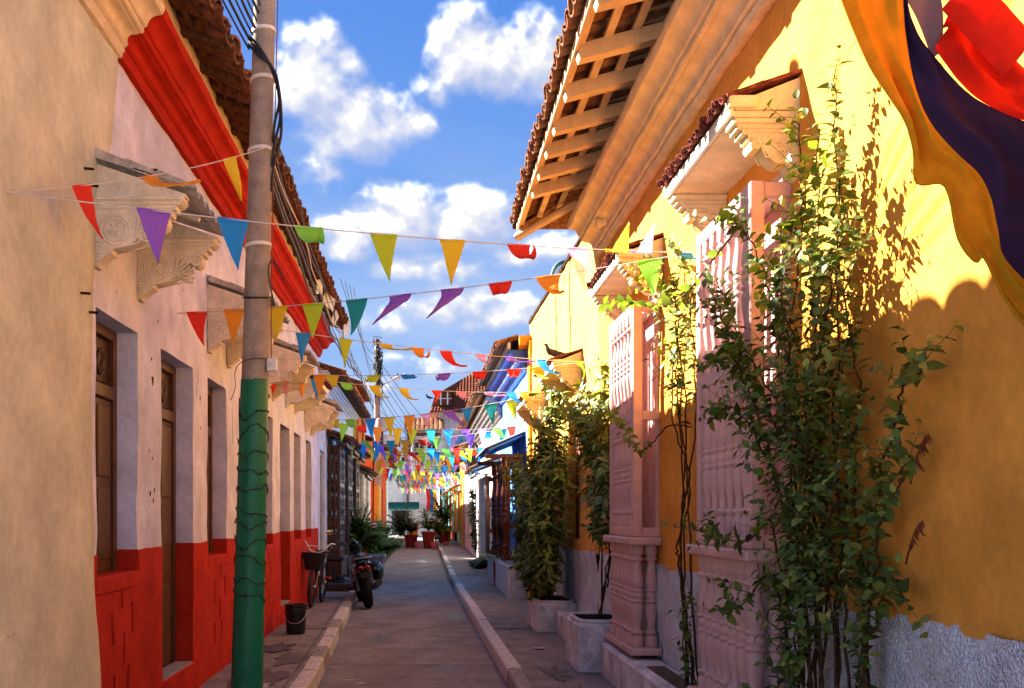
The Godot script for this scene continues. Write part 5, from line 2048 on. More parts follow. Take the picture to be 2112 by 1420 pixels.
func build_far_pole() -> void:
	var base := V(-1.78, 0.13, -38.0)
	var o := thing("utility_pole", "far concrete pole with a street lamp, its foot painted yellow over green", "utility pole", base)
	var mb := mbf(Transform3D(Basis.IDENTITY, base))
	mb.lathe([Vector2(0.135, 0), Vector2(0.125, 2.6), Vector2(0.11, 5.0), Vector2(0.085, 8.0), Vector2(0.0, 8.0)], 18)
	put("shaft", mb, M["concrete_pole"], o)
	for q in [[0.0, 1.25, "pole_green"], [1.25, 2.55, "pole_yellow"]]:
		var g := mbf(Transform3D(Basis.IDENTITY, base))
		g.lathe([Vector2(0.141 - 0.004 * q[0], q[0]), Vector2(0.141 - 0.004 * q[1], q[1]), Vector2(0.12, q[1] + 0.002)], 18)
		put("paint_band", g, M[q[2]], o)
	var tang := mbf(Transform3D(Basis.IDENTITY, base))
	for i in 26:
		var y := rng.randf_range(6.0, 7.9)
		var pts := []
		for k in 6:
			pts.append(V(rng.randf_range(-0.16, 0.22), y + rng.randf_range(-0.5, 0.4), rng.randf_range(0.05, 0.2)))
		tang.tube(smooth_path(pts, 3), 0.012, 0.012, 4)
	put("cable_tangle", tang, M["wire"], o)
	var bx := mbf(Transform3D(Basis.IDENTITY, base))
	bx.lathe([Vector2(0.0, 4.55), Vector2(0.2, 4.55), Vector2(0.22, 4.6), Vector2(0.22, 5.0), Vector2(0.12, 5.1)], 12, V(0.16, 0, 0.06))
	put("fitting", bx, M["grey_wall"], o)
	var lamp := thing("street_lamp", "small grey street lamp on a thin arm near the top of the far pole", "street lamp", base + V(0.1, 6.3, 0))
	var am := mbf(Transform3D(Basis.IDENTITY, base))
	am.tube(smooth_path([V(0.06, 6.15, 0.05), V(0.3, 6.35, 0.05), V(0.62, 6.48, 0.05)], 5), 0.025, 0.022, 6)
	put("arm", am, M["grey_wall"], lamp)
	var hd := mbf(Transform3D(Basis(V(0, 0, 1), 0.42), base + V(0.78, 6.58, 0.05)))
	hd.box(V(-0.2, -0.05, -0.1), V(0.05, 0.05, 0.1), 0.02)
	hd.box(V(0.05, -0.03, -0.09), V(0.32, 0.02, 0.09), 0.01)
	put("lamp_head", hd, M["grey_white"], lamp)
	var cell := mbf(Transform3D(Basis.IDENTITY, base + V(0.74, 6.64, 0.05)))
	cell.lathe([Vector2(0.0, 0.0), Vector2(0.04, 0.0), Vector2(0.045, 0.07), Vector2(0.0, 0.1)], 10)
	put("photocell", cell, M["iron"], lamp)
	var fb := thing("signboard", "dark square frame hung on the far pole, empty in its middle", "sign frame", base + V(0.45, 3.9, 0))
	var fx := Transform3D(Basis(V(0, 1, 0), 0.25), base + V(0.5, 4.35, 0.05))
	var f1 := mbf(fx)
	for q in [[-0.36, -0.34, 0.36, -0.27], [-0.36, 0.27, 0.36, 0.34], [-0.36, -0.27, -0.29, 0.27], [0.29, -0.27, 0.36, 0.27]]:
		f1.box(V(q[0], q[1], -0.06), V(q[2], q[3], 0.06), 0.008)
	put("frame", f1, M["old_wood"], fb)
	var f2 := mbf(fx)
	f2.box(V(-0.29, -0.27, -0.03), V(0.29, 0.1, 0.0), 0.004)
	put("panel", f2, M["white_dirty"], fb)
	# lines from the pink house to the far pole and from the far pole to the houses
	for i in 4:
		var c := mbf()
		c.tube(wire_path(V(-1.12 + 0.03 * i, 4.72 + 0.05 * i, -13.5 - 0.4 * i), base + V(-0.05 + 0.02 * i, 7.5 - 0.22 * i, 0), 0.35 + 0.12 * i, 30), 0.004, 0.010, 4)
		alone("overhead_line", c, M["wire"], "thin black line sagging from the pink house eave to the top of the far pole", "power line", "lines from the pink house to the far pole")
	var ends := [V(2.0, 4.6, -52), V(1.85, 4.3, -60), V(1.7, 5.0, -70), V(0.3, 6.2, -75), V(1.7, 3.4, -64), V(-0.8, 6.4, -75), V(1.9, 3.9, -48)]
	for i in ends.size():
		var c := mbf()
		c.tube(wire_path(base + V(0.06, 7.2 - 0.3 * i, 0), ends[i], 0.35, 16), 0.013, 0.016, 4)
		alone("service_line", c, M["wire"], "thin line running from the far pole down to the houses on the right", "power line", "lines from the far pole to houses")


func flag_mesh(kind: int) -> ArrayMesh:
	var key := "flag_%d" % kind
	if not meshes.has(key):
		# start angle, curl along the length, sideways drift, twist, cross bow
		var k: Array = [[0.05, 0.25, 0.0, 0.0, 0.008], [0.15, -0.4, 0.03, 0.3, 0.012], [-0.1, 0.5, -0.04, -0.3, 0.012], [0.35, 3.1, 0.0, 0.0, 0.006], [1.25, 0.5, 0.12, 0.5, 0.012], [2.55, -0.6, -0.05, 0.2, 0.012], [0.4, 1.2, 0.10, 0.8, 0.015], [0.6, 2.2, -0.06, -0.5, 0.012], [1.0, -0.9, -0.16, -0.6, 0.015], [0.0, 0.15, 0.06, 0.15, 0.006]][kind]
		var mb := mbf()
		var n := 9
		var p := V(0, 0, 0)
		var rows := []
		var len := 0.27
		for i in n + 1:
			var t := float(i) / n
			var a: float = k[0] * minf(1.0, t * 3.0) + k[1] * t * t
			if i > 0:
				p += V(k[2] * 2.0 * t / n, -cos(a) * len / n, sin(a) * len / n)
			var w := 0.086 * (1.0 - t) + 0.0008
			var tw: float = k[3] * t
			var row := []
			for j in 5:
				var s := j / 2.0 - 1.0
				var bow: float = k[4] * (1.0 - s * s) * t * 3.0 * (1.0 - t * 0.6)
				var wr := 0.006 * wob(j * 35.0 + kind * 90.0, i * 30.0) * minf(1.0, t * 4.0)
				row.append(p + V(s * w * cos(tw), sin(a) * (bow + wr), s * w * sin(tw) + cos(a) * (bow + wr)))
			rows.append(row)
		mb.sheet(rows)
		# the hem folded over the cord
		mb.sheet([[V(-0.086, 0.006, 0.002), V(0.086, 0.006, 0.002)], [V(-0.082, -0.014, 0.004), V(0.082, -0.014, 0.004)]])
		meshes[key] = mb.mesh()
	return meshes[key]


const FLAG_COLOURS := ["red", "orange", "yellow", "lime", "teal", "blue", "purple", "pink", "green"]


func bunting(label: String, a: Vector3, b: Vector3, sag: float, flags: Array, cord := 0.003, group := "", size := 1.0) -> void:
	var o := thing("bunting", label, "bunting", (a + b) / 2.0, group)
	var mb := mbf()
	mb.tube(wire_path(a, b, sag, 28), cord, cord, 4)
	put("cord", mb, M["cord"], o)
	var dir := (b - a)
	var yaw := atan2(-dir.z, dir.x)
	for f in flags:
		var t: float = f[0]
		var p := a.lerp(b, t) - V(0, sag * 4.0 * t * (1.0 - t), 0)
		var slope := asin((dir.y - sag * 4.0 * (1.0 - 2.0 * t)) / dir.length())
		var bs := Basis(V(0, 1, 0), yaw + rng.randf_range(-0.08, 0.08)) * Basis(V(0, 0, 1), slope)
		place("flag", flag_mesh(f[2]), M["flag_" + f[1]], o, Transform3D(bs * Basis.from_scale(Vector3.ONE * size), p))


func build_bunting() -> void:
	var L0 := V(-1.9, 3.07, -4.66)
	var PE := V(-1.08, 4.16, -7.1)
	var R0 := V(1.80, 3.38, -6.95)
	var L1 := V(-1.93, 3.17, -7.96)
	var R1 := V(1.9, 3.4, -12.05)
	var L2 := V(-1.93, 3.36, -12.7)
	var R2 := V(1.88, 3.47, -15.5)
	bunting("bunting rising from the beige wall to the pole, with red, orange and yellow flags", L0, PE, 0.05, [[0.205, "red", 9], [0.436, "orange", 4], [0.784, "yellow", 1]], 0.0035)
	bunting("nearest bunting across the street, from the beige wall to the vine by the pink cages", L0, R0, 0.05, [[0.154, "purple", 0], [0.248, "blue", 0], [0.346, "green", 3], [0.451, "lime", 0], [0.556, "yellow", 2], [0.666, "red", 3], [0.773, "pink", 0], [0.843, "yellow", 5], [0.891, "pink", 5], [0.985, "blue", 4]], 0.0035)
	bunting("second bunting across the street, from the pink wall beside the first window canopy", L1, R0, 0.06, [[0.044, "red", 9], [0.125, "orange", 0], [0.217, "yellow", 0], [0.292, "lime", 0], [0.381, "teal", 2], [0.469, "purple", 8], [0.57, "purple", 8], [0.661, "red", 3], [0.749, "orange", 6], [0.93, "green", 0]], 0.0035)
	bunting("third bunting across the street, ending between the two small yellow canopies", L1, R1, 0.06, [[0.227, "blue", 2], [0.316, "lime", 2], [0.406, "yellow", 4], [0.485, "orange", 3], [0.558, "red", 6], [0.654, "pink", 7], [0.742, "purple", 4], [0.841, "blue", 6], [0.973, "green", 8]], 0.0035)
	bunting("fourth bunting across the street, rising to the yellow wall over the thin climber", L2, R1, 0.08, [[0.166, "orange", 0], [0.206, "yellow", 6], [0.339, "lime", 7], [0.449, "blue", 4], [0.563, "purple", 7], [0.675, "red", 3], [0.78, "red", 3], [0.854, "yellow", 6]], 0.0035)
	bunting("fifth bunting across the street, ending above the dense climbing shrub", L2, R2, 0.09, [[0.01, "red", 0], [0.05, "pink", 0], [0.095, "orange", 0], [0.14, "blue", 0], [0.235, "green", 3], [0.33, "yellow", 6], [0.429, "yellow", 6], [0.547, "red", 8], [0.642, "pink", 3], [0.747, "pink", 4], [0.839, "blue", 6], [0.89, "orange", 6], [0.937, "green", 5]], 0.0035)
	var a := R2
	var left := true
	var d := 15.5
	var nth := 0
	while d < 84.0:
		d += rng.randf_range(1.35, 1.9) * (1.0 + d / 70.0)
		var spread := 1.9 + (0.12 * nth if left else 0.0) * 0.0
		var b := V((-1.93 if d < 30 else -1.75) if left else 1.80, 3.28 + 0.22 * wob(nth * 70.0, 3.0) + (0.25 if d > 45 else 0.0), -d)
		var fl := []
		var t := 0.05 + rng.randf_range(0, 0.04)
		var c := rng.randi()
		while t < 0.97:
			fl.append([t, FLAG_COLOURS[c % 9], [0, 0, 0, 9, 1, 2, 0, 3, 6, 7, 8][rng.randi() % 11]])
			t += rng.randf_range(0.068, 0.095)
			c += 1 if rng.randf() < 0.7 else 3
		bunting("bunting of small coloured flags among the many crossing the far part of the street", a, b, 0.12, fl, 0.004, "buntings in the far street", 1.25)
		a = b
		left = not left
		nth += 1


func build_banner() -> void:
	# three-striped flag hung from a staff on the yellow wall, above the right edge
	var o := thing("striped_flag", "large yellow, blue and red flag draped down the yellow wall at the upper right", "flag", V(1.6, 2.2, -3.0))
	var D := 3.0
	# each boundary line is followed from top to bottom (x, y); the cloth swags between them
	var edge := [
		[V(1.205, 3.16, 0), V(1.255, 3.04, 0), V(1.311, 2.925, 0), V(1.372, 2.84, 0), V(1.425, 2.765, 0), V(1.453, 2.68, 0), V(1.466, 2.59, 0), V(1.555, 2.582, 0), V(1.597, 2.43, 0), V(1.652, 2.362, 0), V(1.685, 2.374, 0), V(1.754, 2.25, 0), V(1.86, 2.12, 0)],
		[V(1.40, 3.16, 0), V(1.408, 3.06, 0), V(1.42, 2.99, 0), V(1.44, 2.90, 0), V(1.467, 2.826, 0), V(1.50, 2.77, 0), V(1.54, 2.725, 0), V(1.60, 2.67, 0), V(1.66, 2.62, 0), V(1.70, 2.55, 0), V(1.725, 2.46, 0), V(1.754, 2.37, 0), V(1.88, 2.25, 0)],
		[V(1.41, 3.10, 0), V(1.43, 3.045, 0), V(1.46, 3.005, 0), V(1.496, 2.968, 0), V(1.53, 2.935, 0), V(1.565, 2.902, 0), V(1.60, 2.874, 0), V(1.64, 2.848, 0), V(1.69, 2.825, 0), V(1.73, 2.812, 0), V(1.77, 2.80, 0), V(1.83, 2.785, 0), V(1.92, 2.78, 0)],
	]
	var red_a := [V(1.497, 2.966, 0), V(1.53, 2.934, 0), V(1.565, 2.90, 0), V(1.60, 2.873, 0), V(1.64, 2.847, 0), V(1.69, 2.824, 0), V(1.74, 2.808, 0), V(1.81, 2.79, 0), V(1.92, 2.78, 0)]
	var red_b := [V(1.535, 3.06, 0), V(1.56, 3.12, 0), V(1.60, 3.125, 0), V(1.64, 3.085, 0), V(1.68, 3.045, 0), V(1.72, 3.01, 0), V(1.77, 2.97, 0), V(1.83, 2.93, 0), V(1.92, 2.90, 0)]
	var names := ["yellow_stripe", "blue_stripe", "red_stripe"]
	for s in 3:
		var pa = smooth_path(red_a if s == 2 else edge[s], 5)
		var pb = smooth_path(red_b if s == 2 else edge[s + 1], 5)
		var front := []
		var back := []
		for i in pa.size():
			var rf := []
			var rb := []
			var along: float = float(i) / pa.size()
			for j in 13:
				var f: float = j / 12.0
				var q: Vector3 = pa[i].lerp(pb[i], f)
				var e: float = sin(f * PI)
				var fold: float = e * (0.022 * sin(f * 8.0 + along * 4.0 + s * 2.0) + 0.012 * sin(f * 15.0 - along * 7.0) + 0.02 * wob(f * 60.0 + s * 100.0, along * 110.0))
				var z := -D + fold - 0.10 * along
				rf.append(V(q.x, q.y, z))
				rb.append(V(q.x, q.y, z - 0.003))
			front.append(rf)
			back.append(rb)
		var mb := mbf()
		mb.sheet(front)
		back.reverse()
		mb.sheet(back)
		if s == 0:
			var hem := mbf()
			var hp := []
			for r in front:
				hp.append(r[0])
			hem.tube(hp, 0.005, 0.005, 5)
			put("hem", hem, M["banner_yellow"], o)
		put(names[s], mb, M[["banner_yellow", "banner_blue", "banner_red"][s]], o)
	# upper turn of the red stripe, rolled over, and the grey lining seen beside it
	var roll := mbf()
	var rows := []
	for i in 20:
		var f := i / 19.0
		var c := V(1.525, 3.11, -2.94).lerp(V(1.70, 2.915, -2.94), f)
		var row := []
		for j in 9:
			var g := -0.4 + 3.4 * j / 8.0
			row.append(c + V(0.045 * cos(g), 0.06 * cos(g), 0.035 * sin(g)))
		rows.append(row)
	roll.sheet(rows)
	put("red_roll", roll, M["banner_red"], o)
	var gl := mbf()
	var g1 := []
	for i in 9:
		var f := i / 8.0
		var row := []
		for j in 5:
			row.append(V(1.40, 3.16, -3.03).lerp(V(1.505, 2.955, -3.03), f) + V(0.12 * (1 - 0.75 * f) * j / 4.0, 0.02 * j / 4.0, 0.012 * sin(j * 1.5 + f * 4.0)))
		g1.append(row)
	gl.sheet(g1)
	put("lining", gl, M["banner_grey"], o)
	var st := mbf()
	st.tube([V(1.93, 2.95, -2.75), V(1.33, 3.42, -2.98)], 0.014, 0.014, 8)
	put("staff", st, M["old_wood"], o)


# ------------------------------------------------------------------ vehicles and small things
func wheel_profile(r: float, t: float) -> Array:
	var out := []
	for i in 13:
		var g := TAU * i / 12
		out.append(Vector2(r - t + t * cos(g), t * 1.05 * sin(g)))
	return out


func wheel(parent: Node, at: Transform3D, r: float, t: float, spokes: int, called: String) -> void:
	# axle along local y
	var ty := mbf(at)
	ty.lathe(wheel_profile(r, t), 32)
	var w := put(called, ty, M["rubber"], parent)
	var rm := mbf(at)
	rm.lathe([Vector2(r - 2.0 * t, -t * 0.7), Vector2(r - 1.7 * t, -t * 0.6), Vector2(r - 1.7 * t, t * 0.6), Vector2(r - 2.0 * t, t * 0.7), Vector2(r - 2.3 * t, t * 0.5), Vector2(r - 2.3 * t, -t * 0.5), Vector2(r - 2.0 * t, -t * 0.7)], 28)
	put("rim", rm, M["iron"], w)
	var hb := mbf(at)
	hb.lathe([Vector2(0.0, -0.05), Vector2(0.03, -0.05), Vector2(0.04, -0.02), Vector2(0.04, 0.02), Vector2(0.03, 0.05), Vector2(0.0, 0.05)], 12)
	put("hub", hb, M["steel"], w)
	var sp := mbf(at)
	for i in spokes:
		var g := TAU * i / spokes
		var g2 := g + (0.35 if i % 2 else -0.35)
		sp.tube([V(0.035 * cos(g2), 0.03 * (1 if i % 2 else -1), 0.035 * sin(g2)), V((r - 2.2 * t) * cos(g), 0.0, (r - 2.2 * t) * sin(g))], 0.0025 if spokes > 12 else 0.014, -1.0, 4, false)
	put("spokes", sp, M["iron"], w)


func build_motorcycle() -> void:
	# seen from behind; local frame: x right, y up, -z ahead
	var at := Transform3D(Basis(V(0, 1, 0), 0.16) * Basis(V(0, 0, 1), 0.16) * Basis.from_scale(Vector3.ONE * 1.1), V(-0.95, 0.006, -17.4))
	var o := thing("motorcycle", "black motorcycle parked on its stand at the left kerb, seen from behind", "motorcycle", at.origin)
	var ax := func(y: float, z: float) -> Transform3D: return at * Transform3D(Basis(V(0, 1, 0), V(1, 0, 0), V(0, 0, -1)), V(0, y, z))
	wheel(o, ax.call(0.30, -0.05), 0.30, 0.065, 6, "wheel")
	wheel(o, ax.call(0.30, -1.32), 0.30, 0.05, 6, "wheel")
	var oval := func(z: float, y: float, w: float, h: float) -> Array:
		var r := []
		for j in 14:
			var g := TAU * j / 14
			r.append(V(w * cos(g), y + h * sin(g), z))
		return r
	var bd := mbf(at)
	bd.loft([oval.call(0.18, 0.70, 0.03, 0.03), oval.call(0.14, 0.71, 0.09, 0.06), oval.call(0.0, 0.68, 0.13, 0.09), oval.call(-0.3, 0.62, 0.15, 0.12), oval.call(-0.6, 0.60, 0.15, 0.13), oval.call(-0.8, 0.70, 0.16, 0.12), oval.call(-1.0, 0.78, 0.12, 0.10), oval.call(-1.1, 0.82, 0.03, 0.04)])
	put("body", bd, M["black_paint"], o)
	var st := mbf(at)
	st.loft([oval.call(0.10, 0.79, 0.02, 0.01), oval.call(0.08, 0.79, 0.10, 0.04), oval.call(-0.15, 0.77, 0.13, 0.05), oval.call(-0.45, 0.74, 0.13, 0.05), oval.call(-0.68, 0.78, 0.08, 0.04), oval.call(-0.7, 0.78, 0.02, 0.01)])
	put("seat", st, M["black_plastic"], o)
	var gr := mbf(at)
	gr.tube(smooth_path([V(-0.14, 0.76, -0.2), V(-0.15, 0.79, 0.05), V(-0.10, 0.80, 0.2), V(0.0, 0.805, 0.23), V(0.10, 0.80, 0.2), V(0.15, 0.79, 0.05), V(0.14, 0.76, -0.2)], 4), 0.014, 0.014, 8)
	put("grab_rail", gr, M["steel"], o)
	for s in [-1.0, 1.0]:
		var tl := mbf(at)
		tl.loft([oval.call(0.20, 0.655, 0.045, 0.03), oval.call(0.22, 0.655, 0.042, 0.027), oval.call(0.235, 0.655, 0.02, 0.012)])
		for q in tl.v.size():
			tl.v[q] += at.basis * V(s * 0.05, 0, 0)
		put("tail_light", tl, M["tail_red"], o)
		var ind := mbf(at)
		ind.tube([V(s * 0.08, 0.60, 0.17), V(s * 0.17, 0.61, 0.18)], 0.008, 0.008, 6)
		ind.tube([V(s * 0.17, 0.61, 0.16), V(s * 0.17, 0.61, 0.21)], 0.025, 0.022, 8)
		put("indicator", ind, M["orange_wood"], o)
		var sh := mbf(at)
		var coil := []
		for i in 60:
			var f := i / 59.0
			coil.append(V(s * 0.12, lerpf(0.34, 0.64, f), lerpf(0.0, -0.12, f)) + V(0.028 * cos(i * 0.8), 0, 0.028 * sin(i * 0.8)))
		sh.tube(coil, 0.006, 0.006, 5)
		sh.tube([V(s * 0.12, 0.3, 0.0), V(s * 0.12, 0.66, -0.12)], 0.013, 0.013, 6)
		put("shock_absorber", sh, M["steel"], o)
		var fk := mbf(at)
		fk.tube([V(s * 0.10, 0.28, -1.32), V(s * 0.10, 0.95, -1.05)], 0.022, 0.025, 8)
		put("fork_leg", fk, M["steel"], o)
		var hb := mbf(at)
		hb.tube(smooth_path([V(0, 0.96, -1.04), V(s * 0.12, 0.99, -1.03), V(s * 0.2, 1.06, -0.98), V(s * 0.37, 1.05, -0.86)], 4), 0.013, 0.013, 7)
		put("handlebar", hb, M["iron"], o)
		var gp := mbf(at)
		gp.tube([V(s * 0.28, 1.055, -0.92), V(s * 0.40, 1.05, -0.84)], 0.02, 0.019, 8)
		put("grip", gp, M["rubber"], o)
		var mr := mbf(at)
		mr.tube(smooth_path([V(s * 0.24, 1.06, -0.95), V(s * 0.27, 1.17, -0.96), V(s * 0.34, 1.22, -0.94)], 4), 0.007, 0.007, 5)
		var stalk := put("mirror_stalk", mr, M["iron"], o)
		var ms := mbf(at * Transform3D(Basis(V(0, 1, 0), s * -0.2), V(s * 0.37, 1.24, -0.93)))
		ms.lathe([Vector2(0.0, -0.02), Vector2(0.05, -0.012), Vector2(0.062, 0.0), Vector2(0.06, 0.004)], 16, Vector3.ZERO, TAU)
		for q in ms.v.size():
			pass
		put("mirror_back", ms, M["black_plastic"], stalk)
		var gl := mbf(at * Transform3D(Basis(V(0, 1, 0), s * -0.2) * Basis(V(1, 0, 0), PI / 2), V(s * 0.37, 1.24, -0.915)))
		gl.lathe([Vector2(0.06, 0.0), Vector2(0.0, 0.002)], 16, Vector3.ZERO, TAU, Vector2(1.0, 0.7))
		put("mirror_glass", gl, M["chrome"], stalk)
		var fp := mbf(at)
		fp.tube([V(s * 0.12, 0.33, -0.45), V(s * 0.27, 0.33, -0.44)], 0.014, 0.014, 6)
		put("footrest", fp, M["rubber"], o)
	var pl := mbf(at)
	pl.box(V(-0.075, 0.50, 0.255), V(0.075, 0.58, 0.262), 0.002)
	put("number_plate", pl, M["iron"], o)
	var mg := mbf(at)
	var mrows := []
	for i in 10:
		var g := -0.25 + 1.5 * i / 9.0
		var row := []
		for j in 5:
			var x := -0.075 + 0.0375 * j
			row.append(V(x, 0.30 + (0.345 - 1.6 * x * x) * sin(PI / 2 - g + 0.3), -0.05 + (0.345 - 1.6 * x * x) * cos(PI / 2 - g + 0.3)))
		mrows.append(row)
	mg.sheet(mrows)
	put("mudguard", mg, M["black_plastic"], o)
	var ex := mbf(at)
	ex.tube(smooth_path([V(0.13, 0.30, -0.75), V(0.16, 0.27, -0.5), V(0.18, 0.32, -0.2), V(0.19, 0.40, 0.22)], 5), 0.03, 0.055, 12)
	put("exhaust", ex, M["iron"], o)
	var en := mbf(at)
	en.box(V(-0.15, 0.22, -0.95), V(0.15, 0.45, -0.5), 0.05)
	for i in 5:
		en.box(V(-0.10, 0.45 + 0.025 * i, -0.92), V(0.10, 0.462 + 0.025 * i, -0.72), 0.004)
	put("engine", en, M["iron"], o)
	var hl := mbf(at)
	hl.loft([oval.call(-1.25, 0.92, 0.06, 0.06), oval.call(-1.2, 0.93, 0.10, 0.10), oval.call(-1.08, 0.96, 0.10, 0.09), oval.call(-1.02, 1.0, 0.04, 0.04)])
	put("headlamp", hl, M["black_plastic"], o)
	var sd := mbf(at)
	sd.tube([V(-0.12, 0.28, -0.5), V(-0.26, 0.01, -0.42)], 0.012, 0.012, 6)
	put("side_stand", sd, M["steel"], o)
	# helmet-like pannier slung on the right
	var pn := mbf(at)
	var pr := []
	for i in 8:
		var f := i / 7.0
		var r := []
		for j in 14:
			var g := TAU * j / 14
			var k := sin(PI * clampf(f, 0.03, 0.97))
			r.append(V(0.22 + 0.11 * k * cos(g), 0.55 + 0.17 * k * sin(g), 0.06 - 0.4 * f))
		pr.append(r)
	pn.loft(pr)
	put("saddlebag", pn, M["dark_teal_paint"], o)


func build_bicycle() -> void:
	# faces the camera, leaning on the wall; local: x right seen from the rider, -z ahead -> turned round
	var at := Transform3D(Basis(V(0, 1, 0), PI + 0.10) * Basis(V(0, 0, 1), -0.10), V(-1.80, 0.14, -16.1))
	at.basis = Basis(V(0, 1, 0), PI - 0.06) * Basis(V(0, 0, 1), 0.09)
	var o := thing("bicycle", "old bicycle with a black front basket leaning on the red wall", "bicycle", at.origin)
	var ax := func(y: float, z: float) -> Transform3D: return at * Transform3D(Basis(V(0, 1, 0), V(1, 0, 0), V(0, 0, -1)), V(0, y, z))
	wheel(o, ax.call(0.33, 0.0), 0.33, 0.02, 24, "wheel")
	wheel(o, ax.call(0.33, 1.05), 0.33, 0.02, 24, "wheel")
	var f := mbf(at)
	for q in [[V(0, 0.33, 1.05), V(0, 0.30, 0.62), 0.012], [V(0, 0.30, 0.62), V(0, 0.78, 0.74), 0.016], [V(0, 0.30, 0.62), V(0, 0.72, 0.17), 0.018], [V(0, 0.66, 0.71), V(0, 0.80, 0.15), 0.016], [V(0, 0.66, 0.70), V(0, 0.33, 1.05), 0.011], [V(0, 0.68, 0.18), V(0, 0.92, 0.11), 0.019]]:
		f.tube([q[0], q[1]], q[2], q[2], 8)
	put("frame", f, M["stone_red"], o)
	for s in [-1.0, 1.0]:
		var fk := mbf(at)
		fk.tube(smooth_path([V(0, 0.68, 0.17), V(s * 0.045, 0.60, 0.13), V(s * 0.05, 0.33, 0.0)], 4), 0.011, 0.009, 6)
		put("fork_blade", fk, M["steel"], o)
	var hb := mbf(at)
	hb.tube(smooth_path([V(-0.27, 1.00, 0.36), V(-0.25, 1.02, 0.22), V(-0.20, 1.02, 0.12), V(-0.10, 0.90, 0.08), V(0.0, 0.87, 0.1), V(0.10, 0.90, 0.08), V(0.20, 1.02, 0.12), V(0.25, 1.02, 0.22), V(0.27, 1.00, 0.36)], 6), 0.011, 0.011, 8)
	hb.tube([V(-0.17, 0.97, 0.1), V(0.17, 0.97, 0.1)], 0.007, 0.007, 6)
	put("handlebar", hb, M["white_plastic"], o)
	for s in [-1.0, 1.0]:
		var gp := mbf(at)
		gp.tube([V(s * 0.27, 1.00, 0.37), V(s * 0.252, 1.02, 0.24)], 0.017, 0.016, 8)
		put("grip", gp, M["rubber"], o)
	var bk := mbf(at)
	var ring := func(y: float, w: float, dz: float) -> Array:
		var r := []
		for j in 20:
			var g := TAU * j / 20
			r.append(V(w * signf(cos(g)) * pow(absf(cos(g)), 0.5), y, -0.10 + dz * signf(sin(g)) * pow(absf(sin(g)), 0.5)))
		return r
	bk.loft([ring.call(0.60, 0.01, 0.01), ring.call(0.60, 0.12, 0.085), ring.call(0.62, 0.13, 0.092), ring.call(0.86, 0.185, 0.13), ring.call(0.875, 0.19, 0.135), ring.call(0.875, 0.175, 0.12), ring.call(0.64, 0.12, 0.08), ring.call(0.63, 0.01, 0.01)])
	var basket := put("basket", bk, M["black_plastic"], o)
	var bars := mbf(at)
	for k in 5:
		var y := 0.65 + 0.045 * k
		var w := 0.138 + 0.0102 * k
		var pts: Array = ring.call(y, w, 0.097 + 0.008 * k)
		pts.append(pts[0])
		bars.tube(pts, 0.006, 0.006, 5, false)
	put("basket_bars", bars, M["iron"], basket)
	var sd := mbf(at)
	var rr := []
	for i in 7:
		var t := i / 6.0
		var w: float = [0.01, 0.03, 0.05, 0.09, 0.11, 0.10, 0.02][i]
		var r := []
		for j in 12:
			var g := TAU * j / 12
			r.append(V(w * cos(g), 0.86 + 0.03 * sin(g) * (1.0 if i > 0 and i < 6 else 0.2), 0.58 + 0.27 * t))
		r.reverse()
		rr.append(r)
	sd.loft(rr)
	put("saddle", sd, M["black_plastic"], o)
	var sp := mbf(at)
	sp.tube([V(0, 0.76, 0.735), V(0, 0.85, 0.755)], 0.012, 0.012, 6)
	put("seat_post", sp, M["steel"], o)
	for s in [-1.0, 1.0]:
		var cr := mbf(at)
		cr.tube([V(s * 0.07, 0.30, 0.62), V(s * 0.085, 0.30 - s * 0.15, 0.62 - s * 0.05)], 0.009, 0.009, 6)
		var c := put("crank", cr, M["steel"], o)
		var pd := mbf(at)
		pd.box(V(s * 0.09, 0.30 - s * 0.15 - 0.012, 0.57 - s * 0.05), V(s * 0.18, 0.30 - s * 0.15 + 0.012, 0.67 - s * 0.05), 0.005)
		put("pedal", pd, M["tail_red"], c)
	var mg := mbf(at)
	for zc in [0.0, 1.05]:
		var rows := []
		for i in 14:
			var g := -0.3 + 2.5 * i / 13.0
			if zc > 0.5:
				g = PI - g
			rows.append([V(-0.026, 0.33 + 0.35 * sin(g), zc - 0.35 * cos(g)), V(0, 0.33 + 0.358 * sin(g), zc - 0.358 * cos(g)), V(0.026, 0.33 + 0.35 * sin(g), zc - 0.35 * cos(g))])
		mg.sheet(rows)
	put("mudguard", mg, M["iron"], o)


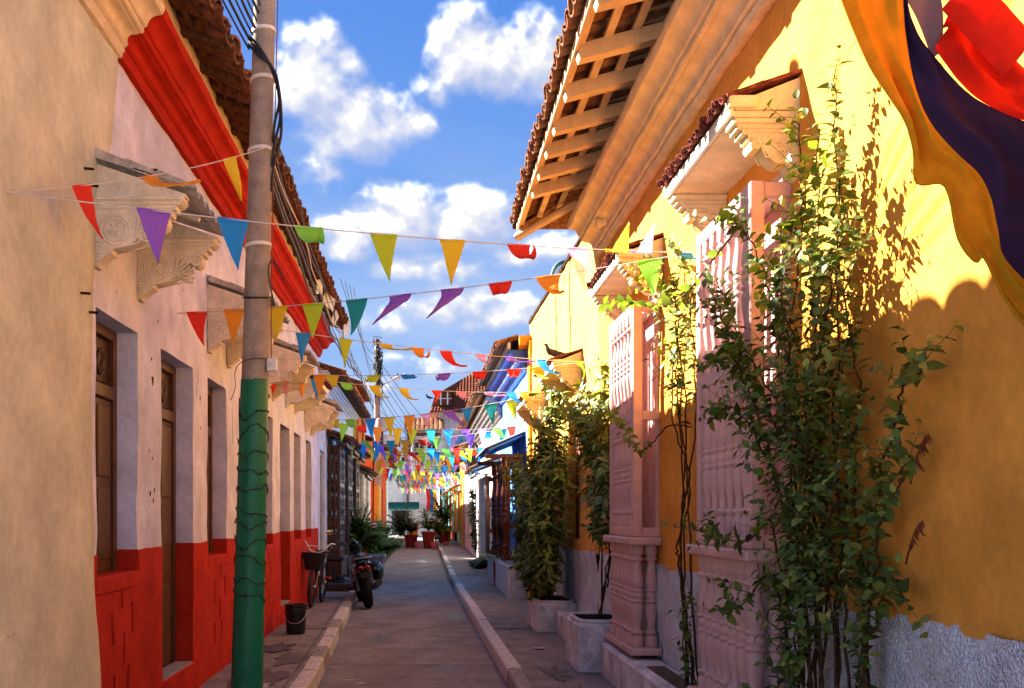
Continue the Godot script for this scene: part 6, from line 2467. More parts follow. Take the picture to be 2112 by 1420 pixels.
func build_small_things() -> void:
	# bucket
	var at := Transform3D(Basis.IDENTITY, V(-1.60, 0.142, -12.65))
	var b := thing("bucket", "black plastic bucket standing on the pavement at the red wall", "bucket", at.origin)
	var mb := mbf(at)
	mb.lathe([Vector2(0, 0), Vector2(0.112, 0), Vector2(0.116, 0.01), Vector2(0.132, 0.27), Vector2(0.139, 0.272), Vector2(0.139, 0.282), Vector2(0.134, 0.284), Vector2(0.134, 0.298), Vector2(0.141, 0.30), Vector2(0.141, 0.31), Vector2(0.136, 0.312), Vector2(0.137, 0.33), Vector2(0.144, 0.332), Vector2(0.144, 0.352), Vector2(0.139, 0.356), Vector2(0.131, 0.35), Vector2(0.108, 0.02), Vector2(0, 0.02)], 32)
	put("shell", mb, M["black_plastic"], b)
	var hm := mbf(at)
	var hp := []
	for i in 19:
		var g := PI * i / 18
		hp.append(V(0.143 * cos(g), 0.29 - 0.16 * sin(g), 0.145 * sin(g) * 0.9 + 0.02))
	hm.tube(hp, 0.004, 0.004, 5)
	put("handle", hm, M["chrome"], b)
	# fallen leaves and scraps of paper
	var lm := leaf_mesh("litter_leaf", 0.05, 0.014, 0.6, 0.5)
	var mm := MultiMesh.new()
	mm.transform_format = MultiMesh.TRANSFORM_3D
	mm.use_colors = true
	mm.mesh = lm
	mm.instance_count = 150
	for i in 150:
		var d := 4.0 + 22.0 * pow(rng.randf(), 1.4)
		var x := rng.randf_range(-1.85, 1.55)
		if rng.randf() < 0.6:
			x = (kerb_left(d) + 0.05 if rng.randf() < 0.4 else kerb_right(d) - 0.05) + rng.randf_range(-0.15, 0.25) if rng.randf() < 0.5 else rng.randf_range(0.9, 1.6)
		var on_road := x > kerb_left(d) and x < kerb_right(d)
		mm.set_instance_transform(i, Transform3D(Basis(V(0, 1, 0), rng.randf_range(0, TAU)) * Basis(V(1, 0, 0), rng.randf_range(-0.3, 0.1)) * Basis.from_scale(Vector3.ONE * rng.randf_range(0.4, 1.1)), V(x, 0.012 if on_road else 0.158, -d)))
		mm.set_instance_color(i, [Color(0.20, 0.12, 0.05), Color(0.30, 0.22, 0.08), Color(0.55, 0.52, 0.48), Color(0.12, 0.09, 0.04)][i % 4])
	var li := MultiMeshInstance3D.new()
	li.name = numbered("fallen_leaves")
	li.multimesh = mm
	li.material_override = M["foliage"]
	add_child(li)
	tag(li, "dry fallen leaves and paper scraps scattered over the road and pavements", "fallen leaves", "", "stuff")
	# damp patches and pale scuffs on the ground, a thin cable along the kerb
	for q in [[-1.45, 9.2, 0.22, 0.55, "damp"], [-1.35, 10.4, 0.14, 0.4, "damp"], [-1.62, 11.3, 0.16, 0.35, "damp"], [-0.55, 13.2, 0.10, 0.5, "damp"], [0.25, 10.6, 0.14, 0.3, "damp"], [1.2, 9.4, 0.10, 0.35, "damp"], [0.45, 16.0, 0.2, 0.6, "damp"], [-1.38, 8.75, 0.05, 0.16, "scuff"], [-0.62, 9.7, 0.05, 0.05, "scuff"], [-0.75, 9.9, 0.10, 0.03, "scuff"], [1.25, 11.2, 0.06, 0.1, "scuff"]]:
		var on_road: bool = q[0] > kerb_left(q[1]) and q[0] < kerb_right(q[1])
		var y0 := 0.010 if on_road else 0.150
		var rows := []
		for i in 6:
			var row := []
			for j in 25:
				var g := TAU * j / 24
				var r: float = (i / 5.0) * (1.0 + 0.9 * wob(cos(g) * 60.0 + q[0] * 300.0, sin(g) * 60.0 + q[1] * 300.0))
				row.append(V(q[0] + q[2] * r * cos(g), y0 - 0.002 * i / 5.0, -q[1] + q[3] * r * sin(g)))
			rows.append(row)
		var st := mbf()
		st.sheet(rows)
		for o in get_children():
			if (o.name == "road" and on_road) or (o.name == ("pavement" if q[0] < 0 else "pavement_001") and not on_road):
				put("damp_patch" if q[4] == "damp" else "scuff_mark", st, M[q[4]], o)
	var kc := mbf()
	var kp := []
	for j in 40:
		var d := 6.0 + 0.3 * j
		kp.append(V(kerb_left(d) - 0.19 + 0.02 * wob(j * 50.0, 4.0), 0.152, -d))
	kc.tube(kp, 0.005, 0.005, 5)
	alone("ground_cable", kc, M["wire"], "thin black cable lying on the left pavement along the kerb", "cable")
	# rubbish bags
	for q in [[V(-1.62, 0.142, -20.0), 0.26, 0.24, "shiny black rubbish bag on the left pavement behind the bicycle"], [V(1.46, 0.142, -27.6), 0.24, 0.30, "knotted black rubbish bag on the right pavement by the white house"]]:
		var o := thing("rubbish_bag", q[3], "rubbish bag", q[0])
		var rows := []
		for i in 14:
			var t := i / 13.0
			var r := []
			for j in 30:
				var g := TAU * (30 - j) / 30.0
				var k := pow(sin(PI * clampf(t * 0.62 + 0.18, 0, 1)), 0.8) * (1.0 if t < 0.8 else 1.0 - 0.8 * (t - 0.8) / 0.2)
				k = maxf(k * (0.25 if i == 0 else 1.0), 0.02)
				var cr := 1.0 + 0.35 * wob(cos(g) * 70.0 + 5.0, sin(g) * 70.0 + t * 90.0 + q[1] * 500.0) + 0.10 * sin(g * 9.0 + t * 6.0) * t
				r.append(q[0] + V(q[1] * k * cr * cos(g), q[2] * t * (1.0 + 0.25 * wob(g * 40.0, 8.0)), q[1] * 0.8 * k * cr * sin(g)))
			rows.append(r)
		var bm := mbf()
		bm.loft(rows)
		put("sack", bm, M["bag"], o)
		var kn := mbf()
		kn.tube([q[0] + V(0, q[2] * 0.95, 0), q[0] + V(0.02, q[2] * 1.12, 0.02), q[0] + V(0.07, q[2] * 1.2, 0.0)], 0.03, 0.012, 6)
		put("knot", kn, M["bag"], o)


func bird(at: Vector3, yaw: float, sc: float, m: String, label: String, perch: float) -> void:
	var t := Transform3D(Basis(V(0, 1, 0), yaw) * Basis.from_scale(Vector3.ONE * sc), at)
	var o := thing("pigeon", label, "bird", at)
	# spine from tail to beak in local z (head towards -z)
	var sp := [[V(0, 0.09, 0.24), 0.006, 0.004], [V(0, 0.095, 0.16), 0.025, 0.012], [V(0, 0.10, 0.08), 0.045, 0.04], [V(0, 0.115, 0.0), 0.056, 0.058], [V(0, 0.14, -0.07), 0.050, 0.056], [V(0, 0.185, -0.105), 0.034, 0.038], [V(0, 0.225, -0.115), 0.024, 0.026], [V(0, 0.255, -0.125), 0.026, 0.026], [V(0, 0.262, -0.15), 0.018, 0.017], [V(0, 0.258, -0.168), 0.006, 0.006], [V(0, 0.25, -0.19), 0.002, 0.002]]
	var rings := []
	for i in sp.size():
		var a: Vector3 = sp[maxi(i - 1, 0)][0]
		var b: Vector3 = sp[mini(i + 1, sp.size() - 1)][0]
		var dir := (b - a).normalized()
		var up := dir.cross(V(1, 0, 0)).normalized() * -1.0
		var r := []
		for j in 12:
			var g := TAU * j / 12
			r.append(sp[i][0] + V(1, 0, 0) * sp[i][1] * cos(g) * -1.0 + up * sp[i][2] * sin(g))
		rings.append(r)
	var mb := mbf(t)
	mb.loft(rings)
	put("body", mb, M[m], o)
	for s in [-1.0, 1.0]:
		var w := mbf(t)
		w.sheet([[V(s * 0.050, 0.15, -0.06), V(s * 0.060, 0.12, -0.05), V(s * 0.048, 0.09, -0.03)], [V(s * 0.050, 0.155, 0.02), V(s * 0.063, 0.12, 0.04), V(s * 0.050, 0.085, 0.04)], [V(s * 0.025, 0.125, 0.13), V(s * 0.034, 0.11, 0.13), V(s * 0.028, 0.095, 0.12)], [V(s * 0.008, 0.105, 0.19), V(s * 0.010, 0.10, 0.19), V(s * 0.008, 0.095, 0.18)]])
		put("wing", w, M[m], o)
		var l := mbf(t)
		l.tube([V(s * 0.02, 0.07, 0.0), V(s * 0.022, -perch, -0.005)], 0.005, 0.004, 5)
		l.tube([V(s * 0.022, -perch, 0.012), V(s * 0.022, -perch, -0.035)], 0.004, 0.002, 4)
		put("leg", l, M["rust"], o)
		var e := mbf(t * Transform3D(Basis(V(0, 1, 0), V(s, 0, 0), V(0, 0, s)), V(s * 0.024, 0.262, -0.135)))
		e.lathe([Vector2(0.005, 0.0), Vector2(0.004, 0.003), Vector2(0.0, 0.004)], 8)
		put("eye", e, M["black_paint"], o)


# ------------------------------------------------------------------ farther houses
# wins: [d, y, w, h, frame material, leaf material]; pieces of the front are added by the callers
func far_house(label: String, fr: Transform3D, L: float, high: float, wall: String, wins: Array, back := 6.0, step := 0.5) -> Node3D:
	var h := thing("row_house", label, "house", fr * V(L / 2, 0, -0.5))
	var mb := mbf(fr)
	var holes := []
	for q in wins:
		holes.append([q[0], q[1], q[2], q[3]])
	face(mb, 0.0, L, 0.1, high, holes, 0.012, step)
	for q in holes:
		reveal(mb, q, 0.12, 0.012)
	put("wall", mb, M[wall], h)
	body(h, fr, 0.0, L, high, 0.16, back, wall)
	for q in wins:
		var f := mbf(fr)
		f.box(V(q[0], q[1], -0.12), V(q[0] + q[2], q[1] + q[3], -0.10))
		var door: bool = q[1] < 0.4
		var w := put("door" if door else "window", f, M[q[5]], h)
		var fm := mbf(fr)
		for e in [q[0], q[0] + q[2] - 0.07]:
			fm.box(V(e, q[1], -0.10), V(e + 0.07, q[1] + q[3], -0.05))
		fm.box(V(q[0] + 0.07, q[1] + q[3] - 0.08, -0.10), V(q[0] + q[2] - 0.07, q[1] + q[3], -0.05))
		put("frame", fm, M[q[4]], w)
		for k in 2:
			var lf := mbf(fr)
			var a: float = q[0] + 0.08 + k * (q[2] - 0.16) / 2
			lf.box(V(a, q[1] + 0.02, -0.10), V(a + (q[2] - 0.2) / 2, q[1] + q[3] - 0.09, -0.07), 0.004)
			lf.box(V(a + 0.06, q[1] + 0.12, -0.071), V(a + (q[2] - 0.2) / 2 - 0.06, q[1] + q[3] - 0.2, -0.06), 0.008)
			put("shutter" if not door else "door_leaf", lf, M[q[5]], w)
	return h


func far_roof(h: Node3D, fr: Transform3D, L: float, high: float, over: float, slope: float, m: String, pitch := 0.22, back := 6.0, rows := 1, tiles := true) -> void:
	var rf := roof_slab(h, fr, -0.02, L + 0.02, over - 0.05, high + 0.02 - slope * over, slope, back, m)
	if tiles:
		tile_rows(rf, fr, 0.0, L, pitch, over + 0.06, high + 0.03 - slope * (over + 0.06), slope, rows, ["tile_a", "tile_b", "tile_c"], pitch / 0.2)


func far_cornice(h: Node3D, fr: Transform3D, L: float, y: float, deep: float, high: float, m: String) -> void:
	var mb := mbf(fr)
	moulding(mb, cornice_profile(y, deep, high), -0.01, L + 0.01, 0.004, 1.0)
	put("cornice", mb, M[m], h)


func tile_hood(h: Node3D, fr: Transform3D, d0: float, d1: float, y_wall: float, y_edge: float, out: float, m: String, trim: String) -> void:
	var mb := mbf(fr * Transform3D(Basis(V(0, 0, 1), V(0, 1, 0), V(-1, 0, 0)), V(d1, 0, 0)))
	mb.prism(PackedVector2Array([Vector2(0, y_wall - 0.06), Vector2(out, y_edge - 0.03), Vector2(out, y_edge), Vector2(0, y_wall)]), 0.0, d1 - d0)
	var r := put("window_hood", mb, M[trim], h)
	var bm := mbf(fr)
	bm.box(V(d0, y_edge - 0.13, out - 0.14), V(d1, y_edge - 0.04, out - 0.05), 0.008)
	put("beam", bm, M[trim], r)
	var slope := (y_wall - y_edge) / out
	tile_rows(r, fr, d0, d1, 0.2, out + 0.05, y_edge - slope * 0.05 + 0.01, slope, 2, [m, "tile_b"], 1.0)


func build_left_far() -> void:
	# grey-white house with three dark wooden window cages
	var fr := FR2(-1.93, 18.42, -1.93, 27.3, -1.0)
	var L := 8.88
	var h := far_house("grey and white house with three dark wooden window cages under small red hoods", fr, L, 4.22, "grey_white", [[0.28, 0.3, 0.9, 2.5, "grey_wall", "grey_wall"], [1.8, 0.95, 0.95, 2.0, "dark_wood", "dark_wood"], [4.0, 0.95, 0.95, 2.0, "dark_wood", "dark_wood"], [6.5, 0.95, 0.95, 2.0, "dark_wood", "dark_wood"]])
	for k in 5:
		var mm := mbf(fr)
		mm.box(V(0.01, 4.03 + k * 0.05, 0.0), V(L - 0.01, 4.066 + k * 0.05, 0.05 + k * 0.042), 0.008)
		put("moulding_strip", mm, M["white_paint"], h)
	far_roof(h, fr, L, 4.26, 0.40, 0.3, "old_wood", 0.22)
	for c in [1.68, 3.88, 6.38]:
		cage(h, fr, c, c + 1.15, 0.78, 2.98, 0.26, "dark_wood", 5, [1.45, 2.2], 1.0, "window_cage", 2)
		var base := mbf(fr)
		base.box(V(c - 0.1, 0.1, 0.0), V(c + 1.25, 0.72, 0.30), 0.02)
		base.box(V(c - 0.14, 0.72, 0.0), V(c + 1.29, 0.78, 0.34), 0.012)
		put("stone_base", base, M["stone_red"], h)
		tile_hood(h, fr, c - 0.2, c + 1.4, 3.22, 3.06, 0.46, "small_tile", "dark_wood")
	var step := mbf(fr)
	step.box(V(1.1, 0.1, 0.0), V(3.3, 0.29, 0.55), 0.02)
	put("stone_step", step, M["stone_red"], h)
	var plate := mbf(fr)
	plate.box(V(0.55, 3.1, 0.0), V(0.75, 3.35, 0.02), 0.004)
	put("number_plaque", plate, M["white_plastic"], h)
	# green house, orange house
	var f2 := FR2(-2.1, 27.35, -2.15, 31.2, -1.0)
	var h2 := far_house("narrow green painted house between the grey house and the orange house", f2, 3.85, 4.9, "green_wall", [[0.7, 0.3, 1.0, 2.3, "white_paint", "white_paint"], [2.5, 1.0, 0.9, 1.7, "white_paint", "dark_wood"]])
	var colm := mbf(f2)
	colm.lathe([Vector2(0.12, 0.1), Vector2(0.12, 0.3), Vector2(0.085, 0.34), Vector2(0.075, 2.5), Vector2(0.10, 2.55), Vector2(0.13, 2.66), Vector2(0.0, 2.66)], 14, V(0.3, 0, 0.16))
	put("column", colm, M["white_paint"], h2)
	far_roof(h2, f2, 3.85, 4.95, 0.14, 0.3, "tile_far", 0.24)
	tile_hood(h2, f2, 0.4, 3.6, 3.0, 2.75, 0.6, "tile_a", "dark_wood")
	var f3 := FR2(-2.15, 31.25, -2.15, 36.6, -1.0)
	var h3 := far_house("tall orange house with white barred windows before the far pole", f3, 5.35, 5.6, "orange_wall", [[0.6, 0.9, 1.0, 1.9, "cream_white", "cream_white"], [3.4, 0.9, 1.0, 1.9, "cream_white", "cream_white"], [0.7, 3.6, 0.9, 1.5, "stone_red", "stone_red"], [3.5, 3.6, 0.9, 1.5, "stone_red", "stone_red"]])
	for c in [0.5, 3.3]:
		cage(h3, f3, c, c + 1.2, 0.8, 2.9, 0.24, "cream_white", 5, [1.85], 0.8, "window_cage", 1)
		tile_hood(h3, f3, c - 0.2, c + 1.4, 3.15, 2.98, 0.42, "tile_a", "dark_wood")
	far_roof(h3, f3, 5.35, 5.65, 0.14, 0.32, "tile_far", 0.24)
	var shed := mbf(f3)
	for k in 14:
		shed.box(V(2.2 + k * 0.2, 4.9 - 0.03 * k, 0.02), V(2.34 + k * 0.2, 5.5 - 0.03 * k, 0.06), 0.005)
	put("wooden_slats", shed, M["orange_wood"], h3)
	var f4 := FR2(-1.85, 39.0, -1.8, 47.0, -1.0)
	var h4 := far_house("dark red far house on the left, mostly hidden by bunting and plants", f4, 8.0, 4.4, "coral_wall", [[1.0, 0.3, 1.0, 2.3, "white_paint", "dark_wood"], [4.0, 0.9, 1.0, 1.8, "white_paint", "dark_wood"]])
	far_roof(h4, f4, 8.0, 4.5, 0.5, 0.3, "tile_far", 0.3)
	var f5 := FR2(-2.1, 47.1, -2.4, 66.0, -1.0)
	var h5 := far_house("long white far house on the left beyond the pole, strung with bunting", f5, 18.9, 4.6, "white_paint", [[2.0, 0.3, 1.1, 2.3, "stone_red", "dark_wood"], [6.0, 0.9, 1.1, 1.8, "stone_red", "dark_wood"], [10.0, 0.9, 1.1, 1.8, "stone_red", "dark_wood"], [14.0, 0.3, 1.1, 2.3, "stone_red", "dark_wood"]])
	far_roof(h5, f5, 18.9, 4.7, 0.5, 0.3, "tile_far", 0.4)
	# planters and the big ferny bush
	pot("square concrete planter under the big ferny bush at the left kerb", V(-1.28, 0.142, -23.6), 0.34, 0.55, "kerb", "", true)
	fern("fern_bush", "big feathery green bush in a planter at the left kerb, behind the motorcycle", "bush", V(-1.50, 0.62, -23.2), 1.30, 0.66, 150, 17, [5, 4, 2, 5], 0.22, 150)
	fern("fern_bush", "second feathery bush just beyond the first, nearer the road", "bush", V(-1.18, 0.30, -25.4), 1.4, 0.66, 130, 17, [5, 4, 2, 5], 0.22, 90)


func build_right_far() -> void:
	# blue house
	var fr := FR2(1.80, 17.92, 1.78, 23.9, 1.0)
	var L := 5.98
	var h := far_house("bright blue house with dark brown window cage and blue roof mouldings", fr, L, 4.3, "blue_wall", [[4.2, 0.3, 0.95, 2.3, "blue_trim", "blue_trim"]], 6.0, 0.3)
	var base := mbf(fr)
	face(base, 0.0, L, 0.1, 0.55, [], 0.03, 0.12, 0.012, 0.02)
	put("base_band", base, M["white_rough"], h)
	var blk := mbf(fr)
	blk.box(V(0.08, 0.1, 0.0), V(3.3, 0.70, 0.34), 0.03)
	put("window_plinth", blk, M["white_rough"], h)
	var cg := cage(h, fr, 0.5, 3.25, 0.78, 2.62, 0.34, "red_brown_wood", 5, [1.4, 2.0], 0.8, "window_cage", 1)
	for d in [0.54, 1.88, 3.21]:
		place("baluster", baluster(1.84, 1.45), M["red_brown_wood"], cg, Transform3D(Basis.IDENTITY, fr * V(d, 0.78, 0.36)))
	var sl := mbf(fr * Transform3D(Basis(V(0, 0, 1), V(0, 1, 0), V(-1, 0, 0)), V(3.7, 0, 0)))
	sl.prism(PackedVector2Array([Vector2(0, 3.03), Vector2(0.66, 2.75), Vector2(0.66, 2.80), Vector2(0.0, 3.08)]), 0.4, 3.2, 0.008)
	var hood := put("window_hood", sl, M["blue_wall"], h)
	var tn := mbf(fr)
	wavy_sheet(tn, 0.4, 3.3, 0.0, 3.11, 0.74, 2.80, 0.18, 0.015, 0.008)
	put("tin_sheet", tn, M["tin"], hood)
	var bm := mbf(fr)
	for d in [0.45, 3.1]:
		bm.box(V(d, 2.62, 0.0), V(d + 0.1, 2.70, 0.72), 0.01)
	put("beam", bm, M["red_brown_wood"], hood)
	far_cornice(h, fr, L, 4.15, 0.34, 0.34, "blue_trim")
	var dn := mbf(fr)
	for k in 30:
		dn.box(V(0.06 + k * 0.2, 4.30, 0.14), V(0.15 + k * 0.2, 4.35, 0.20), 0.005)
		dn.box(V(0.06 + k * 0.2, 4.51, 0.3), V(0.12 + k * 0.2, 4.64, 0.36), 0.005)
	put("dentils", dn, M["white_paint"], h)
	far_roof(h, fr, L, 4.72, 0.5, 0.28, "tile_b", 0.2, 6.0, 1)
	# white house with a tile hood, a barred window and a lantern
	var f2 := FR2(1.78, 23.95, 1.76, 34.0, 1.0)
	var L2 := 10.05
	var h2 := far_house("white house with stepped eave mouldings, next to the blue house", f2, L2, 4.1, "white_paint", [[1.1, 0.9, 1.5, 1.9, "orange_wood", "orange_wood"], [5.2, 0.9, 1.3, 1.9, "white_paint", "grey_white"], [8.0, 0.3, 1.0, 2.4, "white_paint", "grey_white"]])
	far_cornice(h2, f2, L2, 3.95, 0.36, 0.42, "white_paint")
	for k in 4:
		var mm := mbf(f2)
		mm.box(V(0.02, 4.02 + k * 0.085, 0.02), V(L2 - 0.02, 4.055 + k * 0.085, 0.13 + k * 0.08), 0.008)
		put("moulding_strip", mm, M["white_paint"], h2)
	far_roof(h2, f2, L2, 4.55, 0.62, 0.3, "tile_c", 0.24, 6.0, 2)
	cage(h2, f2, 0.9, 2.9, 0.6, 2.55, 0.3, "orange_wood", 3, [1.2, 1.85], 0.7, "window_cage", 1)
	var bars := mbf(f2)
	for k in 14:
		bars.tube([V(0.98 + k * 0.14, 0.62, 0.32), V(0.98 + k * 0.14, 2.5, 0.32)], 0.010, 0.010, 5)
	put("white_bars", bars, M["white_paint"], h2)
	tile_hood(h2, f2, 0.2, 3.3, 2.95, 2.68, 0.66, "tile_c", "white_dirty")
	# farther houses of the right-hand row
	var f3 := FR2(1.76, 34.05, 1.78, 46.0, 1.0)
	var h3 := far_house("plain white house with tall grey plank shutters, behind the dark hanging vine", f3, 11.95, 3.9, "white_paint", [[1.0, 0.4, 1.0, 2.4, "grey_white", "grey_white"], [3.4, 0.4, 1.0, 2.4, "grey_white", "grey_white"], [6.5, 0.4, 1.0, 2.4, "grey_white", "grey_white"], [9.2, 0.4, 1.0, 2.4, "white_paint", "grey_white"]])
	far_roof(h3, f3, 11.95, 4.0, 0.5, 0.3, "tile_far", 0.3)
	var specs := [
		[46.05, 52.0, 1.76, "pole_yellow", 4.6, "narrow deep yellow house beyond the white houses on the right", "pole_yellow", "dark_wood"],
		[52.05, 57.5, 1.78, "mint", 3.9, "pale mint green house front with tall posts, beyond the yellow house", "mint", "mint"],
		[57.55, 64.0, 1.62, "coral_wall", 4.6, "bright coral red house beyond the mint green house", "red_moulding", "red_moulding"],
		[64.05, 71.0, 1.55, "teal_wall", 4.9, "turquoise house at the far end of the right-hand row", "pale_teal", "teal_wall"],
	]
	for q in specs:
		var f := FR2(q[2], q[0], q[2], q[1], 1.0)
		var ln: float = q[1] - q[0]
		var hh := far_house(q[5], f, ln, q[4], q[3], [[0.6, 0.3, 1.0, 2.4, q[6], q[7]], [ln - 2.0, 0.9, 1.1, 1.8, q[6], q[7]]])
		cage(hh, f, ln - 2.15, ln - 0.8, 0.75, 2.8, 0.3, q[6], 4, [1.8], 1.0, "window_cage", 1)
		tile_hood(hh, f, ln - 2.3, ln - 0.6, 3.1, 2.85, 0.5, "small_tile" if q[3] == "coral_wall" else "tile_a", q[6])
		far_roof(hh, f, ln, q[4] + 0.1, 0.45, 0.3, "tile_far", 0.35)
	# rose-coloured low house at the bend
	var f5 := FR2(1.0, 71.2, 0.3, 80.0, 1.0)
	far_house("rose and white house at the bend at the far end of the street", f5, 8.8, 4.2, "rosy_wall", [[1.0, 0.3, 1.1, 2.3, "white_paint", "white_paint"], [4.0, 0.9, 1.1, 1.8, "white_paint", "white_paint"], [6.5, 0.9, 1.1, 1.8, "white_paint", "white_paint"]])


func build_end() -> void:
	# two-storey house with the big tiled roof, closing the view on the right
	var Z := -76.0
	var h := thing("corner_house", "tall old corner house with big tiled hip roof and stained white wall", "house", V(2.5, 0, Z - 3.0))
	var mb := mbf(Transform3D(Basis.IDENTITY, V(0, 0, Z)))
	face(mb, 1.05, 8.0, 0.0, 9.6, [], 0.02, 0.6)
	put("wall", mb, M["stained_white"], h)
	var mb2 := mbf(Transform3D(Basis.IDENTITY, V(0, 0, Z)))
	var holes := [[-0.85, 5.0, 0.8, 2.0], [0.1, 5.0, 0.75, 2.0]]
	face(mb2, -1.25, 1.05, 0.0, 7.9, holes, 0.02, 0.5)
	for q in holes:
		reveal(mb2, q, 0.3, 0.02)
	put("wall", mb2, M["white_paint"], h)
	var bd := mbf()
	bd.box(V(-1.25, 0, Z - 9.0), V(8.0, 7.9, Z - 0.35))
	bd.box(V(1.05, 7.9, Z - 9.0), V(8.0, 9.6, Z - 0.03))
	put("rear_wall", bd, M["stained_white"], h)
	for q in holes:
		var w := mbf()
		w.box(V(q[0], q[1], Z - 0.34), V(q[0] + q[2], q[1] + q[3], Z - 0.28))
		var win := put("window", w, M["dark_glass"], h)
		var f := mbf()
		for e in [q[0], q[0] + q[2] / 2 - 0.04, q[0] + q[2] - 0.08]:
			f.box(V(e, q[1], Z - 0.28), V(e + 0.08, q[1] + q[3], Z - 0.2))
		f.box(V(q[0], q[1] + 1.3, Z - 0.275), V(q[0] + q[2], q[1] + 1.38, Z - 0.21))
		put("frame", f, M["white_paint"], win)
	# brick return on the left, blue band, balcony with white posts
	var br := mbf()
	br.box(V(-1.32, 0.0, Z - 4.0), V(-1.24, 8.05, Z + 0.3))
	put("brick_pier", br, M["brick"], h)
	for k in 26:
		for j in 2:
			var b := mbf()
			b.box(V(-1.38 + 0.0 + 0.30 * j + (0.15 if k % 2 else 0.0) - 0.1, 6.0 + 0.08 * k, Z + 0.25), V(-1.12 + 0.30 * j + (0.15 if k % 2 else 0.0) - 0.1, 6.066 + 0.08 * k, Z + 0.33 + 0.004 * (k % 3)))
			put("brick", b, M["brick"], h)
	var bl := mbf()
	bl.box(V(-1.0, 3.85, Z), V(1.0, 4.75, Z + 0.06))
	put("blue_band", bl, M["dish"], h)
	var yb := mbf()
	yb.box(V(-1.05, 4.93, Z + 0.82), V(1.05, 5.72, Z + 0.86))
	put("yellow_screen", yb, M["pole_yellow"], h)
	var bal := mbf()
	bal.box(V(-1.2, 4.75, Z), V(1.2, 4.9, Z + 1.0), 0.02)
	var bp := put("balcony", bal, M["white_paint"], h)
	for x in [-0.95, 0.05, 1.05]:
		var c := mbf()
		c.lathe([Vector2(0.11, 4.9), Vector2(0.09, 5.1), Vector2(0.08, 7.2), Vector2(0.12, 7.35), Vector2(0.12, 7.45), Vector2(0.0, 7.45)], 12, V(x, 0, Z + 0.9))
		put("post", c, M["white_paint"], bp)
	for y in [5.0, 5.75]:
		var r := mbf()
		r.box(V(-1.15, y, Z + 0.88), V(1.15, y + 0.07, Z + 0.94), 0.01)
		put("rail", r, M["white_paint"], bp)
	for k in 16:
		place("baluster", baluster(0.68, 0.7), M["white_paint"], bp, Transform3D(Basis.IDENTITY, V(-1.08 + k * 0.144, 5.07, Z + 0.91)))
	var hm := mbf()
	hm.box(V(-1.1, 7.4, Z + 0.8), V(1.15, 7.65, Z + 1.0), 0.02)
	put("beam", hm, M["door_wood"], bp)
	# small tile roof over the balcony
	var rfz := Transform3D(Basis(V(1, 0, 0), V(0, 1, 0), V(0, 0, 1)), V(0, 0, Z))
	var sr := mbf(Transform3D(Basis(V(0, 0, 1), V(0, 1, 0), V(-1, 0, 0)), V(1.2, 0, Z)))
	sr.prism(PackedVector2Array([Vector2(-0.1, 8.5), Vector2(1.15, 7.72), Vector2(1.15, 7.8), Vector2(-0.1, 8.62)]), 0.0, 2.6)
	var small := put("balcony_roof", sr, M["tile_far"], h)
	tile_rows(small, rfz, -1.4, 1.2, 0.33, 1.25, 7.80, 0.63, 3, ["tile_a", "tile_b", "tile_c"], 1.6)
	# big roof: hip on the left, slope towards us
	var slope := mbf()
	var A := V(0.35, 9.3, Z + 0.5)
	var B := V(0.75, 10.6, Z - 0.6)
	var C := V(3.6, 12.6, Z - 3.4)
	var D := V(8.0, 12.6, Z - 3.4)
	var E := V(8.0, 9.3, Z + 0.5)
	slope.tri(A, E, D)
	slope.tri(A, D, C)
	slope.tri(A, C, B)
	slope.tri(V(0.35, 9.3, Z - 9.0), A, B)
	slope.tri(V(0.35, 9.3, Z - 9.0), B, C)
	slope.quad(V(0.35, 9.2, Z - 9.0), V(8.0, 9.2, Z - 9.0), E - V(0, 0.1, 0), A - V(0, 0.1, 0))
	slope.quad(A - V(0, 0.1, 0), E - V(0, 0.1, 0), E, A)
	slope.quad(V(0.35, 9.3, Z - 9.0), C, D, V(8.0, 9.3, Z - 9.0))
	var big := put("roof", slope, M["tile_far"], h)
	# the courses of tiles on the slope: too many and too small to take apart one by one
	var tl := MultiMesh.new()
	tl.transform_format = MultiMesh.TRANSFORM_3D
	tl.mesh = barrel_tile()
	var xs := []
	var nrm := (E - A).cross(D - A).normalized()
	if nrm.y < 0:
		nrm = -nrm
	var dn := V(0, -3.3, 3.9).normalized()
	for i in 19:
		var f := i / 19.0
		var y := 9.3 + 3.3 * (1.0 - f)
		var z := Z + 0.5 - 3.9 * (1.0 - f)
		var left := lerpf(3.6, 0.75, f / 0.62) if f < 0.62 else lerpf(0.75, 0.35, (f - 0.62) / 0.38)
		var x := left + 0.08
		while x < 7.9:
			if not (x > 0.75 and x < 1.95 and y > 9.75 and y < 10.75):
				xs.append(Transform3D(Basis(dn.cross(nrm).normalized() * -1.25 * -1.0, nrm * 1.2, dn * 0.85), V(x, y + 0.02, z)))
			x += 0.23
	tl.instance_count = xs.size()
	var o := origin_of(big)
	for i in xs.size():
		tl.set_instance_transform(i, Transform3D(Basis(nrm.cross(dn) * 1.25, nrm * 1.2, dn * 0.85), xs[i].origin - o))
	var ti := MultiMeshInstance3D.new()
	ti.name = "roof_tiles"
	ti.multimesh = tl
	ti.material_override = M["tile_far"]
	ti.set_meta("kind", "stuff")
	big.add_child(ti, true)
	var dm := mbf()
	dm.box(V(0.85, 9.75, Z - 2.0), V(1.95, 10.7, Z + 0.2), 0.02)
	var dorm := put("dormer", dm, M["old_wood"], h)
	var dr := mbf()
	dr.box(V(0.75, 10.7, Z - 2.4), V(2.1, 10.8, Z + 0.35), 0.02)
	put("dormer_roof", dr, M["tile_far"], dorm)
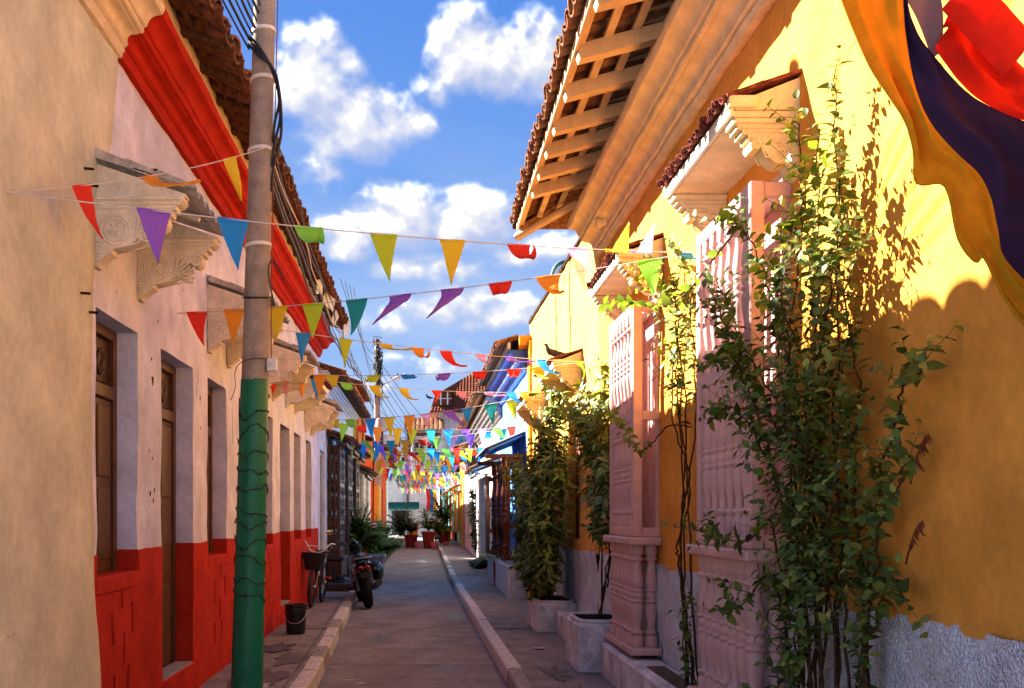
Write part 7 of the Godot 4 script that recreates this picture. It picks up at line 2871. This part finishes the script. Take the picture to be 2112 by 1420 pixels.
	for x in [1.1, 1.6]:
		var b := mbf()
		b.box(V(x, 9.75, Z + 0.21), V(x + 0.1, 10.7, Z + 0.27))
		put("white_post", b, M["white_paint"], dorm)
	var bb := mbf()
	bb.box(V(0.85, 10.2, Z + 0.215), V(1.95, 10.25, Z + 0.255))
	put("bar", bb, M["white_paint"], dorm)
	bird(V(0.30, 10.10, Z + 0.2), 1.6, 1.7, "iron", "small dark bird on the left corner of the big tiled roof", 0.02)
	# satellite dish
	var da := Transform3D(Basis(V(0, 1, 0), 0.2) * Basis(V(1, 0, 0), 1.25), V(2.55, 6.95, Z + 0.7))
	var sd := thing("satellite_dish", "blue and white satellite dish on the stained wall of the corner house", "satellite dish", da.origin)
	var dd := mbf(da)
	dd.lathe([Vector2(0.0, -0.12), Vector2(0.2, -0.10), Vector2(0.4, -0.03), Vector2(0.52, 0.04), Vector2(0.52, 0.055), Vector2(0.4, -0.01), Vector2(0.2, -0.08), Vector2(0.0, -0.10)], 28)
	put("dish", dd, M["dish"], sd)
	var ar := mbf(da)
	ar.tube([V(0, -0.1, 0.45), V(0, 0.5, 0.05)], 0.018, 0.018, 6)
	ar.tube([V(0, 0.44, 0.05), V(0, 0.56, 0.04)], 0.045, 0.045, 8)
	put("feed_arm", ar, M["iron"], sd)
	var mt := mbf()
	mt.tube([da.origin + V(0, 0, -0.1), da.origin + V(0, -0.35, -0.4), da.origin + V(0, -0.5, -0.75)], 0.03, 0.03, 6)
	put("mount", mt, M["iron"], sd)
	# old grey building behind, and the white one with the green awning across the end
	var g := thing("old_building", "tall weathered grey building with a roof railing at the far left end", "building", V(-4.0, 0, -96.0))
	var gz := Transform3D(Basis.IDENTITY, V(0, 0, -95.0))
	var gm := mbf(gz)
	var gh := [[-4.4, 6.0, 0.7, 1.0], [-3.3, 6.0, 0.7, 1.0], [-2.2, 6.0, 0.7, 1.0]]
	face(gm, -8.0, -1.0, 0.0, 8.0, gh, 0.03, 0.8)
	for q in gh:
		reveal(gm, q, 0.3, 0.03)
	put("wall", gm, M["stained_white"], g)
	var gb := mbf()
	gb.box(V(-8.0, 0, -104.0), V(-1.0, 7.95, -95.35))
	put("rear_wall", gb, M["grey_wall"], g)
	for q in gh:
		var w := mbf(gz)
		w.box(V(q[0], q[1], -0.33), V(q[0] + q[2], q[1] + q[3], -0.3))
		put("window", w, M["dark_glass"], g)
	var rl := mbf(gz)
	rl.box(V(-8.0, 8.75, -0.1), V(-1.0, 8.85, 0.0))
	for k in 36:
		rl.box(V(-7.95 + k * 0.195, 8.0, -0.08), V(-7.86 + k * 0.195, 8.75, -0.02))
	put("railing", rl, M["grey_wall"], g)
	var e := thing("end_building", "white brick building at the end of the street, left of the corner house", "building", V(-4.0, 0, -80.0))
	var ez := Transform3D(Basis.IDENTITY, V(0, 0, -76.2))
	var em := mbf(ez)
	var eh := [[-4.6, 0.1, 1.0, 1.9], [-2.5, 0.1, 1.0, 1.9]]
	face(em, -7.0, -1.35, 0.0, 5.6, eh, 0.02, 0.6)
	for q in eh:
		reveal(em, q, 0.3, 0.02)
	put("wall", em, M["white_paint"], e)
	var eb := mbf()
	eb.box(V(-7.0, 0, -84.0), V(-1.4, 5.55, -76.55))
	put("rear_wall", eb, M["grey_white"], e)
	for q in eh:
		var w := mbf(ez)
		w.box(V(q[0], q[1], -0.33), V(q[0] + q[2], q[1] + q[3], -0.3))
		put("door", w, M["dark_glass"], e)
	for k in 12:
		var cs := mbf(ez)
		cs.box(V(-7.0, 2.8 + k * 0.23, 0.0), V(-1.36, 2.815 + k * 0.23, 0.03))
		put("brick_course", cs, M["grey_white"], e)
	var az := Transform3D(Basis.IDENTITY, V(0, 0, -75.9))
	var awn := thing("awning", "dark green awning with scalloped white edge closing the far end of the street", "awning", V(-1.6, 2.0, -75.5))
	var aw := mbf(az * Transform3D(Basis(V(0, 0, 1), V(0, 1, 0), V(-1, 0, 0)), V(-0.45, 0, 0)))
	aw.prism(PackedVector2Array([Vector2(0, 2.5), Vector2(1.2, 2.15), Vector2(1.2, 2.18), Vector2(0.0, 2.56)]), 0.0, 2.35)
	put("cover", aw, M["awning"], awn)
	for k in 14:
		var val := mbf(az)
		var x := -2.8 + k * 2.35 / 14
		val.box(V(x, 1.98 + 0.02 * (k % 2), 1.19), V(x + 2.35 / 14, 2.16, 1.205))
		put("valance", val, M["awning"], awn)
	var ve := mbf(az)
	for k in 14:
		var x := -2.8 + k * 2.35 / 14
		ve.tube([V(x, 2.0, 1.2), V(x + 1.18 / 14, 1.95, 1.2), V(x + 2.35 / 14, 2.0, 1.2)], 0.02, 0.02, 4)
	put("scalloped_edge", ve, M["awning_edge"], awn)


func build_far_things() -> void:
	# wrought-iron lantern on the white house
	var at := V(1.2, 2.62, -26.2)
	var o := thing("wall_lantern", "black wrought-iron wall lantern with scrollwork on the white house", "lantern", at)
	var t := Transform3D(Basis.IDENTITY, at)
	var arm := mbf(t)
	arm.tube([V(0.58, 0.0, 0), V(0.0, 0.05, 0)], 0.016, 0.016, 6)
	for k in 4:
		for s in [-1.0, 1.0]:
			var sp := []
			for i in 22:
				var g := i * 0.5
				var r := 0.085 * (1.0 - i / 26.0)
				sp.append(V(0.06 + 0.14 * k + r * cos(g), s * 0.075 + 0.03 + r * sin(g) * s, 0))
			arm.tube(sp, 0.009, 0.006, 5)
	put("scroll_arm", arm, M["iron"], o)
	var lm := mbf(t)
	lm.lathe([Vector2(0.0, 0.06), Vector2(0.05, 0.08), Vector2(0.07, 0.13), Vector2(0.09, 0.16), Vector2(0.085, 0.18)], 6)
	put("base", lm, M["iron"], o)
	var gl := mbf(t)
	gl.lathe([Vector2(0.085, 0.18), Vector2(0.16, 0.52)], 6)
	put("lantern_glass", gl, M["dark_glass"], o)
	for k in 6:
		var g := TAU * k / 6
		var b := mbf(t)
		b.tube([V(0.087 * cos(g), 0.18, 0.087 * sin(g)), V(0.163 * cos(g), 0.52, 0.163 * sin(g))], 0.011, 0.011, 4)
		var hn := []
		for i in 14:
			var a := i * 0.55
			var r := 0.05 * (1.0 - i / 17.0)
			hn.append(V((0.23 + r * cos(a)) * cos(g), 0.55 + r * sin(a), (0.23 + r * cos(a)) * sin(g)))
		b.tube(hn, 0.007, 0.005, 4)
		put("lantern_bar", b, M["iron"], o)
	var tp := mbf(t)
	tp.lathe([Vector2(0.21, 0.52), Vector2(0.215, 0.545), Vector2(0.12, 0.64), Vector2(0.10, 0.66), Vector2(0.105, 0.74), Vector2(0.05, 0.79), Vector2(0.02, 0.80), Vector2(0.025, 0.83), Vector2(0.0, 0.86)], 6)
	put("lantern_cap", tp, M["iron"], o)
	# plants on the right pavement
	var pz := thing("planter", "round whitewashed pillar planter before the brown window cage of the blue house", "planter", V(1.5, 0.14, -21.9))
	var pm := mbf(Transform3D(Basis.IDENTITY, V(1.5, 0.13, -21.9)))
	pm.lathe([Vector2(0.0, 0), Vector2(0.17, 0), Vector2(0.165, 0.5), Vector2(0.175, 0.56), Vector2(0.175, 0.6), Vector2(0.14, 0.6), Vector2(0.13, 0.55), Vector2(0.0, 0.55)], 20)
	put("pillar", pm, M["white_rough"], pz)
	var strap := leaf_mesh("strap", 0.52, 0.035, 0.9, 0.3)
	var sp := thing("strap_leaf_plant", "arching strap-leaved plant in the round white planter", "plant", V(1.48, 0.7, -21.85))
	var arr := []
	for i in 22:
		var g := rng.randf_range(0, TAU)
		arr.append([Transform3D(leaf_basis(V(cos(g), rng.randf_range(0.3, 1.2), sin(g)), V(0, 1, 0)) * Basis.from_scale(Vector3.ONE * rng.randf_range(0.7, 1.1)), V(1.48, 0.68, -21.85)), [1, 2, 1, 4][i % 4]])
	plant_leaves(sp, strap, arr, 22)
	var red := thing("reed_stake", "dark red pointed stake leaning at the round white planter", "stake", V(1.47, 0.14, -19.8))
	var rm := mbf()
	rm.tube([V(1.40, 0.14, -20.6), V(1.395, 0.4, -20.6), V(1.39, 0.66, -20.62)], 0.012, 0.03, 6)
	put("stake", rm, M["pot_red"], red)
	var fr := FR2(1.78, 23.95, 1.76, 34.0, 1.0)
	climber("hanging_vine", "dark vine hanging over the front of the white house beside the bars", "vine", fr, [
		[[6.8, 0.6, 0.2], [6.9, 1.4, 0.26], [7.0, 2.1, 0.3], [7.4, 2.3, 0.3]], [[7.2, 0.4, 0.2], [7.4, 1.3, 0.24], [7.6, 2.0, 0.3]], [[6.5, 0.8, 0.24], [6.4, 1.5, 0.3], [6.6, 2.1, 0.3]], [[7.6, 0.5, 0.2], [8.0, 1.2, 0.25], [8.2, 1.8, 0.3]],
	], 0.010, leaf_mesh("leaf_d", 0.11, 0.035, 0.4, 0.3), 0.07, 0.05, 0.8, 0.35, 60, [3, 0, 3, 1])
	climber("white_flowered_plant", "dark drooping potted plant with pale hanging sprays before the red house", "plant", FR(1.9, 1.0), [
		[[50.0, 0.6, 1.2], [50.2, 1.2, 1.3], [50.0, 1.0, 1.5]], [[50.0, 0.6, 1.2], [50.4, 1.1, 1.0], [50.6, 0.6, 0.9]], [[50.0, 0.6, 1.2], [49.6, 1.3, 1.2], [49.4, 0.5, 1.3]],
	], 0.02, leaf_mesh("leaf_e", 0.2, 0.06, 0.5, 0.3), 0.12, 0.1, 0.9, 0.5, 20, [3, 3, 0])
	# far potted palms in red, pink and yellow tubs
	var spots := [
		[-0.7, -50.0, 0.34, 0.62, "pot_red", "red tub of the feathery palm at the left of the far group"],
		[0.15, -49.0, 0.32, 0.8, "pot_red", "tall red tub in the middle of the far group of plants"],
		[0.95, -53.0, 0.30, 0.75, "pot_red", "red tub of the dark palm nearest the turquoise house"],
		[-0.75, -62.0, 0.36, 1.1, "pole_yellow", "tall yellow tub at the left of the far group of plants"],
		[1.15, -57.0, 0.34, 1.0, "pole_yellow", "tall yellow tub at the right of the far group of plants"],
		[-0.35, -48.5, 0.16, 0.3, "pot_pink", "small pink pot left of the tall red tub"],
		[0.42, -47.6, 0.16, 0.32, "pot_pink", "small pink pot right of the tall red tub"],
		[1.0, -49.5, 0.15, 0.3, "pot_pink", "small pink pot near the turquoise house"],
	]
	for q in spots:
		pot(q[5], V(q[0], 0.01, q[1]), q[2], q[3], q[4])
	fern("potted_palm", "dark feathery palm in the red tub near the turquoise house", "palm", V(0.95, 0.7, -53.0), 2.6, 1.15, 30, 13, [0, 1, 3, 1], 0.42, 30)
	fern("potted_palm", "dark bushy palm at the left of the street's far end", "palm", V(-1.2, 0.5, -51.0), 1.9, 1.0, 30, 12, [0, 1, 0], 0.36, 30)
	fern("potted_palm", "olive bushy palm in the tall red tub in the middle of the far group", "palm", V(0.15, 0.75, -49.0), 1.35, 0.75, 26, 12, [1, 2, 2], 0.3, 30)
	fern("potted_palm", "brownish palm in the left red tub of the far group", "palm", V(-0.7, 0.6, -50.0), 1.3, 0.8, 24, 12, [3, 0, 3], 0.3, 20)
	# far flag
	var fl := thing("hanging_flag", "small striped flag hanging in the far street above the palms", "flag", V(0.15, 1.9, -60.0))
	for k in 3:
		var rows := []
		for i in 8:
			var f := i / 7.0
			rows.append([V(0.02 + 0.20 * k + 0.08 * sin(f * 3.0), 3.1 - 1.25 * f, -60.0 + 0.06 * sin(f * 6.0 + k)), V(0.12 + 0.20 * k + 0.08 * sin(f * 3.0), 3.1 - 1.25 * f, -60.0 + 0.1 * sin(f * 6.0 + k + 0.7)), V(0.22 + 0.20 * k + 0.08 * sin(f * 3.0), 3.1 - 1.25 * f, -60.0 + 0.06 * sin(f * 6.0 + k + 1.4))])
		var fm := mbf()
		fm.sheet(rows)
		put("stripe", fm, M[["flag_red", "flag_blue", "flag_yellow"][k]], fl)
	var fp := mbf()
	fp.tube([V(1.6, 3.12, -60.0), V(0.0, 3.12, -60.0)], 0.02, 0.02, 5)
	put("staff", fp, M["iron"], fl)
	# pigeon on the small yellow canopy, hoop behind the parapet
	bird(V(1.58, 3.50, -12.55), 1.35, 0.75, "feather", "speckled pigeon perched on the edge of the nearer small yellow canopy", 0.0)
	var hp := mbf()
	var pts := []
	for i in 22:
		var g := PI * i / 21.0
		pts.append(V(1.90 - 0.17 * cos(g), 4.84 + 0.20 * sin(g), -13.9))
	hp.tube(pts, 0.028, 0.028, 10)
	alone("pipe_hoop", hp, M["teal_pipe"], "pale teal bent pipe rising behind the yellow parapet", "pipe")


# ------------------------------------------------------------------ assembly
func _ready() -> void:
	rng.seed = 20240
	nz.noise_type = FastNoiseLite.TYPE_SIMPLEX_SMOOTH
	nz.frequency = 0.02
	nz.fractal_octaves = 3
	nz.seed = 4
	# camera: level, lens shifted up and to the right as the photograph's upright lines show
	var cam := Camera3D.new()
	cam.name = "camera"
	cam.position = Vector3(0, 1.6, 0)
	cam.projection = Camera3D.PROJECTION_FRUSTUM
	cam.near = 0.1
	cam.far = 900.0
	cam.size = 0.1 * 1420.0 / 2112.0
	cam.frustum_offset = Vector2(0.1 * 179.0 / 2112.0, 0.1 * 353.0 / 2112.0)
	add_child(cam)
	cam.current = true
	# sky and sun
	var sm := PanoramaSkyMaterial.new()
	sm.panorama = make_sky()
	var sky := Sky.new()
	sky.sky_material = sm
	var env := Environment.new()
	env.background_mode = Environment.BG_SKY
	env.sky = sky
	env.tonemap_mode = Environment.TONE_MAPPER_LINEAR
	env.tonemap_exposure = EXPOSURE
	env.background_energy_multiplier = HEADROOM * SKY / EXPOSURE
	env.sdfgi_enabled = true
	env.ssao_enabled = true
	env.ssil_enabled = true
	var we := WorldEnvironment.new()
	we.name = "world"
	we.environment = env
	add_child(we)
	var sun := DirectionalLight3D.new()
	sun.name = "sun"
	sun.light_energy = SUN
	sun.light_color = Color(1.0, 0.965, 0.91)
	sun.light_angular_distance = 0.5
	sun.shadow_enabled = true
	sun.transform = Transform3D(Basis.looking_at(SUN_TRAVEL.normalized(), Vector3.UP), Vector3(-20, 20, -12))
	add_child(sun)
	make_materials()
	build_ground()
	build_left_near()
	build_right_near()
	build_left_far()
	build_right_far()
	build_end()
	build_planters()
	build_pole()
	build_far_pole()
	build_climbers()
	build_banner()
	build_bunting()
	build_motorcycle()
	build_bicycle()
	build_small_things()
	build_far_things()
